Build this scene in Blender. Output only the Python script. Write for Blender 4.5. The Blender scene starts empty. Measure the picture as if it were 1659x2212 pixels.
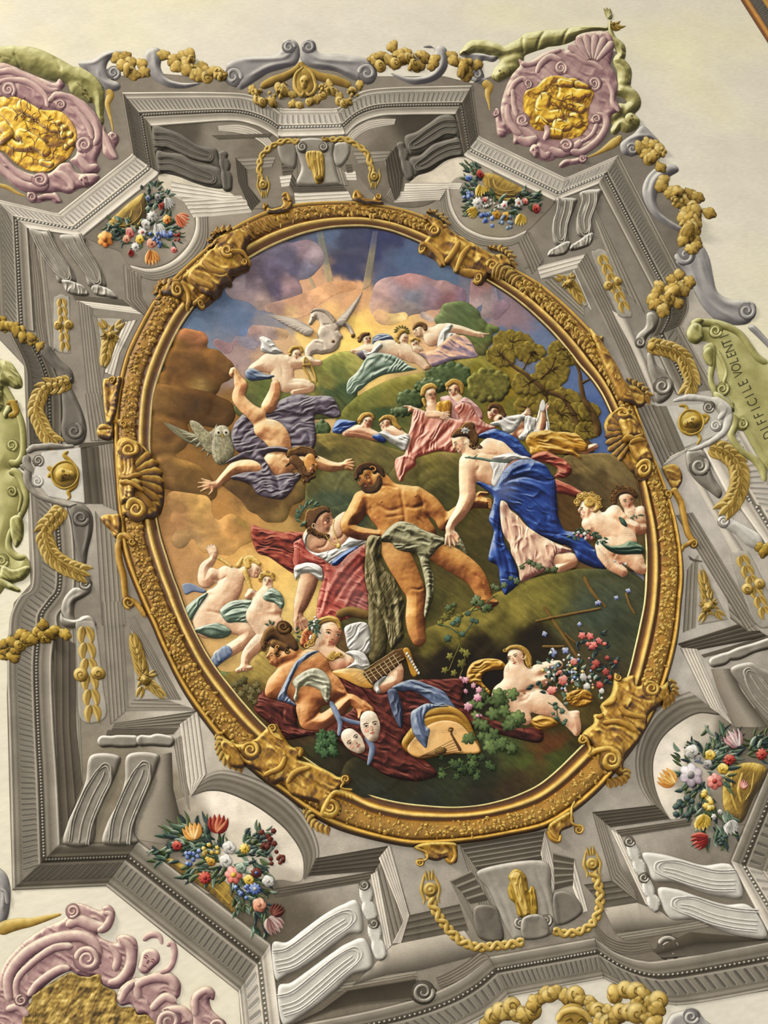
import bpy, math, random
import numpy as np
from mathutils import Matrix, Vector
sc = bpy.context.scene
# ---------------------------------------------------------------- camera
W_, H_, F_ = 1659.0, 2212.0, 1661.0
CEIL, EYE = 7.0, 1.6
d1 = np.array([-760.0, 3250.0, -F_]); d1 /= np.linalg.norm(d1)
d2 = np.array([12700.0, 2120.0, -F_]); d2 -= d1*d2.dot(d1); d2 /= np.linalg.norm(d2)
RX, RY = -d2, d1
RZ = np.cross(RX, RY)
R3 = np.array([RX, RY, RZ])                      # camera axes -> world
cam = bpy.data.cameras.new('camera'); co = bpy.data.objects.new('camera', cam)
sc.collection.objects.link(co); sc.camera = co
cam.sensor_fit = 'VERTICAL'; cam.sensor_height = 36.0; cam.lens = F_/H_*36.0
m = Matrix([list(R3[0])+[0], list(R3[1])+[0], list(R3[2])+[EYE], [0, 0, 0, 1]])
co.matrix_world = m
# ---------------------------------------------------------------- light
w = bpy.data.worlds.new('room_light'); sc.world = w; w.use_nodes = True
w.node_tree.nodes['Background'].inputs[0].default_value = (1.0, 0.985, 0.955, 1)
w.node_tree.nodes['Background'].inputs[1].default_value = 0.61
def lamp(name, loc, size, power, col, aim=(0, 1.5, CEIL)):
    l = bpy.data.lights.new(name, 'AREA'); l.shape = 'RECTANGLE'; l.size = size[0]; l.size_y = size[1]
    l.energy = power; l.color = col
    o = bpy.data.objects.new(name, l); sc.collection.objects.link(o); o.location = loc
    o.rotation_euler = (Vector(aim)-Vector(loc)).to_track_quat('-Z', 'Y').to_euler()
lamp('relief_side_fill', (17.0, 20.0, -4.0), (6.0, 6.0), 5200, (1.0, 0.95, 0.87), (0.5, 2.5, CEIL))  # added far side lamp that shades the relief; no window is modelled
lamp('ceiling_fill', (0.0, 1.0, -1.0), (7, 7), 210, (1.0, 0.97, 0.93), (0.5, 1.0, CEIL))  # added wide fill from below for even brightness, not a fixture of the room
sc.view_settings.view_transform = 'Standard'; sc.view_settings.look = 'None'
sc.view_settings.gamma = 1.0; sc.view_settings.exposure = 0.0; sc.view_settings.use_curve_mapping = False
# ---------------------------------------------------------------- helpers
PX = 0.0033                                       # one photo pixel on the ceiling, in metres
random.seed(7); rng = np.random.RandomState(7)
def to_world(px, py, h):                          # photo position on the plane hanging h pixels under the ceiling
    px = np.asarray(px, float); py = np.asarray(py, float)
    d = np.stack([px-W_/2, -(py-H_/2), np.full(px.shape, -F_)], -1) @ R3.T
    t = (CEIL-h*PX-EYE)/d[..., 2]
    return d[..., 0]*t, d[..., 1]*t
VX, VY, VS = 0.0, 0.0, 1.0
def V(x=0, y=0, s=3.318):                         # drawing frame: sheet origin and scale
    global VX, VY, VS
    VX, VY, VS = x, y, s
def T(p):
    p = np.atleast_2d(np.asarray(p, float))
    return np.column_stack([VX+p[:, 0]/VS, VY+p[:, 1]/VS])
def P(s):                                         # "x,y x,y ..." -> array
    if isinstance(s, str):
        return np.array([[float(a) for a in q.split(',')] for q in s.split()])
    return np.asarray(s, float)
def lin(c):
    if isinstance(c, str):
        c = c.lstrip('#')
        if len(c) == 3: c = ''.join(k*2 for k in c)
        c = [int(c[i:i+2], 16)/255 for i in (0, 2, 4)]
    c = np.asarray(c, float)
    return np.where(c <= .04045, c/12.92, ((c+.055)/1.055)**2.4)
def RMP(s): return np.array([lin(c) for c in s.split()])
PAL = dict(
 stone=RMP('352f26 575044 7f776a b1a999 ece6d8'), dstone=RMP('38332c 4c463d 655e53 817a6e a59e91'),
 lstone=RMP('5d564b 938c80 bfb9ac e2ddd1 f9f6ec'), mauve=RMP('464144 67625f 8b8683 b2ada4 dad5c8'),
 gold=RMP('3f2e0c 765a20 a3833a c9aa5a e8d08a'), dgold=RMP('3c2c0c 6b5119 967627 bc9c40 dcc272'),
 frame=RMP('341c06 64400e 93671c b98c30 e6c768'), frame2=RMP('2c1704 553409 835914 a87d27 d8b552'),
 medal=RMP('724408 a8780f d9a823 f6d24a fdf0a4'), pink=RMP('593c42 835f63 a6847f cbaca0 f0dfc6'),
 olive=RMP('3f3a1c 6a6235 968d54 bcb479 e8e3b0'), oliv2=RMP('3e3a1a 68622f 938c52 b9b378 dcd8a4'),
 man=RMP('3c1c0c 7c451e b27638 d09a54 e8c482'), lady=RMP('7d4a30 bb8460 dab18a ebcda8 f9e8cd'),
 fair=RMP('9a6a4c c99c78 e0bd98 ecd1ae f8e8c9'), dusk=RMP('4a2614 8c5228 b87a45 d19a62 e6bb86'),
 faint=RMP('a87c5c caa684 dcc09c e6d1ae f1e3c4'), hair=RMP('1f120a 3a2412 583a1c 78542a a07a40'),
 blond=RMP('5c3d18 8f6a2c b8903f d4b264 ecd38e'), purple=RMP('2c2228 473a42 655a64 827a80 a39c9c'),
 blue=RMP('14204a 223672 33508f 5878b0 9aaed0'), red=RMP('451510 6e2a1d 964236 b3604a d09070'),
 rose=RMP('7a3e2c a9644c cb8a6c e0ac8c f2ccae'), wine=RMP('1f0a08 38140f 54211a 6e3327 8c5244'),
 white=RMP('6e6a60 9b978c bfbab0 dedacf f5f2ea'), ochre=RMP('5a3608 8c5c14 b58328 d0a346 e6c678'),
 green=RMP('1c2614 34421f 52603a 75805a a0a884'), leafg=RMP('16241c 2b4030 47604a 6a8268 9cae90'),
 grass=RMP('27220c 453f1a 686228 8c883e b0aa62'), cloth=RMP('5d5a44 85826a a5a288 c2bfa4 dcd9c0'),
 hide=RMP('1e1a0e 3c3419 5f5430 8c8058 b6aa80'), bluegr=RMP('2c3446 46526a 66728a 8c96a4 b4bcc0'),
 brown=RMP('1e1306 3a260e 5c421c 80622c a58648'), horse=RMP('7a6a58 a39280 c2b09c d8c8b0 ece0c8'),
 ruby=RMP('3a0c0c 6e1a18 a03028 c4584a e09078'), coral=RMP('6e2420 a84a40 cf7466 e69c8c f6cabc'),
 yell=RMP('6a4c10 a88224 d0ac40 e8cc68 f8ecac'), bflow=RMP('20294c 384a80 5a70aa 8498c8 c0cce6'),
 leadb=RMP('14181a 202a2c 30403e 4a5c56 70806e'), sage=RMP('3c4a3c 5f705c 849480 a8b6a0 d0d8c4'),
)
def ramp(pal, v):
    p = PAL[pal] if isinstance(pal, str) else pal
    v = np.clip(v, 0, 1)*(len(p)-1); i = np.minimum(v.astype(int), len(p)-2); f = (v-i)[..., None]
    return p[i]*(1-f)+p[i+1]*f
_lat = rng.rand(256, 256)
def vnoise(x, y):
    xi = np.floor(x).astype(int); yi = np.floor(y).astype(int); fx = x-xi; fy = y-yi
    fx = fx*fx*(3-2*fx); fy = fy*fy*(3-2*fy); g = lambda a, b: _lat[a & 255, b & 255]
    return (g(xi, yi)*(1-fx)+g(xi+1, yi)*fx)*(1-fy)+(g(xi, yi+1)*(1-fx)+g(xi+1, yi+1)*fx)*fy
def fbm(x, y, o=4):
    s = 0; a = .5
    for k in range(o): s = s+a*vnoise(x*2**k+17*k, y*2**k+31*k); a *= .5
    return s                                      # about 0..0.94
def spline(p, closed=False, step=3.0):            # Catmull-Rom through points given in photo pixels
    p = np.asarray(p, float); n = len(p); out = []
    if n == 2 and not closed:
        k = max(2, int(np.hypot(*(p[1]-p[0])[:2])/step)); t = np.linspace(0, 1, k)[:, None]
        return p[0]*(1-t)+p[1]*t
    for i in range(n if closed else n-1):
        a = p[(i-1) % n] if (closed or i > 0) else 2*p[0]-p[1]
        b = p[i]; c = p[(i+1) % n]
        d = p[(i+2) % n] if (closed or i+2 < n) else 2*p[-1]-p[-2]
        k = max(2, int(np.hypot(*(c-b)[:2])/step)+1); t = np.linspace(0, 1, k, endpoint=False)[:, None]
        out.append(.5*((2*b)+(c-a)*t+(2*a-5*b+4*c-d)*t*t+(3*b-a-3*c+d)*t**3))
    if not closed: out.append(p[-1:])
    return np.vstack(out)
def dense(p, step=3.0):                           # straight segments, resampled
    p = np.asarray(p, float); out = []
    for a, b in zip(p[:-1], p[1:]):
        k = max(1, int(np.hypot(*(b-a)[:2])/step)); t = np.linspace(0, 1, k, endpoint=False)[:, None]
        out.append(a*(1-t)+b*t)
    out.append(p[-1:]); return np.vstack(out)
# height map of what is already on the ceiling (2 px lattice)
MG = 260; HC = 2
HM = np.zeros((int((H_+2*MG)/HC), int((W_+2*MG)/HC)), np.float32)
def base_h(x, y, rad=2):
    ix = np.clip(((x+MG)/HC).round().astype(int), 0, HM.shape[1]-1); iy = np.clip(((y+MG)/HC).round().astype(int), 0, HM.shape[0]-1)
    x0, x1, y0, y1 = ix.min(), ix.max()+1, iy.min(), iy.max()+1; q = rad*2+1
    c = HM[max(0, y0-q):y1+q, max(0, x0-q):x1+q]; oy, ox = max(0, y0-q), max(0, x0-q)
    d = c.copy()
    for a in range(rad):
        e = d.copy(); e[1:] = np.maximum(e[1:], d[:-1]); e[:-1] = np.maximum(e[:-1], d[1:])
        g = e.copy(); g[:, 1:] = np.maximum(g[:, 1:], e[:, :-1]); g[:, :-1] = np.maximum(g[:, :-1], e[:, 1:]); d = g
    for a in range(rad):
        for ax in (0, 1):
            e = np.pad(d, [(1, 1) if k == ax else (0, 0) for k in (0, 1)], mode='edge')
            d = (e[2:]+e[1:-1]*2+e[:-2])/4 if ax == 0 else (e[:, 2:]+e[:, 1:-1]*2+e[:, :-2])/4
    return d[iy-oy, ix-ox]
def put_h(x, y, h):
    ix = ((x+MG)/HC).round().astype(int); iy = ((y+MG)/HC).round().astype(int)
    ok = (ix >= 0) & (ix < HM.shape[1]) & (iy >= 0) & (iy < HM.shape[0])
    np.maximum.at(HM, (iy[ok], ix[ok]), h[ok].astype(np.float32))
# ---------------------------------------------------------------- materials
def fresco_mat(name, rough=.75, spec=.2, metal=0.0, grain=.10, scale=9.0, bump=.0):
    m = bpy.data.materials.new(name); m.use_nodes = True; nt = m.node_tree; N = nt.nodes; L = nt.links
    b = N['Principled BSDF']; at = N.new('ShaderNodeAttribute'); at.attribute_name = 'pigment'
    tc = N.new('ShaderNodeTexCoord')
    n1 = N.new('ShaderNodeTexNoise'); n1.inputs['Scale'].default_value = scale; n1.inputs['Detail'].default_value = 9; n1.inputs['Roughness'].default_value = .68
    mp = N.new('ShaderNodeMapping'); mp.inputs['Scale'].default_value = (1, 2.6, 1); mp.inputs['Rotation'].default_value = (0, 0, .6)
    n2 = N.new('ShaderNodeTexNoise'); n2.inputs['Scale'].default_value = scale*7; n2.inputs['Detail'].default_value = 4
    L.new(tc.outputs['Object'], n1.inputs['Vector']); L.new(tc.outputs['Object'], mp.inputs['Vector']); L.new(mp.outputs[0], n2.inputs['Vector'])
    r1 = N.new('ShaderNodeMapRange'); r1.inputs[1].default_value = .3; r1.inputs[2].default_value = .7; r1.inputs[3].default_value = 1-grain; r1.inputs[4].default_value = 1+grain
    r2 = N.new('ShaderNodeMapRange'); r2.inputs[1].default_value = .3; r2.inputs[2].default_value = .7; r2.inputs[3].default_value = 1-grain*.9; r2.inputs[4].default_value = 1+grain*.9
    L.new(n1.outputs[0], r1.inputs[0]); L.new(n2.outputs[0], r2.inputs[0])
    mu = N.new('ShaderNodeMath'); mu.operation = 'MULTIPLY'; L.new(r1.outputs[0], mu.inputs[0]); L.new(r2.outputs[0], mu.inputs[1])
    vm = N.new('ShaderNodeVectorMath'); vm.operation = 'SCALE'; L.new(at.outputs['Color'], vm.inputs[0]); L.new(mu.outputs[0], vm.inputs['Scale'])
    L.new(vm.outputs[0], b.inputs['Base Color'])
    b.inputs['Roughness'].default_value = rough; b.inputs['Specular IOR Level'].default_value = spec; b.inputs['Metallic'].default_value = metal
    if bump:
        bp = N.new('ShaderNodeBump'); bp.inputs['Strength'].default_value = bump; bp.inputs['Distance'].default_value = .01
        L.new(n2.outputs[0], bp.inputs['Height']); L.new(bp.outputs[0], b.inputs['Normal'])
    return m
MAT = dict(fresco=fresco_mat('painted_fresco'), gilt=fresco_mat('gilded_stucco', .5, .35, 0, .2, 14, .25),
           plaster=fresco_mat('lime_plaster', .9, .1, 0, .055, 2.2), stucco=fresco_mat('painted_stucco', .8, .15, 0, .06, 6),
           paint=fresco_mat('oil_fresco', .7, .2, 0, .13, 10))
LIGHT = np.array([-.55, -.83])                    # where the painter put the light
CUR = dict(parent=None, mat='fresco')
def mesh(name, verts, faces, cols, parent=None, mat=None, smooth=True):
    me = bpy.data.meshes.new(name)
    faces = np.asarray(faces)
    nv = len(verts); k = faces.shape[1]; nf = len(faces)
    me.vertices.add(nv); me.vertices.foreach_set('co', np.asarray(verts, np.float32).ravel())
    me.loops.add(nf*k); me.loops.foreach_set('vertex_index', faces.astype(np.int32).ravel())
    me.polygons.add(nf); me.polygons.foreach_set('loop_start', np.arange(0, nf*k, k, dtype=np.int32))
    me.polygons.foreach_set('use_smooth', np.full(nf, smooth))
    me.update(calc_edges=True)
    a = me.color_attributes.new('pigment', 'FLOAT_COLOR', 'POINT')
    if len(me.vertices) == nv:
        a.data.foreach_set('color', np.column_stack([np.clip(cols, 0, 1), np.ones(nv)]).astype(np.float32).ravel())
    me.materials.append(MAT[mat or CUR['mat']])
    o = bpy.data.objects.new(name, me); sc.collection.objects.link(o)
    parent = parent if parent is not None else CUR['parent']
    if parent is not None: o.parent = parent; o.matrix_parent_inverse = Matrix.Translation(-parent.location)
    return o
def tag(o, label=None, cat=None, group=None, kind=None):
    if label: o['label'] = label
    if cat: o['category'] = cat
    if group: o['group'] = group
    if kind: o['kind'] = kind
    return o
def thing(name, label, cat, at, group=None, mat='fresco', kind=None):     # Empty at the thing's base; following shapes become its parts
    o = bpy.data.objects.new(name, None); sc.collection.objects.link(o)
    q = T(P(at))[0]; x, y = to_world(q[0], q[1], 0); o.location = (x, y, CEIL); o.empty_display_size = .05
    tag(o, label, cat, group, kind); CUR['parent'] = o; CUR['mat'] = mat
    return o
def done(): CUR['parent'] = None
# -------- signed distance pieces, all in photo pixels
def sd_poly(X, Y, p):
    d = np.full(X.shape, 1e9); ins = np.zeros(X.shape, bool); q = np.roll(p, -1, 0)
    for (ax, ay), (bx, by) in zip(p, q):
        ex, ey = bx-ax, by-ay; l = ex*ex+ey*ey
        if l < 1e-9: continue
        wx, wy = X-ax, Y-ay; t = np.clip((wx*ex+wy*ey)/l, 0, 1)
        d = np.minimum(d, (wx-ex*t)**2+(wy-ey*t)**2)
        if abs(ey) > 1e-9: ins ^= ((ay > Y) != (by > Y)) & (X < ex*(Y-ay)/ey+ax)
    d = np.sqrt(d); return np.where(ins, -d, d)
def sd_chain(X, Y, c):
    d = None
    for a, b in (zip(c[:-1], c[1:]) if len(c) > 1 else [(c[0], c[0])]):
        ex, ey = b[0]-a[0], b[1]-a[1]; l = ex*ex+ey*ey+1e-9
        t = np.clip(((X-a[0])*ex+(Y-a[1])*ey)/l, 0, 1)
        q = np.hypot(X-a[0]-ex*t, Y-a[1]-ey*t)-(a[2]+(b[2]-a[2])*t)
        d = q if d is None else np.minimum(d, q)
    return d
def sd_line(X, Y, c):                             # unsigned distance to an open polyline, with the position along it
    d = np.full(X.shape, 1e9); s = np.zeros(X.shape); n = len(c)-1
    for i, (a, b) in enumerate(zip(c[:-1], c[1:])):
        ex, ey = b[0]-a[0], b[1]-a[1]; l = ex*ex+ey*ey+1e-9
        t = np.clip(((X-a[0])*ex+(Y-a[1])*ey)/l, 0, 1); q = (X-a[0]-ex*t)**2+(Y-a[1]-ey*t)**2
        m_ = q < d; d = np.where(m_, q, d); s = np.where(m_, (i+t)/n, s)
    return np.sqrt(d), s
def smin(a, b, k):
    if k <= 0: return np.minimum(a, b)
    h = np.clip(.5+.5*(b-a)/k, 0, 1); return b*(1-h)+a*h-k*h*(1-h)
def area(name, prims, pal='stone', h=3, r=14, k=3, cell=2, v0=.55, gain=.55, folds=None, bumps=None, tones=None, warp=0,
         cut=None, thick=.6, edge=.45, ew=1.6, L=None, parent=None, mat=None, nz=.05, hatch=0, grad=None, fn=None, rip=None, mus=0, straight=False, rad=2, spots=None):
    """one relief: union of closed outlines ('x,y ...') and tapering chains ([(x,y,r)...]) with painted modelling"""
    if isinstance(prims, (str, np.ndarray)) or (prims and isinstance(prims[0], tuple)): prims = [prims]
    S = []; bb = []
    for q in prims:
        if isinstance(q, str) or (isinstance(q, np.ndarray) and q.shape[1] == 2):
            p = T(P(q)); p = p if straight else spline(p, True, 4); S.append(('p', p)); bb.append((p.min(0)-2, p.max(0)+2))
        else:
            c = np.asarray(q, float); c = np.column_stack([T(c[:, :2]), c[:, 2]/VS])
            if len(c) > 2: c = spline(c, False, 5)
            S.append(('c', c)); rm = c[:, 2:3]; bb.append(((c[:, :2]-rm).min(0)-2, (c[:, :2]+rm).max(0)+2))
    lo = np.min([b[0] for b in bb], 0); hi = np.max([b[1] for b in bb], 0)
    lo = np.maximum(lo, -MG+20); hi = np.minimum(hi, [W_+MG-20, H_+MG-20])
    x0, y0 = np.floor(lo/4)*4-4, None
    x0, y0 = np.floor(lo/4)*4-4
    xs = np.arange(x0, hi[0]+4, cell); ys = np.arange(y0, hi[1]+4, cell); X, Y = np.meshgrid(xs, ys)
    D = None
    for t, g in S:
        d = sd_poly(X, Y, g) if t == 'p' else sd_chain(X, Y, g)
        D = d if D is None else smin(D, d, k)
    for q in (cut or []):
        if isinstance(q, str): D = np.maximum(D, -sd_poly(X, Y, T(P(q)) if straight else spline(T(P(q)), True, 4)))
        else: c = np.asarray(q, float); D = np.maximum(D, -sd_chain(X, Y, np.column_stack([T(c[:, :2]), c[:, 2]/VS])))
    if (mat or CUR['mat']) == 'paint': D = np.maximum(D, clipr(X, Y))
    gy, gx = np.gradient(D, cell); ins = D < 0
    cm = ins[:-1, :-1] | ins[1:, :-1] | ins[:-1, 1:] | ins[1:, 1:]
    use = np.zeros(D.shape, bool); use[:-1, :-1] |= cm; use[1:, :-1] |= cm; use[:-1, 1:] |= cm; use[1:, 1:] |= cm
    gl = np.maximum(np.hypot(gx, gy), .3); mv = np.clip(np.where(D > 0, D, 0), 0, cell*1.5)
    VXs = X-gx/gl*mv; VYs = Y-gy/gl*mv
    rr = r/VS*1.0 if VS != 1 else r
    t = np.clip(-D/max(rr, .5), 0, 1); own = h*np.clip(1-(1-t)**2, 0, 1)**.62
    mod = h*1.35*(1-(1-t)**2)
    for q in (folds or []):                       # (polyline, width, amount)
        pl, wd, am = q; pl = spline(T(P(pl)), False, 6); d, s = sd_line(X, Y, pl)
        wd_ = wd/VS; tp = np.clip(np.minimum(s, 1-s)*5+.25, 0, 1); mod = mod+am*tp*np.exp(-(d/wd_)**2)
    for q in (bumps or []):                       # (x, y, radius, amount)
        bp = T([q[:2]])[0]; mod = mod+q[3]*np.exp(-((X-bp[0])**2+(Y-bp[1])**2)/(q[2]/VS)**2)
    if rip:                                       # (direction in degrees, spacing px, height px): secondary folds of cloth
        ra = math.radians(rip[0]); wx_, wy_ = (fbm(X/34, Y/34, 2)-.47)*30, (fbm(X/30+7, Y/30, 2)-.47)*30
        U_ = ((X+wx_)*math.cos(ra)+(Y+wy_)*math.sin(ra))/(rip[1]*4); V_ = (-(X+wx_)*math.sin(ra)+(Y+wy_)*math.cos(ra))/rip[1]
        mod = mod+rip[2]*(1-2*np.abs(vnoise(U_, V_)-.5)*2)*np.clip(-D/4, 0, 1)
    if mus: mod = mod+mus*(fbm(X/13, Y/13, 2)-.4)*np.clip(-D/3, 0, 1)
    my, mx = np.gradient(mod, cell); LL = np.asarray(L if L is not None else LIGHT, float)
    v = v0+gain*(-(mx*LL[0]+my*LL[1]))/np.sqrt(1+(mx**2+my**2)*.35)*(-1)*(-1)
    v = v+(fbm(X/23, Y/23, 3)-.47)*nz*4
    if hatch: v = v+hatch*(vnoise((X+Y*.6)/2.2, (Y-X*.6)/14)-.5)
    if grad is not None:                          # (x,y,dv, x,y,dv): linear change of tone
        a = T([grad[:2]])[0]; b = T([grad[3:5]])[0]; e = b-a; s = np.clip(((X-a[0])*e[0]+(Y-a[1])*e[1])/(e@e), 0, 1); v = v+grad[2]*(1-s)+grad[5]*s
    if tones is not None:
        num = np.zeros(D.shape+(3,)); den = np.zeros(D.shape)
        if warp: XX = X+warp*(fbm(X/37, Y/29, 4)-.47)*2; YY = Y+warp*(fbm(X/31+9, Y/33+5, 4)-.47)*2
        else: XX, YY = X, Y
        for q in tones:
            c = T([q[:2]])[0]; wt = 1/(((XX-c[0])**2+(YY-c[1])**2+30)**2)*(q[3] if len(q) > 3 else 1); num += wt[..., None]*lin(q[2]); den += wt
        col = num/den[..., None]; f = (v-.5)*1.3
        col = col*np.exp(np.clip(f, -1.2, .6)*1.3)[..., None]
    else: col = ramp(pal, v)
    if tones is not None: col = col**(1.16 if (mat or CUR['mat']) == 'paint' else 1.2)*np.array([1.03, .985, .93])
    for q in (spots or []):                       # (x,y,radius,colour,strength): local pigment
        c = T([q[:2]])[0]; a = np.clip(q[4]*np.exp(-((X-c[0])**2+(Y-c[1])**2)/(q[2]/VS)**2), 0, 1)[..., None]; col = col*(1-a)+lin(q[3])*a
    if fn: col, v = fn(X, Y, D, col, v)
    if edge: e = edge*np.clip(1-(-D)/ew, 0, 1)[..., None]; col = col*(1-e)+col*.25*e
    sol = own+(mod-h*1.35*(1-(1-t)**2))*.5
    bse = base_h(VXs, VYs, rad)
    bse = np.where(use, bse, 0); hr = float(np.median(bse[use]))+.5*h if use.any() else 0
    Z = bse+thick+sol*.8
    put_h(X[ins].ravel(), Y[ins].ravel(), Z[ins].ravel())
    if cell > 2:
        for ox, oy in ((2, 0), (0, 2), (2, 2)): put_h(X[ins].ravel()+ox, Y[ins].ravel()+oy, Z[ins].ravel())
    wx, wy = to_world(VXs, VYs, hr)
    idx = -np.ones(D.shape, int); n = int(use.sum()); idx[use] = np.arange(n)
    V3 = np.column_stack([wx[use], wy[use], CEIL-Z[use]*PX]); C = col[use]
    a, b, c, d = idx[:-1, :-1][cm], idx[:-1, 1:][cm], idx[1:, 1:][cm], idx[1:, :-1][cm]
    Fc = np.column_stack([a, b, c, d])
    # skirt: the boundary goes back to the ground
    em = {}
    ee = np.vstack([Fc[:, [0, 1]], Fc[:, [1, 2]], Fc[:, [2, 3]], Fc[:, [3, 0]]]); key = np.sort(ee, 1); kk = key[:, 0]*(n+1)+key[:, 1]
    u, first, cnt = np.unique(kk, return_index=True, return_counts=True); be = ee[first[cnt == 1]]
    bv = np.unique(be); remap = -np.ones(n, int); remap[bv] = n+np.arange(len(bv))
    B = V3[bv].copy(); B[:, 2] += (thick+1.0)*PX; B[:, 2] = np.minimum(B[:, 2], CEIL+.001)
    sk = np.column_stack([be[:, 1], be[:, 0], remap[be[:, 0]], remap[be[:, 1]]])
    o = mesh(name, np.vstack([V3, B]), np.vstack([Fc, sk]), np.vstack([C, C[bv]*.6]), parent, mat)
    return o
def grid_mesh(name, X, Y, Z, col, closed=(False, False), parent=None, mat=None, hr=None, smooth=True):
    """lattice of photo positions (rows along, columns across) with own heights Z above what is underneath"""
    bse = base_h(X, Y, 1); hr_ = float(np.median(bse))+.5*float(np.max(Z)); ZZ = bse+Z
    return raw_grid(name, X, Y, ZZ, col, hr_, closed, parent, mat, smooth)
def raw_grid(name, X, Y, ZZ, col, hr_, closed, parent, mat, smooth=True, upd=True):
    wx, wy = to_world(X, Y, hr_); R, C = X.shape
    V3 = np.column_stack([wx.ravel(), wy.ravel(), (CEIL-ZZ*PX).ravel()]); I = np.arange(R*C).reshape(R, C)
    I2 = np.vstack([I, I[:1]]) if closed[0] else I
    if closed[1]: I2 = np.hstack([I2, I2[:, :1]])
    F = np.column_stack([I2[:-1, :-1].ravel(), I2[:-1, 1:].ravel(), I2[1:, 1:].ravel(), I2[1:, :-1].ravel()])
    o = mesh(name, V3, F, col.reshape(-1, 3), parent, mat, smooth)
    if upd:
        put_h(X.ravel(), Y.ravel(), ZZ.ravel())
        if C > 1:
            mx_ = np.hypot(np.diff(X, axis=1), np.diff(Y, axis=1)).max() if C > 1 else 0
            k = int(min(12, mx_/2)); 
            for j in range(1, k+1):
                f = j/(k+1.); put_h((X[:, :-1]*(1-f)+X[:, 1:]*f).ravel(), (Y[:, :-1]*(1-f)+Y[:, 1:]*f).ravel(), (ZZ[:, :-1]*(1-f)+ZZ[:, 1:]*f).ravel())
    return o
def strip(name, A, B, bands, curve=False, parent=None, mat=None, hs=1.0, step=4, tint=None, closed=False):
    """moulding between two edges; bands: 't,height,colour ...' from A (t=0) to B (t=1)"""
    A, B = T(P(A)), T(P(B)); n = len(A); nn = []
    for i in range(n-1): nn.append(max(2, int(max(np.hypot(*(A[i+1]-A[i])), np.hypot(*(B[i+1]-B[i])))/step)))
    def rs(Q):
        if curve:
            out = []
            for i in range(n-1):
                a = Q[i-1] if i else 2*Q[0]-Q[1]; b, c = Q[i], Q[i+1]; d = Q[i+2] if i+2 < n else 2*Q[-1]-Q[-2]
                t = np.linspace(0, 1, nn[i], endpoint=False)[:, None]
                out.append(.5*((2*b)+(c-a)*t+(2*a-5*b+4*c-d)*t*t+(3*b-a-3*c+d)*t**3))
            return np.vstack(out+[Q[-1:]])
        return np.vstack([Q[i]*(1-t)+Q[i+1]*t for i in range(n-1) for t in [np.linspace(0, 1, nn[i], endpoint=False)[:, None]]]+[Q[-1:]])
    a, b = rs(A), rs(B)
    L_ = [q.split(',') for q in bands.split()]
    t = np.array([float(q[0]) for q in L_]); z = np.array([float(q[1]) for q in L_])*hs
    cs = np.array([lin(q[2]) for q in L_])
    t = np.concatenate([[0], t, [1]]); z = np.concatenate([[-.3], z+.35, [-.3]]); cs = np.vstack([cs[:1], cs, cs[-1:]])
    X = a[:, :1]*(1-t)+b[:, :1]*t; Y = a[:, 1:]*(1-t)+b[:, 1:]*t
    col = np.broadcast_to(cs, X.shape+(3,)).copy()
    col *= (1+.16*(fbm(X/40, Y/40, 3)-.47)*2)[..., None]
    col = col**1.22*np.array([1.02, .985, .94])
    return grid_mesh(name, X, Y, np.broadcast_to(z, X.shape).copy(), col, parent=parent, mat=mat)
def stroke(name, pts, w, pal='stone', h=1.2, v0=.55, gain=.5, taper=(1, 1), L=None, prof=None, parent=None, mat=None, curve=True, edge=.35, step=3, na=7, ends=True, col=None, ridge=0, closed=False, vend=0):
    """rounded ribbon along a line; w in sheet units, or per-point (x,y,w)"""
    p = P(pts); q = T(p[:, :2])
    if p.shape[1] == 3: wv = p[:, 2]/VS
    else:
        s_ = np.linspace(0, 1, len(p)); wv = (w/VS)*(taper[0]+(taper[1]-taper[0])*s_)
    q = np.column_stack([q, wv]); q = spline(q, closed, step) if curve else dense(q, step)
    if closed: q = np.vstack([q, q[:1]])
    d = np.gradient(q[:, :2], axis=0); d /= np.maximum(np.hypot(d[:, 0], d[:, 1]), 1e-6)[:, None]; nrm = np.column_stack([-d[:, 1], d[:, 0]])
    u = np.linspace(-1, 1, na); hw = np.maximum(q[:, 2]/2, .05)
    if ends and not closed:
        s = np.concatenate([[0], np.cumsum(np.hypot(np.diff(q[:, 0]), np.diff(q[:, 1])))]); tl = s[-1]
        e0 = np.clip(s/np.maximum(hw[0]*1.2, .8), 0, 1); e1 = np.clip((tl-s)/np.maximum(hw[-1]*1.2, .8), 0, 1)
        hw = hw*np.sqrt(np.clip(1-(1-e0)**2, .01, 1))*np.sqrt(np.clip(1-(1-e1)**2, .01, 1))
    X = q[:, :1]+nrm[:, :1]*hw[:, None]*u; Y = q[:, 1:2]+nrm[:, 1:2]*hw[:, None]*u
    LL = LIGHT if L is None else np.asarray(L, float)
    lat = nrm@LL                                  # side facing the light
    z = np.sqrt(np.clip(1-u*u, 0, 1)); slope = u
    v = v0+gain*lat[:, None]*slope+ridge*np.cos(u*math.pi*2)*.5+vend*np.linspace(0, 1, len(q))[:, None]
    v = v+(vnoise(X/9, Y/9)-.5)*.12
    C = ramp(pal, v) if col is None else np.broadcast_to(lin(col), X.shape+(3,))*(.9+.2*vnoise(X/7, Y/7))[..., None]
    if edge and na > 3: C = C.copy(); C[:, 0] *= 1-edge; C[:, -1] *= 1-edge
    Z = h*z*np.minimum(1, hw/max(hw.max(), .1))[:, None]+.3; Z[:, 0] = -.4; Z[:, -1] = -.4
    return grid_mesh(name, X, Y, Z, C, parent=parent, mat=mat)
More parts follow.
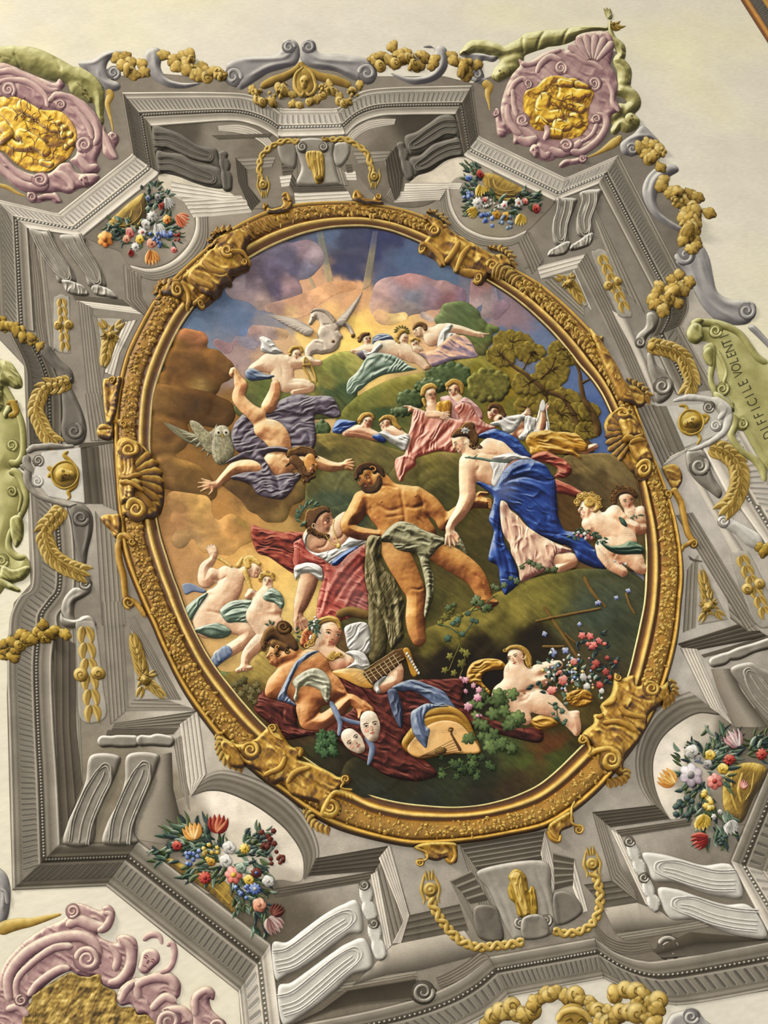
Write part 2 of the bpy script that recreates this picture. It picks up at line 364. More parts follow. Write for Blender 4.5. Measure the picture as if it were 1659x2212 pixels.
def spiral(cx, cy, r, turns=1.5, a0=0, cw=1, r1=.12, n=26, pre=None):
    t = np.linspace(0, 1, n); rad = r*((1-t)**.8*(1-r1)+r1); a = math.radians(a0)+cw*turns*2*math.pi*t
    s = np.column_stack([cx+rad*np.cos(a), cy+rad*np.sin(a)])
    if pre is not None: s = np.vstack([P(pre), s])
    return s
def volute(name, cx, cy, r, turns=1.5, a0=0, cw=1, w=.42, pal='stone', pre=None, h=1.6, disc=True, parent=None, v0=.55, mat=None, gain=.5, dv=.3):
    """scroll: a dished disc under a tapering coil"""
    o = None
    if disc: o = polar('scroll_disc', cx, cy, r*1.05, r*1.05, pal=pal, h=.5, v0=v0-dv, parent=parent, mat=mat, gain=.2)
    s = spiral(cx, cy, r*.82, turns, a0, cw, pre=pre); n = len(s); m_ = n-26 if pre is not None else 0
    ws = np.concatenate([np.full(m_, r*w), np.linspace(r*w, r*w*.35, n-m_)])
    return stroke(name, np.column_stack([s, ws]), 1, pal, h=h, v0=v0+.1, parent=o or parent, mat=mat, gain=gain, step=2)
def polar(name, cx, cy, rx, ry=None, rot=0, pal='gold', h=3, v0=.55, gain=.5, lobes=0, depth=.2, nr=4, nt=None, sharp=1, parent=None, mat=None, L=None, rim=.5, centre=None, swirl=0, shift=(0, 0), rays=0, phase=0, thick=.4, cup=0):
    """dome or rosette: lobes > 0 gives petals"""
    ry = ry or rx; c = T([(cx, cy)])[0]; rx, ry = rx/VS, ry/VS
    nt = nt or (max(12, min(40, int(rx*2.2))) if not lobes else lobes*6)
    th = np.arange(nt)/nt*2*math.pi; rr = np.linspace(0, 1, nr+1)[:, None]
    lob = 1-depth+depth*np.abs(np.cos(lobes*(th-phase)/2))**sharp if lobes else np.ones(nt)
    rad = rr*(1-(1-lob)*rr**.7); X0 = rad*rx*np.cos(th+swirl*(1-rr)); Y0 = rad*ry*np.sin(th+swirl*(1-rr))
    a = math.radians(rot); X0 = X0+shift[0]*rx*(1-rr); Y0 = Y0+shift[1]*ry*(1-rr)
    X = c[0]+X0*math.cos(a)-Y0*math.sin(a); Y = c[1]+X0*math.sin(a)+Y0*math.cos(a)
    z = np.sqrt(np.clip(1-rr**2, 0, 1))*np.ones(nt)-cup*np.exp(-(rr/.4)**2)
    LL = LIGHT if L is None else np.asarray(L, float)
    nx = np.cos(th+a)*rr; ny = np.sin(th+a)*rr
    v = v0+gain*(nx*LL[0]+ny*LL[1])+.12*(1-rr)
    if lobes: v = v-.35*(1-np.abs(np.cos(lobes*(th-phase)/2))**.6)*rr
    if rays: v = v+.12*np.cos(rays*th)*rr
    C = ramp(pal, v); C[-1] *= 1-rim
    if centre is not None: f = np.clip(1-rr/.35, 0, 1)[..., None]; C = C*(1-f)+lin(centre)*f
    Z = h*z+thick; Z[-1] = -.4
    return grid_mesh(name, X, Y, Z, C, closed=(False, True), parent=parent, mat=mat)
def leaf(name, x0, y0, x1, y1, w, bend=0, pal='gold', h=1.5, v0=.55, parent=None, mat=None, lob=0, vein=.25, gain=.5):
    a, b = T([(x0, y0), (x1, y1)]); d = b-a; l = np.hypot(*d); 
    if l < .5: return
    n = np.array([-d[1], d[0]])/l; k = 13 if not lob else 6*lob+1; t = np.linspace(0, 1, k)[:, None]
    c = a+d*t+n*(bend*l*4*t*(1-t)); g = np.gradient(c, axis=0); g /= np.hypot(g[:, 0], g[:, 1])[:, None]; nn = np.column_stack([-g[:, 1], g[:, 0]])
    hw = (w/VS/2)*np.sin(np.clip(t[:, 0], .0, 1)**.75*math.pi)**.8
    if lob: hw = hw*(.72+.28*np.abs(np.sin(t[:, 0]*math.pi*lob)))
    hw = np.maximum(hw, .15); u = np.array([-1, -.55, 0, .55, 1.])
    X = c[:, :1]+nn[:, :1]*hw[:, None]*u; Y = c[:, 1:]+nn[:, 1:]*hw[:, None]*u
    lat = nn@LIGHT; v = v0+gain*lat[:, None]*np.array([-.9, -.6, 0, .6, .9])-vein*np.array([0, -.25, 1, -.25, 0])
    if lob: v = v-.3*(1-np.abs(np.sin(t*math.pi*lob))**.5)*np.abs(u)
    C = ramp(pal, v); C[:, 0] *= .55; C[:, -1] *= .55
    Z = h*np.array([-.2, .75, .45, .75, -.2])*np.ones((k, 1))+.3; Z[:, 0] = -.3; Z[:, -1] = -.3
    return grid_mesh(name, X, Y, Z, C, parent=parent, mat=mat)
def between(A, B, curve=False):                    # returns f(s,t) on the moulding between two edges, by arc length
    A, B = T(P(A)), T(P(B))
    if curve: A, B = spline(A, False, 3), spline(B, False, 3)
    def mk(Q):
        s = np.concatenate([[0], np.cumsum(np.hypot(*np.diff(Q, axis=0).T))]); s /= s[-1]
        return lambda u: np.array([np.interp(u, s, Q[:, 0]), np.interp(u, s, Q[:, 1])])
    fa, fb = mk(A), mk(B)
    return lambda s, t: fa(s)*(1-t)+fb(s)*t
def flutes(A, B, t0, t1, n, dark='#5d574c', lip='#c9c4b8', parent=None, curve=False, lean=0, wd=.5, s0=.01, s1=.99, name='flute', mat=None):
    f = between(A, B, curve); sv = VS; V(0, 0, 1)
    for i in range(n):
        s = s0+(s1-s0)*(i+.5)/n; hw = (s1-s0)/n*wd/2
        k = np.array([0, .06, .18, .5, .82, .94, 1.]); wk = np.array([.35, .75, 1, 1, 1, .75, .35])
        L_ = []
        for kk, ww in zip(k, wk): L_.append([f(min(1, max(0, s+lean*(kk-.5)+u*hw*ww)), t0+(t1-t0)*kk) for u in (-1, -.55, .55, 1)])
        G = np.array(L_); C = np.empty(G.shape[:2]+(3,)); C[:] = lin(dark)*(.85+.3*random.random()); C[:, 0] = lin(lip)*.55; C[:, 3] = lin(lip); C[0] = lin(lip)*.8
        Z = np.full(G.shape[:2], .25); Z[:, 0] = .7; Z[:, 3] = .7
        grid_mesh(name, G[..., 0], G[..., 1], Z, C, parent=parent, mat=mat)
    V(*VK)
VK = (0, 0, 3.318)
def view(x, y, s=3.318):
    global VK
    VK = (x, y, s); V(x, y, s)
def multi(name, fnlist, parent=None, mat=None, kind='stuff', label=None):
    """join many small polar/leaf lattices into one counted-as-stuff part"""
    made = []
    keep = CUR['parent']
    for f in fnlist: made.append(f())
    Vs, Fs, Cs = [], [], []; off = 0
    for o in made:
        me = o.data; n = len(me.vertices); c = np.empty(n*3, np.float32); me.vertices.foreach_get('co', c); Vs.append(c.reshape(-1, 3))
        k = np.empty(n*4, np.float32); me.color_attributes['pigment'].data.foreach_get('color', k); Cs.append(k.reshape(-1, 4)[:, :3])
        m_ = len(me.polygons); l = np.empty(len(me.loops), np.int32); me.loops.foreach_get('vertex_index', l)
        if len(l) == m_*4: Fs.append(l.reshape(-1, 4)+off)
        else:
            for p in me.polygons:
                q = list(p.vertices); Fs.append(np.array([q+[q[-1]]*(4-len(q))])[:, :4]+off) if len(q) == 4 else None
        off += n; bpy.data.objects.remove(o); bpy.data.meshes.remove(me)
    o = mesh(name, np.vstack(Vs), np.vstack([f for f in Fs if f is not None]), np.vstack(Cs), parent if parent is not None else keep, mat)
    if kind: o['kind'] = kind
    if label: o['label'] = label
    return o
def beads(A, B, t, n, r, parent=None, curve=False, pal='stone', s0=.01, s1=.99, v0=.62, mat=None):
    f = between(A, B, curve); L_ = []
    for i in range(n):
        q = f(s0+(s1-s0)*(i+.5)/n, t)
        L_.append(lambda q=q, i=i: (V(0, 0, 1), polar('bead', q[0], q[1], r, r, pal=pal, h=1.2, nr=2, nt=8, v0=v0, gain=.6, mat=mat), V(*VK))[1])
    return multi('bead_row', L_, parent, mat)
# ================================================================ the ceiling
def ceiling():
    n = 90; xs = np.linspace(-9.5, 9.5, n); ys = np.linspace(-5, 15, n); X, Y = np.meshgrid(xs, ys)
    I = np.arange(n*n).reshape(n, n); F = np.column_stack([I[:-1, :-1].ravel(), I[1:, :-1].ravel(), I[1:, 1:].ravel(), I[:-1, 1:].ravel()])
    f = fbm(X*1.1+5, Y*1.1, 5)-.47; g = fbm(X*3.7, Y*3.7+40, 4)-.47
    c = lin('ded6c3')*np.ones(X.shape+(3,))*(1+.18*f+.10*g)[..., None]
    c[..., 2] *= 1-.18*np.clip(f*2+.2, 0, 1)
    o = mesh('ceiling', np.column_stack([X.ravel(), Y.ravel(), np.full(n*n, CEIL)]), F, c.reshape(-1, 3), mat='plaster'); o['kind'] = 'structure'
ceiling()
view(0, 0, 1)
g_ = area('trim_1', ['-70,90 60,125 200,205 250,165 330,158 420,165 520,172 640,140 665,140 780,165 960,165 1020,180 1100,150 1250,120 1340,110 1370,260 1400,320 1430,372 1462,440 1490,520 1500,570 1535,650 1580,700 1640,770 1700,850 1740,1000 1740,2040 1659,2140 1460,2172 1400,2150 1304,2113 1101,2152 1060,2190 950,2245 800,2270 525,2270 515,2143 372,2030 229,1914 27,1923 20,1700 15,1500 20,1370 30,1302 66,1262 62,1150 58,950 52,790 0,735 -70,690'],
     h=.3, r=3, cell=4, nz=.05, straight=True, tones=[(100,200,'7d766a'),(400,240,'8a8377'),(650,400,'857e72'),(450,400,'9d968a'),(1100,200,'857e74'),(1250,300,'807a70'),(200,600,'8b857a'),(90,700,'8d877c'),(950,400,'958e82'),(1350,600,'8e897f'),(1450,560,'7c766c'),(1550,640,'b9b4aa'),(1420,900,'b4b0a8'),(1500,1100,'bdb9b2'),(1480,1400,'b9b5ad'),(1600,1250,'b4afa6'),(1600,1500,'a8a399'),(200,1100,'aaa59b'),(100,1400,'7d776b'),(250,1400,'8c867b'),(300,1700,'87806f'),(420,1560,'c0bbb0'),(700,1830,'b3ada2'),(600,2000,'6b6456'),(850,1900,'a7a298'),(1150,1900,'a09a90'),(1350,1800,'aaa59b'),(1400,1950,'766f63'),(1000,2080,'8e887c'),(1250,2050,'8f897e'),(1600,2050,'837d71'),(700,2150,'7d7669')], warp=10)
g_['kind'] = 'structure'; g_['label'] = 'grey painted field between the gilded oval frame and the outer cornices'
# lighter plaster fields (niche backs, panels)
def field(name, pts, tones, label, cat='panel', h=.3, r=3, **k):
    return tag(area(name, pts, tones=tones, h=h, r=r, edge=k.pop('edge', .25), **k), label, cat)
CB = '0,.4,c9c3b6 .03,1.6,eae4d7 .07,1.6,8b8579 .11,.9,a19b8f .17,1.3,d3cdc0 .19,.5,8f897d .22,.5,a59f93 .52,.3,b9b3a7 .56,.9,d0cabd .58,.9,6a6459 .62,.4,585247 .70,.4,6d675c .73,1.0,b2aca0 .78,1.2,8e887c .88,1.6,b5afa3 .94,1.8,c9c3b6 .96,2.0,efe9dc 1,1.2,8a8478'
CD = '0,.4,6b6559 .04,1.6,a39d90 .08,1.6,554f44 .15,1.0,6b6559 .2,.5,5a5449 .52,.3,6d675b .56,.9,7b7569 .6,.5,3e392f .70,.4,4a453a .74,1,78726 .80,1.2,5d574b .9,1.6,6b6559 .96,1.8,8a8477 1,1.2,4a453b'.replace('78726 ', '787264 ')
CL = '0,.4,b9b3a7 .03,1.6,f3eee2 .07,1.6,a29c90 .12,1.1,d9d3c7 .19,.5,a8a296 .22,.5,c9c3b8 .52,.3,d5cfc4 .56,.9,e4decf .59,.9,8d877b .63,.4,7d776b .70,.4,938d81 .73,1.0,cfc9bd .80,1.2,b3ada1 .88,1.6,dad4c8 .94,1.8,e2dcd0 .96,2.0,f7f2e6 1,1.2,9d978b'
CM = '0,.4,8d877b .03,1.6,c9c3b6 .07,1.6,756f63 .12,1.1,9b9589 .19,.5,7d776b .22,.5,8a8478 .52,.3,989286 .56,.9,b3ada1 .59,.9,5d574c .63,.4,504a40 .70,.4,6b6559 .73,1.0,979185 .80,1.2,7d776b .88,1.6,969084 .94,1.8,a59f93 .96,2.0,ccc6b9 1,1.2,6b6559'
def cornice(label, segs, at, group=None):
    """segs: (A, B, bands, flutes, beads, curve, lean)"""
    thing('cornice', label, 'cornice', at, mat='stucco')
    for A, B, bd, nf, nb, cv, lean in segs:
        strip('moulding', A, B, bd, curve=cv, hs=1.5)
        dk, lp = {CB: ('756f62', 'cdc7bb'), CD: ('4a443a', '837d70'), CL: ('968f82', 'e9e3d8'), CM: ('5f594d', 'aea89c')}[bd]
        if nf: flutes(A, B, .21, .53, nf, dk, lp, curve=cv, lean=lean)
        if nb: beads(A, B, .655, nb, 3.1*VS**0, curve=cv, pal={CD: 'dstone', CL: 'lstone'}.get(bd, 'stone'), v0=.5)
    done()
# ---- panels seen behind the top bay
field('moulded_soffit', '300,255 600,262 640,330 620,440 470,440 400,360 330,370', [(400,280,'5d574c'),(560,330,'7b7468'),(330,300,'4a443a'),(600,420,'8d867a'),(470,300,'8a8478')], 'dark grey soffit panel behind the left scroll brackets of the top bay')
field('moulded_soffit', '740,262 990,245 1010,340 930,440 820,430 740,320', [(900,260,'4d473c'),(820,330,'7b7468'),(780,290,'8d867a'),(960,300,'3f3a30'),(850,400,'7d766a')], 'dark grey soffit panel behind the right scroll brackets of the top bay')
field('lit_wall_panel', '344,376 400,380 470,400 510,425 540,440 420,450 380,440 350,400', [(370,400,'c9c3b3'),(450,410,'d9d3c4'),(500,430,'cfc8b8'),(400,440,'b5ae9f')], 'pale lit niche wall above the upper left vase')
field('lit_wall_panel', '880,400 940,355 1000,338 1060,365 1060,400 960,420 890,425', [(940,380,'d5cebe'),(1000,355,'dad3c4'),(1040,390,'a59e90'),(900,410,'c5beae')], 'pale lit niche wall above the upper right vase')
# ---- round niche rims behind the four vases
NB = '0,.3,6d675b .1,1,a9a397 .2,.6,7b7569 .3,1.2,a29c90 .4,.8,77716 .5,1.3,aaa498 .62,.9,7f7a6e .75,1.5,c2bcb0 .86,1.8,ded8cb .95,1.5,ece6da 1,.4,8a8478'.replace('77716 ', '777164 ')
def niche(label, outer, inner, at, bands=NB, panels=()):
    thing('niche', label, 'niche', at, mat='stucco')
    for pts, tn in panels: area('niche_back', pts, tones=tn, h=.3, r=3, edge=.2)
    strip('niche_rim', outer, inner, bands, curve=True, hs=1.4)
    done()
view(0, 400)
niche('rounded niche holding the upper left flower vase', '1480,140 1490,250 1480,420 1380,560 1240,650 1100,680 980,640', '1340,150 1400,230 1390,350 1320,470 1210,560 1070,600 930,575', (1150, 350),
      panels=[('640,330 1040,40 1340,140 1400,260 1380,380 1300,480 1200,560 1080,590 920,570 860,480 700,420', [(1200,200,'8e887c'),(1000,450,'8d867b'),(1300,300,'a49d91'),(800,420,'7c766b'),(1250,120,'9b9488')])])
view(800, 400)
niche('rounded niche holding the upper right flower vase', '500,60 530,230 620,340 760,420 900,440 1010,430 1080,400', '560,20 590,160 660,280 780,350 900,375 1010,370 1120,325', (900, 200),
      panels=[('560,20 700,-60 1240,60 1320,120 1200,260 1120,330 1000,370 880,370 760,340 650,260 580,140', [(650,100,'a49d91'),(900,330,'98917f'),(1200,180,'857e72'),(1050,280,'8d867a')])])
NW = '0,.3,8a8478 .12,1,b9b3a8 .2,.6,7b7569 .32,1.2,9c9689 .45,.8,726c60 .6,1.3,8f897d .75,.9,7b7569 .9,1.5,8d877b 1,.3,5a5449'
view(0, 1300)
view(400, 1300)
niche('large arched niche with white back holding the lower left vase', '40,1330 200,1220 340,1215 560,1290 760,1420 900,1600 960,1800 900,1960', '50,1390 170,1355 300,1370 480,1450 640,1560 760,1680 840,1820 850,1990', (300, 1600), NW,
      panels=[('50,1380 170,1355 300,1370 480,1450 640,1560 760,1680 840,1820 850,1960 800,2010 640,2000 300,2100 -200,2000 -420,1700 -260,1500 -60,1420', [(250,1450,'e4ded2'),(500,1520,'ddd7ca'),(800,1850,'d8d2c5'),(750,1990,'b9b2a5'),(100,1550,'a8a193'),(-100,1550,'8b8477'),(-250,1600,'6a6456'),(-350,1700,'9a9386'),(400,1700,'cfc8ba')])])
view(1159, 1300)
niche('large round niche with bright left rim holding the lower right vase', '1100,640 960,700 820,820 740,980 710,1150 740,1320 830,1460 960,1560', '1310,810 1160,800 1020,870 900,980 840,1120 840,1280 880,1420 950,1555', (1100, 1200), NW,
      panels=[('1310,810 1160,800 1020,870 900,980 840,1120 840,1280 880,1420 950,1555 1200,1540 1500,1600 1720,1500 1720,800 1500,780', [(900,1100,'e9e3d8'),(1000,950,'e0dacd'),(900,1400,'dcd6c9'),(1200,880,'bdb7ab'),(1350,900,'8b8579'),(1500,1000,'78726'+'6'),(1100,1300,'b5afa2'),(1250,1500,'8a8478'),(1600,900,'77716'+'5')])])
# ---- stepped blocks (many parallel fillets)
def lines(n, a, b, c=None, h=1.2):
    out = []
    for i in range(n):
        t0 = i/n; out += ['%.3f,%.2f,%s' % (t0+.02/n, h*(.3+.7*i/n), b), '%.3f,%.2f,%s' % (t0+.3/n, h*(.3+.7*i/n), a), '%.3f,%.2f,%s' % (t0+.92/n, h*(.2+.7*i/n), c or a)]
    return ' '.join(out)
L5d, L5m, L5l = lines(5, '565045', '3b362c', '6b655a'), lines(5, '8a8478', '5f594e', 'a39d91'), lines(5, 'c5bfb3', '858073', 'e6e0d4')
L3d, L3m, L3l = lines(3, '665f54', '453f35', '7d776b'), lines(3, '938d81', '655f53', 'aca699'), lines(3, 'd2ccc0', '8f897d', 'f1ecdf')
def block(label, segs, at, name='stepped_block', cat='entablature'):
    thing(name, label, cat, at, mat='stucco')
    for s in segs: strip('fillet_moulding', s[0], s[1], s[2], curve=len(s) > 3, hs=1.2)
    done()
view(400, 0)
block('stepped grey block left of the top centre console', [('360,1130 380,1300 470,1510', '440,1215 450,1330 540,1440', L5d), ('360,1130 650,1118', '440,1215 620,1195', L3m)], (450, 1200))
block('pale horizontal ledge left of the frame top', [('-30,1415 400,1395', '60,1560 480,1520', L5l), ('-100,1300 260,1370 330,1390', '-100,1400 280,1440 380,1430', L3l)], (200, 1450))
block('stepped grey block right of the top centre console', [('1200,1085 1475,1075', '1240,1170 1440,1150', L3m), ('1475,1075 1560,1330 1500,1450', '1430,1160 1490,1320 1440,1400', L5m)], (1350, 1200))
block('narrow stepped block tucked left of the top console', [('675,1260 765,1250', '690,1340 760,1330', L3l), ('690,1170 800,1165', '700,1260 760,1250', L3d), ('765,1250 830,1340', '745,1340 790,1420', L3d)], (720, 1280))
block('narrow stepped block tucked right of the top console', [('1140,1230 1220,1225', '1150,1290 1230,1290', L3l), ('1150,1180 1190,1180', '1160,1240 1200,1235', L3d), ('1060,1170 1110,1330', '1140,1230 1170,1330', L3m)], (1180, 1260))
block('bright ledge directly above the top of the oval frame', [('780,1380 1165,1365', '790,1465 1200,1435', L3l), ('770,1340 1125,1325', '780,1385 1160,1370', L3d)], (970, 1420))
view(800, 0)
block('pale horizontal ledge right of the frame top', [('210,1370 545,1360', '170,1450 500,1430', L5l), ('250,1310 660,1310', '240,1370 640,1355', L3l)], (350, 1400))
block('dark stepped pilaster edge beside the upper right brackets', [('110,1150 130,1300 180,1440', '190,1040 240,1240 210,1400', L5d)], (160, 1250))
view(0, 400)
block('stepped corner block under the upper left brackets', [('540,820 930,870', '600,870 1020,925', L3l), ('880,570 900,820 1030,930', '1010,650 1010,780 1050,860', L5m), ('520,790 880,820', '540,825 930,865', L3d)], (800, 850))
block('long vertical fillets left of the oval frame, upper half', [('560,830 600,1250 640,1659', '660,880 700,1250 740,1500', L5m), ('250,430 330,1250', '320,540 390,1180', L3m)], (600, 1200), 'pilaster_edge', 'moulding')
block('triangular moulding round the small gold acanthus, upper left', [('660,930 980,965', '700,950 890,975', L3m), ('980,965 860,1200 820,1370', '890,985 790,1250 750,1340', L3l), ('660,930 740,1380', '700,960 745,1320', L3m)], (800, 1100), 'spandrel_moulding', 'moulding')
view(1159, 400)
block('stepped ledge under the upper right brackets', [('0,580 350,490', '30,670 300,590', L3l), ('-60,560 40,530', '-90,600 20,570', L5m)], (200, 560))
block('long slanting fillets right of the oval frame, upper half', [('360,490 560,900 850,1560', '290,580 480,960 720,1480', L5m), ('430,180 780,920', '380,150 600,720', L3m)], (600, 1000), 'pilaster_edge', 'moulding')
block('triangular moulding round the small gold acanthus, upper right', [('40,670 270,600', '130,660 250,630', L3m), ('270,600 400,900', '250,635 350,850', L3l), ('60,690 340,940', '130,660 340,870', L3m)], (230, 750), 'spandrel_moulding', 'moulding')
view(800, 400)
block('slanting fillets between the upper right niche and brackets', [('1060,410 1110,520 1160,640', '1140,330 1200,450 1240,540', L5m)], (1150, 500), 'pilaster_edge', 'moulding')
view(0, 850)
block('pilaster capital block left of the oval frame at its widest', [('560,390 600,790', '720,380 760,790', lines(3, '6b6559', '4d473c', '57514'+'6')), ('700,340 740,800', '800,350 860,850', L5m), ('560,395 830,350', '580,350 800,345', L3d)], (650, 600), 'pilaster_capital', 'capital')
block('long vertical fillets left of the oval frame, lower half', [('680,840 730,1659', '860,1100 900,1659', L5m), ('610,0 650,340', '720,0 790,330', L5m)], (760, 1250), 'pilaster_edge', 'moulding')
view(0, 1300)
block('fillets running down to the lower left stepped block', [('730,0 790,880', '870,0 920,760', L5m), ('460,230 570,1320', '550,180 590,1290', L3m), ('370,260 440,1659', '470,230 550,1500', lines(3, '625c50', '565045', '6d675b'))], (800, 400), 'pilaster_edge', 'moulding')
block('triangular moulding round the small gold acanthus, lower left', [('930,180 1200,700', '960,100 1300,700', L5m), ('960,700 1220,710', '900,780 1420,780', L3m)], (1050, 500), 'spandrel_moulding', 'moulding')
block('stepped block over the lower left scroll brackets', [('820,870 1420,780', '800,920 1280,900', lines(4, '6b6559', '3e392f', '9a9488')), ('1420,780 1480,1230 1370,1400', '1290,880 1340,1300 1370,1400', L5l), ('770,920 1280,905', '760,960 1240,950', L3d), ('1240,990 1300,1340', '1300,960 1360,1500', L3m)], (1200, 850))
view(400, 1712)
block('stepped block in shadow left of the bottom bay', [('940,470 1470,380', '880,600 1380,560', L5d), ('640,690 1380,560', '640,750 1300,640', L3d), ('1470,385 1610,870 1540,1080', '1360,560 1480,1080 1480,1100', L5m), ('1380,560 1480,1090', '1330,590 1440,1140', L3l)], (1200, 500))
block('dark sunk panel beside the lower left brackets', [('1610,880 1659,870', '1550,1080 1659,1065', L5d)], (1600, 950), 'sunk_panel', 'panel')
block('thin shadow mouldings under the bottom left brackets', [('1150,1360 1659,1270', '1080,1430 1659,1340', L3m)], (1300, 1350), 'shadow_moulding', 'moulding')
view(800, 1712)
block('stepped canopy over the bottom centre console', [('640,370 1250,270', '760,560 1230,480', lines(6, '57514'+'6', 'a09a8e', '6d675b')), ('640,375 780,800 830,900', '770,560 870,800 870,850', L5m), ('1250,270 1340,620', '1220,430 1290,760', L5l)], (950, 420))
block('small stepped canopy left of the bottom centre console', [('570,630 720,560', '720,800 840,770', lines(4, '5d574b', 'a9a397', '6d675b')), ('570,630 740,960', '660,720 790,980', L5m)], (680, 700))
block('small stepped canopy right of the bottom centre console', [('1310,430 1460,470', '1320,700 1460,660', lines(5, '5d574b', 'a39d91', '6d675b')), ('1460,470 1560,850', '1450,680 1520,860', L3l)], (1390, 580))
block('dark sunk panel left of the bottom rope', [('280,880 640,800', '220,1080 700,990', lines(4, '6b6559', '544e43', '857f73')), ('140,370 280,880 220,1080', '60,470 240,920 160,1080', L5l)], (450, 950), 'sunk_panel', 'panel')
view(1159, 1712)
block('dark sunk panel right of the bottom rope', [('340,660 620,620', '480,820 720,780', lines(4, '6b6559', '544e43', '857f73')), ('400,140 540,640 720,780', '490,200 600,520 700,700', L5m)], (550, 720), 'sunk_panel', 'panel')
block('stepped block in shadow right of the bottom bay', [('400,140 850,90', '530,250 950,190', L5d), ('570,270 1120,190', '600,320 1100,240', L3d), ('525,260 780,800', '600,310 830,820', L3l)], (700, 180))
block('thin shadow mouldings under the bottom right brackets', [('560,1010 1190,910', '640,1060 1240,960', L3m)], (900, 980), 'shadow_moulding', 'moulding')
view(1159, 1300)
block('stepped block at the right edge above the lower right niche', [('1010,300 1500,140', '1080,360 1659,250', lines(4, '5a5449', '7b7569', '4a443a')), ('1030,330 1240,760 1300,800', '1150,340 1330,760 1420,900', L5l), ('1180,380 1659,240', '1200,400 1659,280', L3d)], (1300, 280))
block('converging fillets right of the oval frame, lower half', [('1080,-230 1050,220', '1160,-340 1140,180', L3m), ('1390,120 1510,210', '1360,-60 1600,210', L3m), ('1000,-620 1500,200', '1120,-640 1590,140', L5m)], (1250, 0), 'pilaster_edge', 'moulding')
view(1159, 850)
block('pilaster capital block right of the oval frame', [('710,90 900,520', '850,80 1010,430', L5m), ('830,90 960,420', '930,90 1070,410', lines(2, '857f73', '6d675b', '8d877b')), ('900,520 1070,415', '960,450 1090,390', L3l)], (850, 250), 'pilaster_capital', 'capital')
# ---------------------------------------------------------------- cornices
view(0, 0, 1)
VK = (0, 0, 1)
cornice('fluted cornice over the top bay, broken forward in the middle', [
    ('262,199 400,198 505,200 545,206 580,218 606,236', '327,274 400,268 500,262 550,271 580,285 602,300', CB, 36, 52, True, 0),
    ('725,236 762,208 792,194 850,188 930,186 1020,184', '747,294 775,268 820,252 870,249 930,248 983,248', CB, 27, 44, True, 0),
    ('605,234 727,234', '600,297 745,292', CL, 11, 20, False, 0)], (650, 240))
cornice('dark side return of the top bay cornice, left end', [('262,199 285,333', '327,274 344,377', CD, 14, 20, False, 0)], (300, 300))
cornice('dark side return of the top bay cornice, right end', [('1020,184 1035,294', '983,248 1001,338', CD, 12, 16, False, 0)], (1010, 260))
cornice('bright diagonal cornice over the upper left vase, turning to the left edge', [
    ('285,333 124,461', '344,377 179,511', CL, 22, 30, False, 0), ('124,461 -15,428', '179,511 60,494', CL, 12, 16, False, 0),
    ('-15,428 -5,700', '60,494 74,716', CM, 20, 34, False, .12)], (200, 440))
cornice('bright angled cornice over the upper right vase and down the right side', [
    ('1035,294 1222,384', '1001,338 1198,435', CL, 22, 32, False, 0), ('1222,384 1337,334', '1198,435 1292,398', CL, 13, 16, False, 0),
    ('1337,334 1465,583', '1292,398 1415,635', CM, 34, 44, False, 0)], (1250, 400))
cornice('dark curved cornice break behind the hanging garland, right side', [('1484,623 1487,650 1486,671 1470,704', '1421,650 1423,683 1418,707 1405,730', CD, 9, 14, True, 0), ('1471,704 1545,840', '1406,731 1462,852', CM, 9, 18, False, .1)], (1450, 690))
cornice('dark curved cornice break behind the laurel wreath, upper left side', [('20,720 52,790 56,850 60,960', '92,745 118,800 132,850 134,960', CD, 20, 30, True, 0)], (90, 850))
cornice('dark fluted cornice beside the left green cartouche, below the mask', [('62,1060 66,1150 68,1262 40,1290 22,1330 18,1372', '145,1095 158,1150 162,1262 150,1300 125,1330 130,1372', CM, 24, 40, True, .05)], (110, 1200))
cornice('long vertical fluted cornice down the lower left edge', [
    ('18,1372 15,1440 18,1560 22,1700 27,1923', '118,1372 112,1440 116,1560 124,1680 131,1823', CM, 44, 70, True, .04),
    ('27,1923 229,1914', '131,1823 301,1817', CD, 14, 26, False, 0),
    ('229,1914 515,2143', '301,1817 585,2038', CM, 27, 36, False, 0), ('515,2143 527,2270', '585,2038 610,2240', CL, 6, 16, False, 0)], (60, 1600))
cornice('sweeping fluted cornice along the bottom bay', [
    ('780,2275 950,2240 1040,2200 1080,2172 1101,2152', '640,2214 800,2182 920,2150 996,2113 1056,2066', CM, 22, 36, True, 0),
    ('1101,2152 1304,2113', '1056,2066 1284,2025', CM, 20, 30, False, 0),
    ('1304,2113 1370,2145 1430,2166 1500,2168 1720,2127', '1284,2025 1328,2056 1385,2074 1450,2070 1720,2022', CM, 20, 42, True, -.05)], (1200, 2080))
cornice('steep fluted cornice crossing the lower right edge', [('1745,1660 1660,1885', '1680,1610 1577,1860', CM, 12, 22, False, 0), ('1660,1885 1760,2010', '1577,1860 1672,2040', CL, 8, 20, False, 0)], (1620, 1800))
cornice('pale fluted cornice beside the right cartouche, below the mask', [('1600,905 1720,1110', '1516,968 1575,1080', CL, 14, 22, False, 0), ('1720,1110 1760,1230', '1585,1080 1700,1240', CL, 8, 18, False, 0)], (1580, 1030))
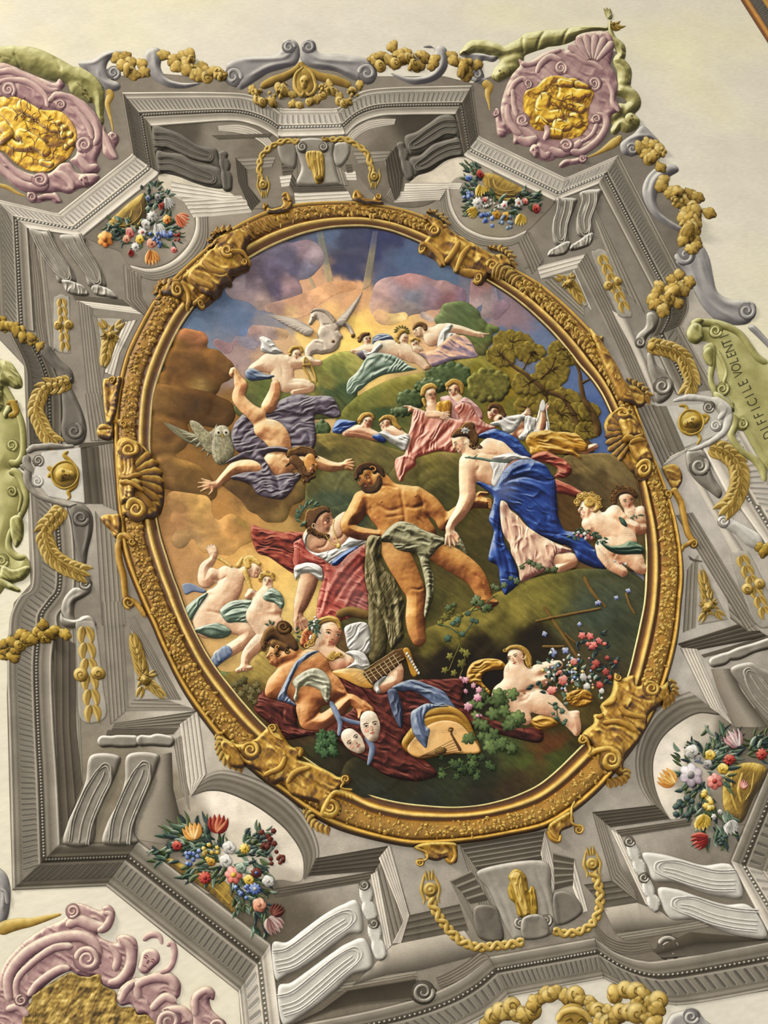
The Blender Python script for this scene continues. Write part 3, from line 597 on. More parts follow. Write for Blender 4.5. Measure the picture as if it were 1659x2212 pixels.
# gilt moulding of the next ceiling field, top right corner
strip_o = thing('gilded_moulding', 'narrow gilded moulding cut off by the top right corner', 'moulding', (1640, 50), mat='gilt')
strip('moulding', '1582,-30 1690,140', '1650,-60 1760,110', '0,.5,5d3a14 .05,2,8d5c22 .12,2.4,d8a44c .18,2,b5833a .22,1,5a4a34 .26,1,6d6458 .5,1,57503f .54,2.5,c9a04c .75,3,a8813a 1,3,8b6a2a', hs=1.5)
flutes('1582,-30 1690,140', '1650,-60 1760,110', .27, .49, 20, '453f33', 'a09888', wd=.6)
done()
# ---------------------------------------------------------------- more mouldings inside the bays
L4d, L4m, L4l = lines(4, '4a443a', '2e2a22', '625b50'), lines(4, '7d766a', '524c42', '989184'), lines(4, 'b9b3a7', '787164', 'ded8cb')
view(400, 0)
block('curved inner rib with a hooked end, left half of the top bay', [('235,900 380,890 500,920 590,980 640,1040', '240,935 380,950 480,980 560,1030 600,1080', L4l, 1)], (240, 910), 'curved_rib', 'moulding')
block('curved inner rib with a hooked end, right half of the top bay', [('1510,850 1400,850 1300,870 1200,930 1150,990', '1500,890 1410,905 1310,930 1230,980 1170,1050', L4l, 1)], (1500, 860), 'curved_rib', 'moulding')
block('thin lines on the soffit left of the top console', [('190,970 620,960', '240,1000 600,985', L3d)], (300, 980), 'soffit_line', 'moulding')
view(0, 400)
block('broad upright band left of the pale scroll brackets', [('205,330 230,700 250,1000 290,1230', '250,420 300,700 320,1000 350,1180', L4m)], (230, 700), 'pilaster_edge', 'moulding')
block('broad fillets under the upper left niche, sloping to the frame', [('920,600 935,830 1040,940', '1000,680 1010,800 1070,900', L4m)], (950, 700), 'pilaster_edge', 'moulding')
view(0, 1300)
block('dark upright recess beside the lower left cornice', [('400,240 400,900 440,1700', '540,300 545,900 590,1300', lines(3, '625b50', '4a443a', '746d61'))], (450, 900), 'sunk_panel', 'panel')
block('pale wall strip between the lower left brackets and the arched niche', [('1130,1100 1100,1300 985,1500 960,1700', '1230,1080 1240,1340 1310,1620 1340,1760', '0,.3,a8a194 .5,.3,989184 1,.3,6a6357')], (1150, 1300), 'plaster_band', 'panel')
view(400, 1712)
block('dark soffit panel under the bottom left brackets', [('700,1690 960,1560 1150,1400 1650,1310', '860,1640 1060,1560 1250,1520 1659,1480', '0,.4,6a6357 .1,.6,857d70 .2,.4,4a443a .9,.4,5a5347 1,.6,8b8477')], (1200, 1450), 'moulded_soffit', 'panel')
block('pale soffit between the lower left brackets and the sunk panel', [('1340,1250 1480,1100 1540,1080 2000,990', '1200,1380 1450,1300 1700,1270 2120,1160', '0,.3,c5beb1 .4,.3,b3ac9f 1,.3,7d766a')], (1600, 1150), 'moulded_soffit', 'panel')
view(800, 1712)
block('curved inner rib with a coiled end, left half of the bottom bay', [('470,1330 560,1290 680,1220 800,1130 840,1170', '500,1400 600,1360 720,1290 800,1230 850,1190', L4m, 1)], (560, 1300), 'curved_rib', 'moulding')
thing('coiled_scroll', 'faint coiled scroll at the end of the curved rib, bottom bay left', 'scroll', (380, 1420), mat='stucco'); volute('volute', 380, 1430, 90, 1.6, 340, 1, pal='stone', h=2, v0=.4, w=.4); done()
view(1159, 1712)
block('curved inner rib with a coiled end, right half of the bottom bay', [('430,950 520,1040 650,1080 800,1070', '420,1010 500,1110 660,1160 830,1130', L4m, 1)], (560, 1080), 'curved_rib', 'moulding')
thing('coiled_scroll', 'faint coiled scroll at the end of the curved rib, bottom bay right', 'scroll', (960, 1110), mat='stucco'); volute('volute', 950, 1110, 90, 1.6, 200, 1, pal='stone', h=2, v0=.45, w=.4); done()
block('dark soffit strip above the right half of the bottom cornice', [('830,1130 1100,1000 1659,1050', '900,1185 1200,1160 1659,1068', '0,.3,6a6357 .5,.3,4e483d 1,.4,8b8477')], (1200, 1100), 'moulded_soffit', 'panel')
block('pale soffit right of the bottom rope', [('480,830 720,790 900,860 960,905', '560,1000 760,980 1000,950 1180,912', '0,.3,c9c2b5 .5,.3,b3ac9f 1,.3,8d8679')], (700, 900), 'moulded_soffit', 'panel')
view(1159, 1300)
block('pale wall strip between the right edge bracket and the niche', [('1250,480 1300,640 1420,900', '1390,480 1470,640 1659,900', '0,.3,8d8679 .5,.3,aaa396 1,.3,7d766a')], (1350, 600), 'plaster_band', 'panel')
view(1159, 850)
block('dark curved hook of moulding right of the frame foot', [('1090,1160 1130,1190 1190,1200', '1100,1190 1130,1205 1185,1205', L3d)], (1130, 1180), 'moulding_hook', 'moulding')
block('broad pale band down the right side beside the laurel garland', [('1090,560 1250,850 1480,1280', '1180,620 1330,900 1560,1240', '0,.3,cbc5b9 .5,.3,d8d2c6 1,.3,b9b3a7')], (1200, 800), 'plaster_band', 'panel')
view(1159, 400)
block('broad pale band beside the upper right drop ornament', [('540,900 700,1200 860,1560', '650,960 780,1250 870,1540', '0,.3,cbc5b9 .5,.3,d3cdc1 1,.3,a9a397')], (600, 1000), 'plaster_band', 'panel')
# ================================================================ painted ornaments
clipr = lambda X, Y: np.full(np.shape(X), -1e3)
def console(label, polys, pal, grooves, group=None, ends=(), extra=(), vol=None):
    thing('scroll_bracket', label, 'bracket', P(polys[0])[0], group, mat='stucco')
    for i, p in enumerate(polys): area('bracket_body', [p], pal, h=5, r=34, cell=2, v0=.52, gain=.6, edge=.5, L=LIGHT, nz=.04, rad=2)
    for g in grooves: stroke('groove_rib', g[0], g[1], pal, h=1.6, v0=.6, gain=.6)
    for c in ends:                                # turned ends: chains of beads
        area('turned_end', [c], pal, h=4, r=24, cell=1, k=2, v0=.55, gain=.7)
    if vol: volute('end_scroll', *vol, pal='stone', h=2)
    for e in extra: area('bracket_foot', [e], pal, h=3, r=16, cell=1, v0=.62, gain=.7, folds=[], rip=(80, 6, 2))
    done()
def grooves(a, n, w, loop=True):                  # parallel ribs that follow a centre line of a console: (x,y,half width)
    p = np.asarray(P(a)); d = np.gradient(p[:, :2], axis=0); d /= np.hypot(d[:, 0], d[:, 1])[:, None]; N_ = np.column_stack([-d[:, 1], d[:, 0]]); out = []
    for k in n: out.append(np.column_stack([p[:, :2]+N_*p[:, 2:3]*k]))
    if loop: out.append(np.vstack([(p[:, :2]+N_*p[:, 2:3]*.62), [p[-1, :2]+d[-1]*p[-1, 2]*.6], (p[:, :2]-N_*p[:, 2:3]*.62)[::-1]])); out.append(np.vstack([(p[:, :2]+N_*p[:, 2:3]*.8), [p[-1, :2]+d[-1]*p[-1, 2]*.85+N_[-1]*p[-1, 2]*.4], [p[-1, :2]+d[-1]*p[-1, 2]*.85-N_[-1]*p[-1, 2]*.4], (p[:, :2]-N_*p[:, 2:3]*.8)[::-1]]))
    return [(o, w) for o in out]
DK = RMP('2c2820 443f35 5c564b 746e62 938c7f')
view(0, 0)
console('upper of the two dark scroll brackets at the left of the top bay', ['1095,915 1200,922 1300,960 1420,1035 1540,1058 1565,1110 1585,1215 1510,1175 1400,1140 1290,1085 1190,1068 1112,1085'], DK, grooves('1100,1000,60 1200,1000,58 1300,1040,55 1400,1090,50 1490,1120,40', (0,), 14))
console('lower of the two dark scroll brackets at the left of the top bay', ['1120,1100 1200,1090 1300,1110 1400,1165 1520,1190 1590,1225 1605,1340 1500,1340 1400,1310 1280,1262 1180,1240 1138,1245'], DK, grooves('1130,1175,60 1220,1170,58 1320,1205,55 1420,1250,52 1510,1280,42', (0,), 14), ends=[[(1600, 1110, 34), (1600, 1140, 28), (1612, 1180, 40), (1614, 1230, 28), (1625, 1270, 40), (1630, 1340, 34)]])
view(800, 0)
console('upper of the two dark scroll brackets at the right of the top bay', ['600,840 500,830 420,880 330,940 245,980 270,1100 310,1110 400,1085 500,1010 600,985 640,985'], DK, grooves('620,910,60 530,910,58 440,960,55 350,1020,46 310,1040,36', (0,), 14))
console('lower of the two dark scroll brackets at the right of the top bay', ['640,1000 560,1000 450,1040 360,1110 280,1140 310,1250 350,1250 440,1220 540,1150 640,1120 665,1120'], DK, grooves('650,1060,56 570,1070,54 480,1110,52 400,1165,46 350,1190,36', (0,), 14), ends=[[(215, 1040, 28), (225, 1070, 24), (240, 1110, 36), (240, 1150, 24), (260, 1200, 36), (280, 1260, 30)]])
view(0, 400)
PB = 'stone'
console('left of the two pale scroll brackets under the upper left cornice', ['210,315 290,330 370,345 385,420 440,510 510,600 545,690 470,695 410,690 380,590 300,480 240,400'], PB, grooves('290,340,76 330,430,74 390,530,70 450,610,62 475,650,44', (0,), 12), extra=['450,690 540,700 600,722 635,785 560,790 480,768 455,720'])
console('right of the two pale scroll brackets under the upper left cornice', ['430,360 600,372 612,440 670,540 735,640 762,722 700,728 630,718 600,620 530,540 470,450'], PB, grooves('520,370,80 555,450,74 620,550,68 670,630,60 690,675,44', (0,), 12), extra=['660,730 760,735 820,770 840,812 760,800 680,782'])
view(1159, 400)
console('left of the two pale scroll brackets under the upper right cornice', ['140,105 285,92 280,150 240,260 230,350 240,418 200,432 130,420 110,330 120,240 150,170'], PB, grooves('210,100,66 200,180,62 175,270,60 170,340,56 175,370,44', (0,), 12), extra=['120,450 240,410 210,490 90,512 84,480'])
console('right of the two pale scroll brackets under the upper right cornice', ['310,55 455,28 450,100 400,230 412,345 350,370 290,350 288,230 330,140'], PB, grooves('380,50,66 380,120,62 345,230,58 345,290,54 350,320,42', (0,), 12), extra=['262,420 400,350 380,430 246,470'])
view(0, 1300)
console('left of the two tall fluted scroll brackets at the lower left', ['650,1100 850,1100 845,1200 780,1350 700,1500 660,1735 465,1740 480,1600 560,1420 610,1290'], PB, grooves('565,1735,90 590,1580,92 660,1400,92 730,1270,84 750,1215,60', (0,), 16), ends=[[(740, 1000, 44), (800, 1000, 40), (850, 1000, 46), (960, 1000, 44)]])
console('right of the two tall fluted scroll brackets at the lower left', ['915,1095 1130,1090 1122,1200 1070,1330 990,1480 965,1650 985,1735 745,1738 760,1600 840,1440 890,1290'], PB, grooves('855,1735,96 875,1580,96 945,1400,94 1010,1260,86 1030,1200,60', (0,), 16), ends=[[(1020, 995, 42), (1080, 995, 38), (1130, 990, 46), (1210, 1000, 42)]])
view(400, 1712)
console('upper of the two bright scroll brackets at the bottom left', ['625,1085 730,1070 850,980 1000,870 1130,800 1235,780 1275,990 1180,1020 1080,1090 950,1190 830,1270 740,1310 650,1338'], 'lstone', grooves('640,1210,100 760,1180,96 900,1080,92 1030,980,90 1150,905,78', (0, .3), 14), ends=[[(1290, 690, 44), (1300, 740, 50), (1305, 785, 36), (1315, 830, 50), (1335, 880, 46)]], vol=(1285, 665, 40, 1.3, 180, -1))
console('lower of the two bright scroll brackets at the bottom left', ['665,1400 760,1360 900,1260 1050,1150 1160,1080 1290,1050 1342,1250 1200,1312 1080,1420 960,1520 830,1610 700,1660'], 'lstone', grooves('680,1530,100 800,1490,96 940,1380,92 1080,1260,88 1200,1170,74', (0, .3), 14), ends=[[(1350, 950, 42), (1360, 1000, 52), (1370, 1060, 38), (1385, 1110, 50), (1400, 1160, 46)]], vol=(1352, 940, 40, 1.3, 180, -1))
view(1159, 1712)
console('upper of the two bright scroll brackets at the bottom right', ['760,435 900,440 1050,480 1200,520 1390,520 1482,742 1350,752 1200,720 1020,650 850,635 800,540'], 'lstone', grooves('1430,630,96 1280,630,94 1130,595,92 1000,555,86 910,540,66', (0, -.3), 14), ends=[[(680, 390, 36), (700, 440, 46), (715, 485, 34), (735, 530, 46), (755, 570, 34)]], vol=(670, 352, 40, 1.3, 0, 1))
console('lower of the two bright scroll brackets at the bottom right', ['870,695 1000,690 1150,740 1350,800 1530,812 1652,1030 1500,1037 1330,990 1150,910 960,903'], 'lstone', grooves('1590,920,100 1430,905,96 1270,870,92 1120,815,86 1030,800,66', (0, -.3), 14), ends=[[(790, 650, 36), (805, 700, 46), (820, 740, 34), (840, 790, 48), (855, 830, 30)]], vol=(772, 610, 40, 1.3, 0, 1))
view(1159, 1300)
console('big fluted scroll bracket cut off by the right edge above the niche', ['1390,480 1520,430 1600,460 1720,560 1740,900 1660,860 1560,740 1470,610'], PB, grooves('1720,760,90 1620,660,80 1560,570,70 1530,520,50', (0,), 14), ends=[[(1275, 430, 40), (1340, 410, 44), (1380, 390, 34), (1450, 370, 44), (1560, 330, 36), (1659, 300, 40)]])
view(400, 0)
thing('keystone_console', 'pale tapering console with a gilt channel at the middle of the top bay', 'bracket', (950, 1100), mat='stucco')
area('side_wing', ['700,1000 790,1020 800,1130 780,1210 700,1170 660,1060'], 'stone', h=3, r=20, v0=.5); area('side_wing', ['1060,1040 1160,1020 1180,1100 1120,1190 1070,1170'], 'stone', h=3, r=20, v0=.6)
area('shaft', ['800,1010 1050,1010 1060,1130 1110,1310 1125,1325 815,1330 830,1200'], 'stone', h=4, r=26, v0=.58); area('cap', ['830,1000 1000,1000 990,1090 840,1090'], 'stone', h=4, r=14, v0=.55)
volute('scroll', 840, 1050, 38, 1.4, 270, -1, pal='stone'); volute('scroll', 990, 1050, 36, 1.4, 270, 1, pal='stone')
area('gilt_channel', ['868,1095 980,1095 1000,1180 995,1290 960,1316 930,1300 905,1220 880,1190'], 'gold', h=4, r=22, cell=1, folds=[('900,1110 930,1200 945,1290', 8, 2.5), ('950,1110 960,1200 965,1290', 8, 2.5)], rip=(85, 5, 2)); polar('drop_hollow', 960, 1275, 30, 22, pal='dgold', v0=.2, h=1); done()
view(800, 1712)
thing('keystone_console', 'pale console with a gilt arched channel at the middle of the bottom bay', 'bracket', (1080, 700), mat='stucco')
area('shaft', ['780,555 1240,490 1300,700 1340,920 1280,1030 1060,1060 1000,1020 930,880 850,700'], 'stone', h=4, r=40, v0=.6, folds=[('850,590 950,780 1030,1010', 16, -2), ('1180,560 1260,760 1300,950', 12, -2)])
area('side_wing', ['740,830 880,810 930,900 950,1060 780,1040'], 'stone', h=3, r=24, v0=.35); area('side_wing', ['1310,730 1440,720 1520,860 1340,950'], 'stone', h=3, r=24, v0=.4)
area('gilt_leaf', ['1000,640 990,600 1030,550 1080,560 1120,610 1135,700 1150,670 1180,690 1200,800 1190,890 1070,890 1040,800 1000,760 985,690'], 'dgold', h=4, r=26, cell=1, v0=.5, rip=(75, 6, 3)); area('gilt_channel', [[(1045, 610, 44), (1085, 760, 34), (1120, 860, 26)]], 'gold', h=4, r=30, cell=1, v0=.6, rip=(75, 5, 2))
volute('scroll', 1075, 940, 46, 1.4, 250, -1, pal='stone'); volute('scroll', 1260, 920, 50, 1.4, 290, 1, pal='stone'); area('cap', ['1090,900 1230,880 1280,1020 1100,1050'], 'stone', h=3, r=20, v0=.5); done()
# ---------------------------------------------------------------- ropes
def rope(label, path, w, rosette, ang):
    thing('gilt_rope', label, 'rope', P(path)[0][:2], mat='fresco'); p = spline(T(P(path)), False, 2); n = len(p); s = np.arange(n)*2.0
    d = np.gradient(p, axis=0); d /= np.hypot(d[:, 0], d[:, 1])[:, None]; N_ = np.column_stack([-d[:, 1], d[:, 0]]); k = w/VS*.34; q0 = VS; 
    V(0, 0, 1)
    for ph in (0, math.pi): c = p+N_*(k*np.sin(s/5.5+ph))[:, None]; stroke('strand', c[::2], w/q0*.62, 'gold', h=2, v0=.6, step=2, gain=.6)
    V(*VK)
    x, y, r = rosette; a = math.radians(ang)
    for sg in (-1, 1): stroke('rosette_arm', [(x+r*(u*math.cos(a)-v*math.sin(a)), y+r*(u*math.sin(a)+v*math.cos(a)), r*wd) for u, v, wd in ((sg*.45, -1.9, .2), (sg*.75, -1.1, .34), (sg*1.05, 0, .4), (sg*.8, 1.1, .3), (sg*.95, 1.7, .16))], 1, 'gold', h=2)
    for u in (-.25, .05, .3): leaf('tip_leaf', x+r*(u*math.cos(a)+1.0*math.sin(a)), y+r*(u*math.sin(a)-1.0*math.cos(a)), x+r*(u*1.6*math.cos(a)+2.3*math.sin(a)), y+r*(u*1.6*math.sin(a)-2.3*math.cos(a)), r*.4, 0, 'gold')
    polar('rosette', x, y, r*.85, r*.85, pal='gold', h=2.5, v0=.5); stroke('rosette_ring', [(x+r*.5*math.cos(t), y+r*.5*math.sin(t)) for t in np.linspace(0, 6.28, 13)[:-1]], r*.2, 'gold', h=1.5, closed=True); polar('eye', x, y, r*.2, r*.2, pal='gold', v0=.7, h=2)
    done()
view(400, 0)
rope('left gilt rope hanging from the top console to a rosette', '820,1020 740,1010 660,1025 600,1060 550,1110 530,1190 540,1270 555,1310', 38, (560, 1325, 40), 175)
rope('right gilt rope hanging from the top console to a rosette', '980,1005 1060,1000 1150,1000 1220,1030 1290,1080 1320,1150 1350,1250', 38, (1357, 1265, 38), 185)
view(800, 1712)
rope('left gilt rope looping up from the bottom console', '1100,1070 1000,1090 900,1100 780,1110 660,1070 560,980 500,900 450,810 430,730', 60, (430, 695, 62), -5)
rope('right gilt rope looping up from the bottom console', '1310,990 1400,1010 1520,990 1600,930 1640,840 1650,740 1630,640 1590,560', 56, (1590, 512, 56), -8)
# ---------------------------------------------------------------- grey scrolls on the outer edge
MV = 'mauve'
def gscroll(label, bodies, vols, folds=(), at=None, strokes=()):
    thing('volute_scroll', label, 'scroll', at or P(bodies[0])[0], mat='stucco')
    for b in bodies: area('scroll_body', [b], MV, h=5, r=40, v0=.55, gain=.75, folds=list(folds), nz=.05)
    for s in strokes: stroke('scroll_rib', s, 1, MV, h=2.5, v0=.6)
    for v in vols: volute('volute', *v[:3], v[3] if len(v) > 3 else 1.4, v[4] if len(v) > 4 else 0, v[5] if len(v) > 5 else 1, pal=MV, h=2.5, w=.5)
    done()
view(0, 0)
gscroll('grey volute at the left shoulder of the top bay, beside the gilt leaves', ['560,450 600,430 660,420 720,380 800,355 880,362 910,380 850,400 790,420 760,480 780,560 850,590 860,630 820,650 760,640 700,590 640,520 590,490'], [(815, 520, 52, 1.4, 90, -1)], [('600,460 680,450 760,400 860,370', 12, 2), ('700,500 720,570 800,620', 12, 2)])
gscroll('grey twisted volute left of the top fruit garland', ['1040,370 1090,338 1140,345 1160,400 1150,480 1200,560 1300,590 1420,590 1430,600 1320,630 1200,620 1110,570 1050,500 1030,430'], [], [('1100,360 1120,480 1180,570 1300,610', 16, 3), ('1060,420 1090,500 1160,580', 12, -2)])
view(400, 0)
gscroll('left grey horn shaped scroll at the top centre', ['300,450 400,410 520,395 640,385 690,340 700,290 740,275 790,290 815,330 820,400 790,460 700,490 600,520 520,570 440,620 400,640 370,620 330,540 300,500'], [(345, 545, 70, 1.2, 20, -1), (745, 335, 50, 1.2, 0, -1)], [('420,430 560,430 700,420 780,360', 16, 3), ('450,560 600,480 760,450', 14, 2.5), ('560,380 600,365 660,370', 8, 2)])
gscroll('right grey horn shaped scroll at the top centre', ['825,340 850,290 890,275 930,300 945,360 1000,385 1100,385 1230,400 1310,420 1350,470 1350,560 1310,605 1270,590 1180,560 1080,510 940,490 860,460 825,410'], [(1305, 520, 72, 1.2, 180, 1), (885, 335, 50, 1.2, 180, 1)], [('880,380 960,430 1080,440 1240,450', 16, 3), ('900,460 1050,480 1200,540', 14, 2.5), ('980,370 1040,362 1080,380', 8, 2)])
view(800, 0)
gscroll('grey twisted volute right of the top fruit garland', ['380,335 420,318 460,350 450,420 440,500 380,545 260,550 150,520 200,560 300,600 420,590 500,550 550,480 555,400 540,340 490,320 460,340'], [], [('500,340 520,440 460,540 330,580', 16, 3), ('200,520 330,560 430,520', 12, 2)])
gscroll('grey volute at the right shoulder of the top bay, beside the gilt leaves', ['680,400 700,370 800,375 860,395 915,380 920,410 880,440 810,430 800,470 800,530 850,580 820,600 760,590 710,540 740,480'], [(765, 530, 50, 1.4, 90, 1)], [('700,390 800,400 900,400', 10, 2)])
view(1159, 0)
gscroll('grey volute under the right putto, upper right', ['640,990 700,950 760,890 830,950 880,1010 800,1000 740,1020 710,1080 650,1110 610,1090 600,1030'], [(690, 1065, 48, 1.4, 200, 1)], [('640,1010 720,980 820,980', 12, 2.5)])
gscroll('grey S shaped volute right of the upper right garland', ['940,1170 1000,1180 1020,1220 960,1260 900,1310 870,1370 860,1450 900,1530 1000,1600 1060,1630 1040,1659 940,1620 830,1540 770,1440 760,1340 800,1250 870,1190'], [], [('960,1210 850,1290 820,1400 860,1520 980,1610', 18, 3), ('900,1200 820,1280 790,1380', 12, -2)])
view(1159, 400)
gscroll('large grey cornucopia scroll at the right above the green cartouche', ['1010,520 1060,450 1130,430 1190,430 1240,520 1270,660 1300,760 1380,810 1480,820 1560,840 1575,900 1530,980 1450,1000 1380,990 1280,960 1180,850 1110,720 1060,620 1000,560'], [(1070, 500, 74, 1.2, 200, -1), (1510, 900, 66, 1.4, 300, 1)], [('1160,520 1220,700 1320,830 1450,880', 20, 3.5), ('1100,600 1180,780 1300,900 1420,960', 16, 3), ('1200,480 1250,640 1310,780', 10, -2)])
gscroll('grey wavy volute at the right edge beside the cartouche', ['1520,1020 1580,1080 1659,1160 1720,1230 1720,1180 1640,1080 1560,1000'], [], [('1540,1020 1640,1120 1710,1210', 10, 2)])
view(0, 1712)
gscroll('grey rounded volute cut off by the lower left edge', ['-60,520 0,545 50,600 72,700 70,800 50,900 0,960 -60,960'], [], [('-20,600 30,700 20,860', 16, 3)], strokes=['0,690,24 40,720,30 50,800,26'])
view(1159, 1712)
gscroll('grey volute at the bottom edge right of the gilt mask', ['960,1600 1060,1560 1100,1540 1160,1560 1200,1620 1300,1720 950,1720'], [(1110, 1610, 60, 1.3, 0, 1)], [('1120,1560 1170,1620 1220,1700', 14, 3)])
# side brackets with volutes
def sbracket(label, body, vols, folds, pal='stone', v0=.5, at=None):
    thing('side_bracket', label, 'bracket', at or P(body)[0], mat='stucco'); area('bracket_body', [body], pal, h=4, r=30, v0=v0, gain=.7, folds=folds)
    for v in vols: volute('volute', *v, pal=pal, h=2.5, w=.5)
    done()
view(0, 400)
sbracket('dark curled bracket under the fruit garland, left side', '300,1140 350,1150 390,1200 440,1260 500,1310 525,1360 520,1420 440,1400 400,1330 340,1270 290,1200', [(485, 1375, 34, 1.3, 0, 1)], [('320,1160 380,1250 460,1330', 12, 2.5)], 'dstone')
view(0, 850)
sbracket('dark teardrop bracket above the left gold mask', '440,-110 500,-60 560,60 600,160 620,260 600,340 540,370 470,350 440,260 450,140', [(535, 270, 64, 1.4, 270, 1)], [('500,0 570,120 600,240', 12, 3)], 'dstone')
sbracket('dark teardrop bracket below the left gold mask', '510,810 580,790 640,830 665,900 660,1000 630,1120 610,1240 570,1230 540,1100 520,960', [(580, 890, 66, 1.4, 0, 1)], [('640,900 630,1020 600,1160', 12, 3)], 'dstone')
sbracket('rolled grey bracket with a round eye, lower left side', '570,1310 620,1300 655,1350 650,1420 600,1460 540,1500 530,1600 560,1659 520,1680 470,1659 440,1560 460,1470 520,1400 580,1380', [(608, 1362, 48, 1.3, 0, 1)], [('590,1440 510,1500 500,1600', 16, 3)], 'stone', .55)
view(0, 1300)
sbracket('arched grey moulding over the lower left drop ornament', '440,80 470,120 540,130 590,100 650,100 690,160 650,190 540,185 470,180 430,140', [], [('450,120 540,150 620,120', 12, 2)], 'stone', .55)
view(1159, 400)
sbracket('pale curled bracket right of the frame, above the mask', '790,920 840,910 870,960 850,1040 800,1080 770,1140 730,1150 708,1110 730,1060 780,1010', [(745, 1125, 36, 1.3, 270, 1)], [('820,940 830,1020 760,1090', 12, 2)])
sbracket('grey teardrop bracket above the right gold mask', '790,1210 830,1200 860,1280 930,1350 980,1420 970,1500 900,1560 850,1540 830,1420 800,1330', [(905, 1440, 66, 1.4, 300, 1)], [('820,1240 860,1360 950,1460', 12, 2.5)])
view(1159, 850)
sbracket('pale teardrop bracket below the right gold mask', '1070,430 1130,400 1200,420 1240,520 1270,600 1330,700 1310,750 1240,700 1160,640 1090,550', [(1170, 520, 74, 1.5, 300, 1)], [('1220,540 1260,640 1310,720', 12, 2.5)])
sbracket('pale rolled bracket under the right laurel garland', '1310,890 1370,880 1430,910 1520,960 1600,1020 1620,1090 1580,1115 1500,1080 1430,1010 1340,960 1305,930', [(1345, 915, 44, 1.4, 180, 1)], [('1380,920 1480,990 1580,1080', 16, 3)], 'lstone', .5)
# ---------------------------------------------------------------- garlands
R4 = random.Random(11)
def lobed(x, y, r, a, pal): return polar('leaf', x, y, r, r*.8, a, pal, h=2.2, lobes=R4.choice([3, 4, 5]), depth=.2, v0=R4.uniform(.42, .64), gain=.45, nr=5, rays=R4.choice([8, 11]), rim=.65)
def fruit(x, y, r, pal):
    o = polar('fruit', x, y, r, r*R4.uniform(.85, 1), R4.uniform(0, 90), pal, h=3.5, v0=.58, gain=.5)
    if r > 24: stroke('fruit_crease', spiral(x, y, r*.5, 1, R4.uniform(0, 360), R4.choice([-1, 1])), r*.14, pal, h=.5, v0=.25, na=5, step=2)
def grapes(x, y, r, pal, n=9):
    for i in range(n): a = R4.uniform(0, 6.28); d = r*R4.uniform(0, 1); polar('berry', x+d*math.cos(a), y+d*math.sin(a), r*.33, r*.33, pal=pal, h=2.4, v0=.6, gain=.5, nr=3, nt=10)
def garland(label, path, w, seq, pal='gold', group=None, at=None):
    """seq letters along the path: L leaf, F fruit, G grapes"""
    thing('fruit_garland', label, 'garland', at or P(path)[0][:2], group); c = spline(T(P(path)), False, 2); n = len(seq)
    for i, ch in enumerate(seq):
        p = c[int((i+.5)/n*(len(c)-1))]; x, y = (p[0]-VX)*VS, (p[1]-VY)*VS
        for sd in (-1, 1) if ch == 'L' else (R4.choice([-1, 1]),): lobed(x+R4.uniform(-.2, .2)*w+sd*w*.28, y+R4.uniform(-.15, .15)*w+sd*w*.18, w*.42, R4.uniform(0, 360), pal)
        if ch == 'F': fruit(x, y, w*.34, pal)
        if ch == 'G': grapes(x, y, w*.36, pal)
    done()
def laurel(label, path, w, n, pal='gold'):
    thing('laurel_wreath', label, 'garland', P(path)[0][:2]); c = spline(T(P(path)), False, 1); d = np.gradient(c, axis=0); d /= np.hypot(d[:, 0], d[:, 1])[:, None]
    for i in range(n):
        k = int((i+.3)/n*(len(c)-4)); p, t_ = c[k], d[k]; N_ = np.array([-t_[1], t_[0]])
        for sd in (-1, 1, 0):
            e = p+t_*w/VS*.75+N_*sd*w/VS*.52; s = p+N_*sd*w/VS*.1; q = [((v[0]-VX)*VS, (v[1]-VY)*VS) for v in (s, e)]
            leaf('leaf', *q[0], *q[1], w*.42, .12*sd, pal, h=2.6, v0=R4.uniform(.45, .68), gain=.4)
    done()
view(0, 0)
garland('gilt leaf cluster nearest the left shoulder of the top bay', '850,430 900,440 960,430 1000,480 900,500 990,510', 130, 'LLLGL')
garland('gilt fruit garland left of the top centre scrolls', '1190,390 1220,460 1300,460 1360,400 1400,480 1370,540 1480,480 1490,560 1570,500 1580,580', 130, 'LLLGFLLFLG')
view(800, 0)
garland('gilt fruit garland right of the top centre scrolls', '30,400 60,470 120,420 180,450 200,370 250,440 300,400 300,470 370,410 420,410 420,480', 130, 'LFLFLFFGFLL')
garland('gilt leaf cluster nearest the right shoulder of the top bay', '590,390 610,450 650,410 680,480 720,440 660,540', 120, 'LLGFLL')
view(1159, 0)
garland('short gilt garland under the volute, upper right', '780,1040 880,1050 760,1100 830,1140 900,1100 840,1200', 130, 'LLLFGL')
garland('long gilt fruit garland hanging down the upper right edge', '980,1290 920,1350 1000,1370 1060,1400 980,1430 1120,1400 1120,1480 1080,1540 1180,1520 1090,1610 1170,1600', 140, 'LLFGLLFLLGF')
view(1159, 400)
garland('lower end of the gilt garland beside the cornucopia mouth', '1170,230 1080,290 1140,330 1090,370 1130,400 1030,430', 130, 'LGFLLL')
garland('gilt fruit garland draped across the right cornice', '1030,620 1040,680 980,740 1030,730 920,760 960,810 880,850 900,800 850,870 930,870', 130, 'LGFLLFGLLL')
view(0, 400)
garland('ochre garland entering from the left edge across the cornice', '-30,930 20,1000 90,1010 140,1060 190,1100 240,1120 280,1140', 110, 'LLFLLLL', 'dgold')
view(0, 1300)
garland('ochre garland across the lower left cornice, cut off by the left edge', '-20,330 30,400 80,300 150,310 180,230 240,260 290,180 320,260 360,180 400,230 430,190', 130, 'LLLFLLFLGLL', 'dgold')
view(1159, 850)
garland('small gilt fruit knot at the right edge, lower half', '1640,1080 1670,1140 1690,1060', 110, 'FLF', 'dgold')
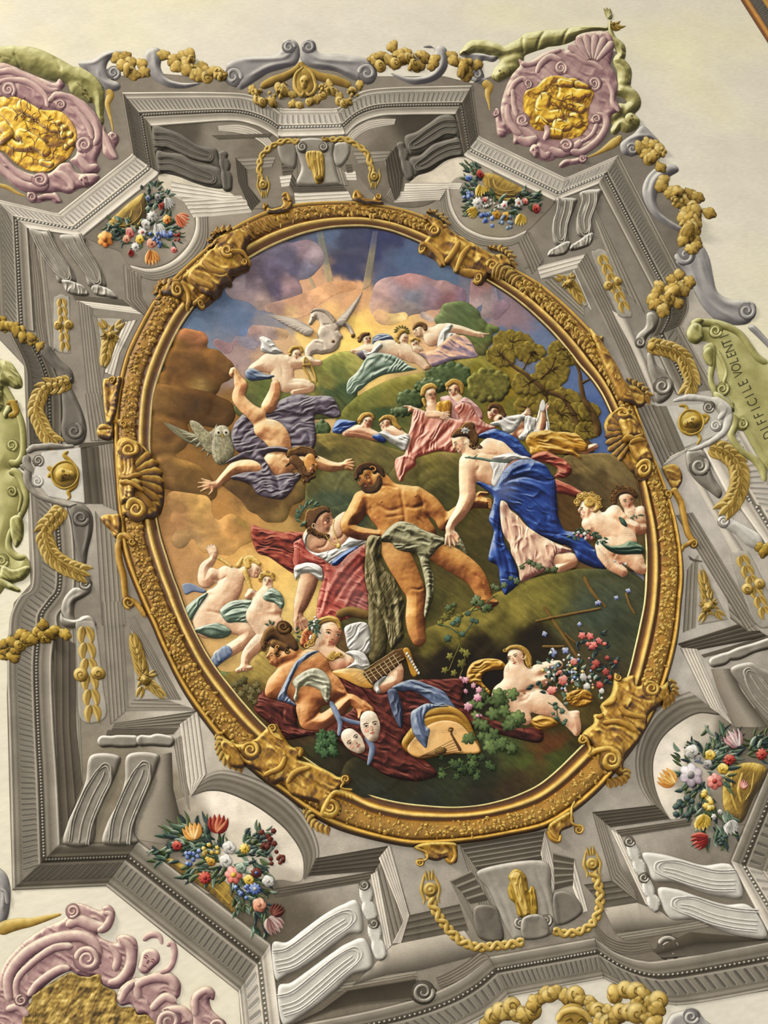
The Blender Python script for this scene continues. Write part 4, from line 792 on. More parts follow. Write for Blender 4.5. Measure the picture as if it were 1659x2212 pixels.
view(0, 400); laurel('gilt laurel wreath hanging beside the left green cartouche, above the mask', '510,1400 420,1430 340,1440 290,1500 260,1600 290,1700 330,1780 400,1850', 100, 15)
view(0, 850); laurel('gilt laurel wreath hanging beside the left green cartouche, below the mask', '460,810 400,880 330,960 330,1050 370,1150 450,1220 530,1260 610,1290', 110, 15)
view(1159, 400); laurel('gilt laurel wreath above the right gold mask', '790,1150 880,1160 960,1180 1040,1230 1090,1320 1110,1400 1080,1490', 100, 13)
polar('bud', 825, 1150, 30, 30, pal='gold', h=3).name = 'laurel_bud'; tag(bpy.data.objects['laurel_bud'], 'round gilt bud at the start of the right upper laurel wreath', 'bud')
view(1159, 850); laurel('gilt laurel wreath below the right gold mask', '1230,380 1330,410 1410,470 1450,560 1450,660 1410,760 1340,840', 120, 13)
# ---------------------------------------------------------------- drop ornaments and acanthus corners
def drop(label, pts, hw, pan):
    thing('drop_ornament', label, 'ornament', pts[0]); area('sunk_panel', [pan], 'stone', h=.8, r=10, v0=.66, gain=.4)
    p = P(pts); a, b = p[0], p[-1]; d = (b-a); L0 = np.hypot(*d); d = d/L0; N_ = np.array([-d[1], d[0]])
    for i in range(6):
        c0 = a+d*L0*(i/6.); c1 = a+d*L0*((i+1.15)/6.)
        for sd in (-1, 1): leaf('leaf', *(c0+N_*sd*hw*.1), *(c1+N_*sd*hw*.35), hw*.7, .12*sd, 'gold', h=2.2, v0=.6)
    m_ = a+d*L0*.5
    for sd in (-1, 1): q = m_+N_*sd*hw*.7; fruit(q[0], q[1], hw*.62, 'gold')
    done()
view(0, 400); drop('gilt leaf drop in a round ended panel, upper left', [(440, 810), (465, 1185)], 56, '385,820 400,800 440,780 480,800 500,830 500,1170 520,1200 480,1205 430,1200 400,1180 385,1150')
view(1159, 400); drop('gilt leaf drop in a slanted panel, upper right', [(460, 500), (640, 900)], 56, '400,510 420,470 460,455 500,480 520,520 680,900 640,950 590,940 560,880')
view(0, 1300); drop('gilt leaf drop in a pale panel, lower left', [(610, 180), (668, 850)], 90, '548,190 580,150 640,140 690,190 740,600 755,830 580,840 560,500')
view(1159, 850); drop('gilt leaf drop in a pale panel, right edge', [(1465, 1160), (1650, 1600)], 70, '1400,1200 1430,1140 1490,1130 1540,1170 1720,1560 1700,1659 1560,1640')
def acanthus(label, cx, cy, tips, r, pan):
    thing('acanthus_ornament', label, 'ornament', (cx, cy)); area('sunk_panel', [pan], 'stone', h=.6, r=8, v0=.68, gain=.4, straight=True)
    for (x, y, w) in tips:
        n = max(2, int(math.hypot(x-cx, y-cy)/55))
        for i in range(n):
            f = i/n; s = (cx+(x-cx)*f*.8, cy+(y-cy)*f*.8); e = (cx+(x-cx)*min(1, f+.5), cy+(y-cy)*min(1, f+.5)); N_ = np.array([-(y-cy), x-cx])/math.hypot(x-cx, y-cy)*w*.4
            for sd in (-1, 1): leaf('leaf', *s, e[0]+N_[0]*sd*(1-f), e[1]+N_[1]*sd*(1-f), w*.5, .1*sd, 'gold', h=2, v0=R4.uniform(.48, .66))
    polar('rosette', cx, cy, r, r, pal='gold', lobes=8, h=2.5, v0=.55); polar('eye', cx, cy, r*.4, r*.4, pal='gold', h=3, v0=.7); done()
view(0, 400); acanthus('small gilt acanthus in the triangular panel, upper left', 790, 1065, [(710, 965, 70), (885, 970, 70), (740, 1300, 90), (850, 1110, 50), (720, 1090, 50)], 30, '700,955 890,960 780,1200 745,1320')
view(1159, 400); acanthus('small gilt acanthus in the triangular panel, upper right', 235, 690, [(130, 650, 60), (270, 630, 60), (340, 850, 80), (190, 730, 50), (280, 700, 50)], 28, '120,655 270,625 370,860 340,870')
view(0, 1300); acanthus('small gilt acanthus in the triangular panel, lower left', 1035, 555, [(945, 220, 80), (990, 690, 70), (1190, 690, 70), (1120, 500, 60), (980, 540, 50), (1010, 400, 60)], 36, '940,190 1210,700 975,705')
view(1159, 850); acanthus('small gilt acanthus in the triangular panel, right side', 1235, 1525, [(1185, 1260, 70), (1170, 1640, 60), (1350, 1610, 70), (1170, 1500, 60), (1300, 1480, 60), (1250, 1400, 60)], 36, '1180,1220 1370,1620 1160,1659')
# small gilt ribbons beside the medallions
def ribbon(label, s): tag(stroke('gilt_ribbon', s, 1, 'gold', h=2, v0=.6), label, 'ribbon')
view(0, 0); ribbon('gilt ribbon tail falling from the left end of the grey volute', '760,650,40 790,680,60 770,740,44 780,800,30 800,880,18 808,940,10'); ribbon('thin gilt ribbon at the left edge under the pink medallion', '-20,1320,30 60,1345,34 120,1380,24 185,1405,10')
view(800, 0); ribbon('gilt flower tail beside the upper right pink medallion', '800,600,60 850,620,70 840,680,40 850,740,20 858,790,10')
view(1159, 0); ribbon('gilt leafy tail between the right pink medallion and the volute', '610,970,30 560,1020,70 500,1060,50 430,1100,24 350,1130,12')
view(0, 1712); ribbon('gilt cloth tail at the left edge above the lower pink medallion', '-20,1000,90 60,960,100 140,940,90 220,930,70 330,900,50 440,870,20')
# ---------------------------------------------------------------- medallions
PK = 'pink'
def medallion(label, field_pts, ftones, frames, ribs, vols, figs, at, gold='medal', lobes=(), masks=()):
    thing('medallion', label, 'medallion', at)
    for f in frames: area('scroll_frame', [f], PK, h=5, r=36, v0=.5, gain=.7, nz=.08, rip=(35, 10, 2.4), hatch=.15)
    area('gilt_field', [field_pts], gold, h=2, r=20, cell=1, v0=.46, gain=.8, nz=.2, hatch=.4, mus=8, mat='gilt')
    for ch in figs: area('relief_figure', ch, gold, h=4, r=24, cell=1, k=6, v0=.56, gain=1.0, edge=.85, ew=2.5, mus=5, mat='gilt')
    if figs:
        fp = T(P(field_pts)); c0 = fp.mean(0); L3 = []
        for i in range(70):
            a = R4.uniform(0, 6.28); d = R4.random()**.6*.62; q = fp[R4.randrange(len(fp))]; x, y = c0+(q-c0)*d*1.3; x, y = (x-VX)*VS, (y-VY)*VS; b = a+R4.uniform(-1.2, 1.2); l = R4.uniform(20, 50)
            L3.append(lambda x=x, y=y, a=a, b=b, l=l: stroke('crease', [(x, y, 3), (x+l*math.cos(a), y+l*math.sin(a), 7), (x+l*math.cos(a)+l*math.cos(b), y+l*math.sin(a)+l*math.sin(b), 2)], 1, h=.4, col='7a4a0c', na=5, step=2, mat='gilt'))
        multi('engraved_lines', L3, mat='gilt')
    for s in ribs: stroke('scroll_rib', s, 1, PK, h=4, v0=.62, gain=.6)
    for q in lobes: foliage_fan(*q)
    for v in vols: volute('volute', *v, pal=PK, h=3, w=.46, v0=.62, dv=.3)
    for (x, y, r, up) in masks: area('mask', hd(x, y, r, up), PK, h=5, r=30, cell=1, v0=.62, gain=.8); face(x, y, r*.9, up, 0, eye='6a3c44', lip='8a5058', brow='7a4a50')
    done()
def foliage_fan(cx, cy, r, a0, a1, n, pal=PK, w=None):
    for i in range(n):
        a = math.radians(a0+(a1-a0)*(i+.5)/n); wd = w or r*abs(math.radians(a1-a0))/n*.9
        stroke('shell_rib', [(cx+r*.2*math.cos(a), cy+r*.2*math.sin(a), wd*.3), (cx+r*.6*math.cos(a), cy+r*.6*math.sin(a), wd*.8), (cx+r*math.cos(a), cy+r*math.sin(a), wd)], 1, pal, h=4, v0=.6, gain=.6)
def hd(cx, cy, r, up):
    a = math.radians(up); U = np.array([math.cos(a), math.sin(a)]); return [[(*(np.array([cx, cy])+r*.28*U), r*.74), (*(np.array([cx, cy])-r*.5*U), r*.5)]]
def face(cx, cy, r, up, turn=0, eye='3a2a10', lip='6b4a18', brow='5a3c10'):
    a = math.radians(up); U = np.array([math.cos(a), math.sin(a)]); R_ = np.array([-U[1], U[0]]); q = lambda u, v: tuple(np.array([cx, cy])+r*(u*R_+v*U))
    for e in (-.34, .34): stroke('eye', [(*q(e-.18, .1), r*.05), (*q(e, .16), r*.12), (*q(e+.18, .1), r*.05)], 1, h=.5, col=eye, na=5, step=1.5); stroke('brow', [(*q(e-.22, .28), r*.05), (*q(e, .36), r*.1), (*q(e+.22, .26), r*.05)], 1, h=.5, col=brow, na=5, step=1.5)
    stroke('nose', [(*q(0, .15), r*.12), (*q(0, -.22), r*.22)], 1, h=1.5, col=brow, na=5, step=1.5, edge=0); stroke('mouth', [(*q(-.25, -.5), r*.04), (*q(0, -.47), r*.1), (*q(.25, -.5), r*.04)], 1, h=.5, col=lip, na=5, step=1.5)
view(0, 0)
st = thing('statue', 'bronze green nude figure sprawled over the top of the left pink medallion', 'statue', (350, 450))
area('body', [[(-40, 380, 60), (60, 400, 70), (120, 440, 60), (30, 420, 60)], [(100, 380, 60), (220, 420, 90), (340, 470, 90), (470, 520, 70), (560, 560, 60)], [(560, 540, 60), (640, 580, 50), (700, 650, 40), (710, 740, 32), (715, 820, 24), (718, 860, 16)], [(560, 620, 66), (600, 660, 50), (640, 700, 34)]]+[[(705+i*9, 850, 6), (708+i*9, 875, 5)] for i in range(3)], 'oliv2', h=7, r=80, cell=1, k=10, v0=.5, gain=.9, mus=2.5, folds=[('100,380 130,450 150,500', 10, -2), ('380,400 420,460 440,520', 12, -2)], bumps=[(240, 430, 40, 2), (460, 520, 40, 2), (330, 450, 30, 1.5)])
for i, (x, y) in enumerate(((570, 600), (600, 640), (620, 690))): stroke('hair_lock', [(x-20, y-10, 14), (x+10, y+8, 18), (x+24, y+30, 8)], 1, 'olive', v0=.35)
face(610, 665, 46, 215); done()
medallion('pink scrolled medallion with a bright gilt relief, cut off by the left edge', '-60,760 20,700 110,700 200,740 300,790 420,800 500,860 550,950 540,1040 500,1120 430,1180 350,1230 230,1230 120,1180 40,1100 -60,1020', None,
  ['-60,500 0,455 100,480 220,530 380,590 430,570 460,610 440,650 520,680 620,740 690,820 730,900 740,1000 720,1080 690,1150 715,1200 690,1240 600,1240 560,1200 500,1150 545,1100 545,980 500,870 420,800 380,800 280,780 200,735 100,700 20,705 -60,740', '-60,1080 20,1100 110,1190 230,1245 350,1240 430,1170 500,1170 560,1240 700,1250 700,1290 650,1330 560,1350 500,1385 420,1370 330,1380 200,1380 90,1320 0,1240 -60,1200', '740,900 760,960 800,940 840,970 850,1010 820,1070 840,1130 790,1140 740,1100 735,1010', '200,1380 260,1400 340,1400 400,1380 440,1440 400,1455 350,1430 270,1450 200,1430'],
  ['-40,520,44 80,510,46 220,560,44 350,640,40 420,640,34', '-40,600,34 60,570,40 200,590,44 320,680,40 340,760,34', '350,730,34 400,680,44 500,690,50 600,770,54 680,880,54 700,980,50 670,1040,40', '500,760,30 580,830,40 640,920,44 660,1000,34', '-40,1150,44 40,1230,50 150,1310,54 300,1340,54 340,1300,44', '0,1100,30 80,1190,40 180,1270,44 270,1300,34', '560,1110,40 600,1170,60 640,1200,60 700,1180,40', '380,1240,44 440,1250,60 500,1300,60 520,1350,44', '745,940,26 770,1010,44 800,1080,44 830,1125,30', '270,1415,36 340,1400,44 400,1410,34 430,1440,22'],
  [(60, 640, 58, 1.6, 60, -1), (435, 750, 40, 1.6, 180, 1), (605, 1035, 62, 1.6, 120, 1), (290, 1290, 62, 1.6, 200, 1), (815, 975, 30, 1.3, 90, 1), (230, 1410, 34, 1.3, 180, 1)],
  [[[(40, 800, 40), (120, 870, 54), (150, 960, 50), (60, 930, 40)], [(100, 850, 30), (20, 800, 24)]], [[(150, 960, 40), (230, 1010, 50), (310, 1060, 40), (330, 1080, 30)], [(200, 1040, 36), (120, 1050, 30), (40, 990, 26)], [(320, 1090, 32)]], [[(160, 760, 44), (260, 820, 44), (360, 900, 40), (440, 920, 36)]], [[(420, 880, 24)], [(460, 920, 26)], [(500, 960, 24)], [(450, 970, 26)], [(510, 1020, 26)], [(470, 1050, 24)]], [[(300, 1160, 24), (360, 1180, 26)]], [[(20, 900, 40), (60, 960, 36), (10, 1000, 30)]]], (250, 950), lobes=[], masks=[(600, 1290, 44, 240)])
view(1159, 0)
t = thing('statue', 'pair of intertwined bronze green serpent tailed figures curling over the right medallion', 'statue', (200, 220))
area('body', [[(-520, 380, 34), (-450, 330, 50), (-330, 340, 50), (-240, 370, 46), (-150, 350, 60), (-60, 310, 66), (20, 290, 60)], [(-60, 280, 50), (60, 270, 60), (180, 260, 56), (280, 230, 44), (380, 205, 26), (500, 200, 14)], [(-180, 480, 60), (-250, 500, 50), (-290, 540, 34)], [(-150, 420, 60), (-200, 440, 60)]], 'olive', h=7, r=70, cell=1, k=8, v0=.52, gain=.9, mus=2.5, folds=[('60,220 20,290 0,360', 12, -3), ('240,190 200,260 180,320', 12, -3), ('-100,260 -100,330 -90,390', 12, -2.5), ('300,200 400,195 490,200', 6, 2)], bumps=[(-300, 340, 40, 2)])
area('body', [[(530, 150, 12), (530, 200, 16), (550, 270, 24), (600, 330, 36), (610, 390, 30), (590, 430, 40), (630, 500, 52), (630, 580, 50)], [(620, 640, 40), (680, 680, 50), (700, 740, 50), (650, 790, 44)], [(640, 650, 34), (560, 650, 24), (500, 630, 12), (490, 600, 6)], [(690, 870, 54), (650, 900, 46), (600, 880, 40), (560, 930, 30)], [(560, 830, 50), (600, 780, 46)]], 'olive', h=7, r=60, cell=1, k=8, v0=.55, gain=.9, mus=2.5, folds=[('560,440 620,480 680,560', 12, -2.5), ('580,310 600,350 640,380', 8, -2)])
area('head', hd(-250, 520, 62, 320), 'olive', h=6, r=40, cell=1, v0=.55); face(-255, 525, 50, 300); area('head', hd(690, 850, 56, 200), 'olive', h=6, r=40, cell=1, v0=.6); face(690, 850, 48, 200)
for x, y, a in ((480, 60, 250), (500, 50, 270), (525, 55, 290), (540, 90, 310)): leaf('tip_leaf', 512, 130, x, y, 36, .1, 'olive')
for x, y in ((600, 150), (640, 185), (600, 205), (560, 150)): leaf('tip_leaf', 535, 180, x, y, 36, .1, 'dgold', v0=.5)
done()
medallion('pink shell crowned medallion with a bright gilt relief, upper right', '-90,680 -60,640 0,620 60,560 140,540 230,560 280,560 330,600 400,640 410,690 380,760 370,840 370,900 330,960 260,990 180,1000 100,990 60,940 0,930 -50,880 -90,800', None,
  ['-130,430 -60,440 60,370 180,340 210,360 270,310 290,260 380,230 490,225 540,270 550,370 530,460 560,520 580,620 570,720 600,790 560,820 540,830 520,900 460,990 380,1060 300,1100 180,1100 110,1150 20,1140 -30,1080 0,1030 -60,1010 -160,1030 -170,960 -230,940 -260,820 -240,680 -190,560 -140,500 -120,470', '-300,790 -280,770 -260,800 -250,870 -220,900 -220,970 -250,980 -280,960 -290,880', '180,1200 160,1180 200,1140 280,1130 340,1110 370,1130 300,1170 240,1180'],
  ['-110,460,50 -20,450,46 80,390,44 180,350,34', '-200,680,40 -160,600,44 -100,560,40 -60,590,30', '-210,740,44 -200,850,50 -150,930,50 -110,960,44', '-170,640,34 -160,760,40 -140,830,34', '0,520,30 30,460,44 100,410,50 180,430,44', '-130,900,44 -60,950,66 -20,980,60 0,960,40', '-140,990,40 -60,1010,60 10,990,44', '90,1060,50 170,1090,60 260,1060,60 330,1000,50', '420,820,40 480,830,44 500,900,50 440,1000,50 330,1080,44 240,1090,34', '380,860,30 430,880,34 400,960,34 320,1020,26', '360,600,34 430,570,40 500,580,34 540,650,34 550,740,34 590,800,26', '210,380,24 280,400,34 350,440,40 420,460,40 480,500,30', '60,990,40 80,940,44 60,900,30', '0,1060,36 60,1110,50 100,1090,40'],
  [(175, 485, 50, 1.8, 60, -1), (-60, 600, 34, 1.5, 120, -1), (-100, 860, 50, 1.6, 20, 1), (415, 595, 52, 1.8, 120, -1), (430, 850, 38, 1.5, 120, 1), (215, 1040, 50, 1.6, 200, 1), (-290, 810, 26, 1.2, 270, 1), (330, 1135, 28, 1.2, 0, 1)],
  [[[(60, 700, 44), (40, 780, 50), (80, 830, 44), (160, 820, 40)], [(30, 720, 30), (20, 800, 26)]], [[(200, 640, 44), (280, 680, 50), (340, 660, 36), (370, 670, 26)], [(180, 690, 34), (230, 740, 40), (320, 780, 34)]], [[(180, 590, 36), (240, 600, 30)]], [[(160, 900, 50), (220, 900, 40)], [(260, 850, 44), (300, 880, 36)]], [[(300, 600, 30), (360, 620, 24)]], [[(100, 950, 34), (160, 960, 30)]], [[(20, 860, 30), (60, 890, 26)]]], (180, 750), lobes=[(400, 470, 230, 215, 320, 6)], masks=[(-10, 1075, 44, 250)])
view(0, 1712)
medallion('large pink medallion with an ochre stippled field in the lower left corner', '230,1480 260,1440 360,1370 500,1290 560,1310 640,1320 720,1300 740,1380 830,1430 850,1530 960,1540 990,1590 1070,1600 1070,1720 230,1720', None,
  ['0,1300 60,1180 180,1060 330,960 460,900 470,830 520,795 600,800 720,850 730,820 780,805 820,850 815,920 770,990 700,1000 720,1040 830,1080 830,1040 880,1015 960,1040 985,1100 980,1200 960,1300 900,1380 820,1410 740,1380 700,1320 640,1320 560,1310 500,1280 380,1340 260,1440 200,1500 240,1560 240,1720 0,1720 -40,1500', '840,1440 880,1380 960,1330 1040,1320 1140,1290 1220,1290 1290,1360 1290,1450 1260,1500 1340,1580 1400,1640 1420,1720 1070,1720 1060,1600 980,1590 940,1520 870,1530 830,1490', '1360,1520 1380,1440 1440,1400 1500,1390 1540,1430 1530,1490 1500,1480 1520,1560 1600,1640 1620,1720 1420,1720 1380,1610'],
  ['60,1500,60 60,1320,80 180,1160,90 360,1060,90 560,1030,90 670,1080,80 710,1180,70', '120,1500,40 120,1350,50 220,1230,56 380,1120,60 520,1100,60', '200,1460,50 280,1360,60 420,1270,66 500,1260,50', '470,960,60 560,920,90 680,960,90 760,960,60', '740,860,40 790,880,50 760,960,60 700,1000,40', '860,1050,50 930,1120,70 930,1240,76 860,1340,70 770,1370,50', '780,1100,40 840,1180,60 820,1280,60', '990,1480,60 990,1380,70 1100,1330,80 1220,1340,80 1260,1420,60', '1080,1560,60 1180,1470,70 1260,1500,60', '860,1500,50 900,1420,60 960,1360,50', '1130,1700,60 1180,1580,66 1300,1560,66 1370,1640,60', '1400,1600,60 1400,1480,60 1470,1420,60 1520,1440,40', '40,1560,60 130,1540,60 200,1600,60'],
  [(520, 850, 54, 1.5, 120, -1), (625, 1195, 100, 1.8, 180, 1), (150, 1490, 44, 1.5, 270, -1), (1210, 1640, 90, 1.6, 120, 1), (1560, 1680, 60, 1.4, 180, 1)],
  [], (400, 1500), gold='gold', masks=[(1060, 1210, 96, 300)])
view(0, 1712); tag(stroke('mask_hood', '1020,1060,40 1080,1020,54 1140,1030,44 1160,1090,24', 1, PK, h=3, v0=.6), 'left lobe of the pink hood over the small child mask, lower left', 'ornament'); tag(stroke('mask_hood', '1190,1100,34 1230,1080,44 1250,1150,50 1220,1250,50 1150,1290,34', 1, PK, h=3, v0=.6), 'right lobe of the pink hood over the small child mask, lower left', 'ornament')
# ---------------------------------------------------------------- vases and bouquets
R6 = random.Random(21)
def tulip(x, y, r, a, pal, n=5):
    for i in range(n): b = math.radians(a+(i-(n-1)/2)*(100/n)); leaf('petal', x-r*.5*math.cos(math.radians(a)), y-r*.5*math.sin(math.radians(a)), x+r*1.2*math.cos(b), y+r*1.2*math.sin(b), r*.62, .06*(i-(n-1)/2), pal, h=2, v0=.5+.08*(i % 3))
def bouquet(label, lv, fl, pals=('leafg', 'leadb', 'sage', 'green')):
    thing('bouquet', label, 'flowers', lv[0][:2])
    for (x, y, dx, dy, n, l, w) in lv:
        for i in range(n):
            px, py = x+R6.uniform(-dx, dx), y+R6.uniform(-dy, dy); a = math.atan2(py-lv[0][1], px-lv[0][0])+R6.uniform(-.8, .8)
            leaf('leaf', px, py, px+l*R6.uniform(.6, 1.3)*math.cos(a), py+l*R6.uniform(.6, 1.3)*math.sin(a), w*R6.uniform(.7, 1.2), R6.uniform(-.15, .15), R6.choice(pals), h=1.4, v0=R6.uniform(.3, .62))
    for q in fl:
        x, y, r, k, pal = q[:5]
        if k == 't': tulip(x, y, r, q[5], pal)
        elif k == 'c':
            for i in range(9): polar('floret', x+R6.uniform(-r, r), y+R6.uniform(-r, r), r*.34, r*.34, R6.uniform(0, 90), pal, h=1.4, lobes=5, v0=R6.uniform(.5, .75), nr=3)
        else: f = polar('flower', x, y, r, r*.92, R6.uniform(0, 90), pal, h=3, lobes={'r': 5, 'd': 9, 'a': 6}[k], depth={'r': .12, 'd': .25, 'a': .22}[k], v0=.62, gain=.4, swirl=1.6 if k == 'r' else 0, nr=6); polar('flower_heart', x, y, r*.3, r*.3, pal=q[5] if len(q) > 5 else pal, h=2, v0=.4, parent=f)
    done()
def vase(label, pts, rings, pal='dgold', v0=.38):
    thing('vase', label, 'vase', P(pts)[0]); area('bowl', [pts], pal, h=6, r=60, cell=1, v0=v0, gain=.9, hatch=.3, nz=.1, mat='gilt')
    for r in rings: stroke('ring', r, 1, pal, h=2, v0=v0+.22, mat='gilt')
    done()
OR_ = RMP('6a2c10 a85420 d08a3c e8b464 f6dc9c')
view(0, 400)
vase('gilt vase seen from below in the upper left niche', '775,265 860,180 960,95 1035,55 1050,160 1030,270 980,310 900,335 820,315', ['790,270,14 830,300,20 900,318,22 980,290,20 1020,240,14', '850,210,12 880,240,16 930,230,16 950,170,12', '800,240,8 860,290,10 950,270,10 1010,200,8 1010,120,6'])
bouquet('bouquet of pale roses and orange lilies in the upper left vase', [(1000, 330, 240, 90, 60, 60, 24), (1130, 200, 90, 150, 50, 50, 26), (820, 330, 60, 40, 16, 50, 20), (1080, 60, 60, 70, 20, 40, 24), (1250, 350, 50, 60, 16, 40, 14)],
  [(750, 380, 62, 'a', OR_), (930, 340, 32, 'r', 'coral'), (905, 385, 30, 'r', 'rose'), (1020, 335, 38, 'a', 'white', 'coral'), (1000, 385, 36, 'r', 'yell'), (1085, 415, 38, 'r', 'rose'), (1045, 275, 36, 'r', 'white'), (1130, 305, 50, 't', 'white', 60), (1090, 215, 46, 'd', 'white'), (1195, 245, 36, 'a', OR_), (1290, 235, 56, 't', RMP('5a1c10 94381c c4603c dc8c5c f0c09c'), 30), (1085, 500, 60, 't', OR_, 80), (970, 440, 34, 'd', 'white'), (1180, 380, 50, 'c', 'bflow'), (1110, 370, 36, 'c', 'bflow'), (1245, 460, 24, 'r', 'coral'), (940, 480, 26, 't', 'ruby', 100), (1130, 80, 26, 'r', 'mauve'), (1200, 115, 44, 't', 'white', 60), (1150, 140, 24, 't', 'ruby', 40), (1060, 90, 22, 'r', 'bluegr'), (1270, 370, 26, 'c', 'ruby')])
view(800, 0)
vase('gilt vase seen from below in the upper right niche', '810,1240 900,1250 1000,1300 1110,1360 1100,1400 1060,1430 960,1445 870,1410 820,1340', ['830,1360,14 900,1410,20 980,1430,22 1060,1420,18', '880,1280,12 900,1340,16 960,1370,16 1040,1360,12', '850,1270,8 860,1340,10 920,1390,10 1040,1395,8'])
bouquet('bouquet of blue, yellow and white flowers in the upper right vase', [(900, 1460, 220, 70, 60, 60, 24), (740, 1290, 60, 100, 40, 50, 22), (1120, 1430, 80, 60, 26, 50, 22), (740, 1220, 60, 40, 12, 40, 20)],
  [(700, 1400, 38, 'c', 'bflow'), (705, 1270, 26, 'r', 'bflow'), (790, 1350, 46, 't', 'yell', 80), (770, 1450, 46, 'd', 'white'), (840, 1450, 30, 'c', 'white'), (740, 1510, 46, 't', 'yell', 140), (960, 1470, 30, 'a', 'white', 'coral'), (1065, 1450, 36, 'a', 'white', 'coral'), (1110, 1440, 24, 'r', 'coral'), (905, 1530, 36, 'r', 'ochre'), (970, 1545, 32, 'r', 'ochre'), (840, 1575, 50, 'c', 'bflow'), (970, 1590, 46, 'c', RMP('1c2838 384858 586878 8090a0 b0bcc8')), (1080, 1560, 46, 't', 'yell', 90), (1190, 1490, 34, 'r', 'ruby'), (910, 1480, 26, 'c', 'white'), (820, 1430, 20, 'r', 'coral'), (790, 1240, 30, 'r', 'ruby')])
view(400, 1712)
vase('gilt vase cut off by the cornice in the lower left niche', '-20,510 60,530 160,560 260,620 330,680 370,760 380,870 340,860 200,740 60,640 -60,560 -150,480 -100,470', ['60,600,14 200,680,20 320,800,18', '100,580,10 240,660,12 350,780,10'], v0=.45)
bouquet('large bouquet of tulips, roses and anemones in the lower left vase', [(300, 480, 260, 160, 90, 100, 34), (60, 330, 160, 90, 50, 110, 34), (460, 720, 120, 150, 50, 80, 30), (520, 880, 60, 100, 24, 100, 26), (480, 360, 120, 90, 34, 70, 28), (-130, 440, 90, 60, 24, 80, 26)],
  [(60, 300, 78, 't', RMP('7a3c10 b87428 dca04c ecc47c f8e4b4'), 250), (235, 250, 82, 't', RMP('3a0a08 681814 942c24 b44c38 e09c6c'), 275), (315, 395, 54, 'r', 'white'), (290, 490, 54, 'r', 'white'), (180, 425, 52, 'c', 'yell'), (425, 400, 42, 'd', 'yell'), (185, 497, 34, 'r', 'ochre'), (55, 465, 54, 'c', 'bflow'), (345, 590, 70, 'a', 'coral', 'yell'), (400, 540, 44, 'r', 'sage'), (455, 625, 42, 'r', 'yell'), (510, 575, 44, 'd', 'wine', 'bflow'), (595, 635, 48, 'r', 'white'), (500, 690, 48, 'd', 'bflow', 'white'), (400, 720, 50, 'c', 'bflow'), (530, 805, 56, 'r', 'rose'), (140, 610, 54, 'd', 'ruby'), (600, 340, 66, 'c', 'wine'), (660, 470, 50, 'c', 'wine'), (620, 930, 80, 't', RMP('3a1c1c 74403c a87c74 d4b8ac f4ece0'), 50), (650, 860, 56, 't', 'wine', 300), (-60, 380, 40, 'r', 'ruby')])
view(1159, 1300)
vase('gilt vase cut off by the steep cornice in the lower right niche', '1340,1290 1380,1200 1450,1160 1560,1150 1640,1180 1645,1250 1560,1400 1490,1560 1450,1580 1380,1540 1340,1450', ['1400,1240,14 1400,1380,20 1440,1500,16', '1480,1220,20 1450,1340,26 1470,1440,16', '1560,1220,10 1540,1340,14 1500,1420,8'], v0=.42)
bouquet('bouquet of striped tulips, anemones and roses in the lower right vase', [(1200, 1200, 180, 160, 70, 90, 30), (1300, 1040, 160, 90, 50, 100, 26), (1150, 1440, 130, 90, 40, 70, 30), (1300, 1600, 120, 120, 50, 90, 26), (1560, 1040, 90, 80, 34, 90, 24)],
  [(1120, 1070, 52, 'r', 'white'), (1245, 1097, 42, 'r', 'yell'), (1430, 1000, 80, 't', RMP('4a1c20 904c50 c8a09c e4d4cc fbf6ee'), 240), (1385, 1130, 46, 'd', 'ruby'), (1335, 1195, 42, 'r', 'yell'), (1110, 1240, 95, 'a', RMP('5a4c50 94808a bcacb0 dcd4d2 f6f2ee'), 'mauve'), (1280, 1285, 64, 'a', 'coral', 'ruby'), (1225, 1165, 38, 'r', 'mauve'), (960, 1280, 80, 't', RMP('7a3010 bc6c28 e0a850 f0d48c fbf0c8'), 215), (1210, 1430, 72, 'c', 'yell'), (1060, 1460, 70, 'c', 'leadb'), (1190, 1560, 68, 't', 'yell', 80), (1390, 1600, 62, 't', 'white', 60), (1275, 1540, 26, 'a', 'white'), (1315, 1505, 22, 'a', 'white'), (1620, 1090, 46, 'd', 'ruby'), (1190, 1700, 70, 't', 'ruby', 150), (1320, 1720, 44, 'c', 'leadb'), (1485, 1320, 40, 't', 'coral', 290), (1160, 1130, 26, 'c', 'bluegr')])
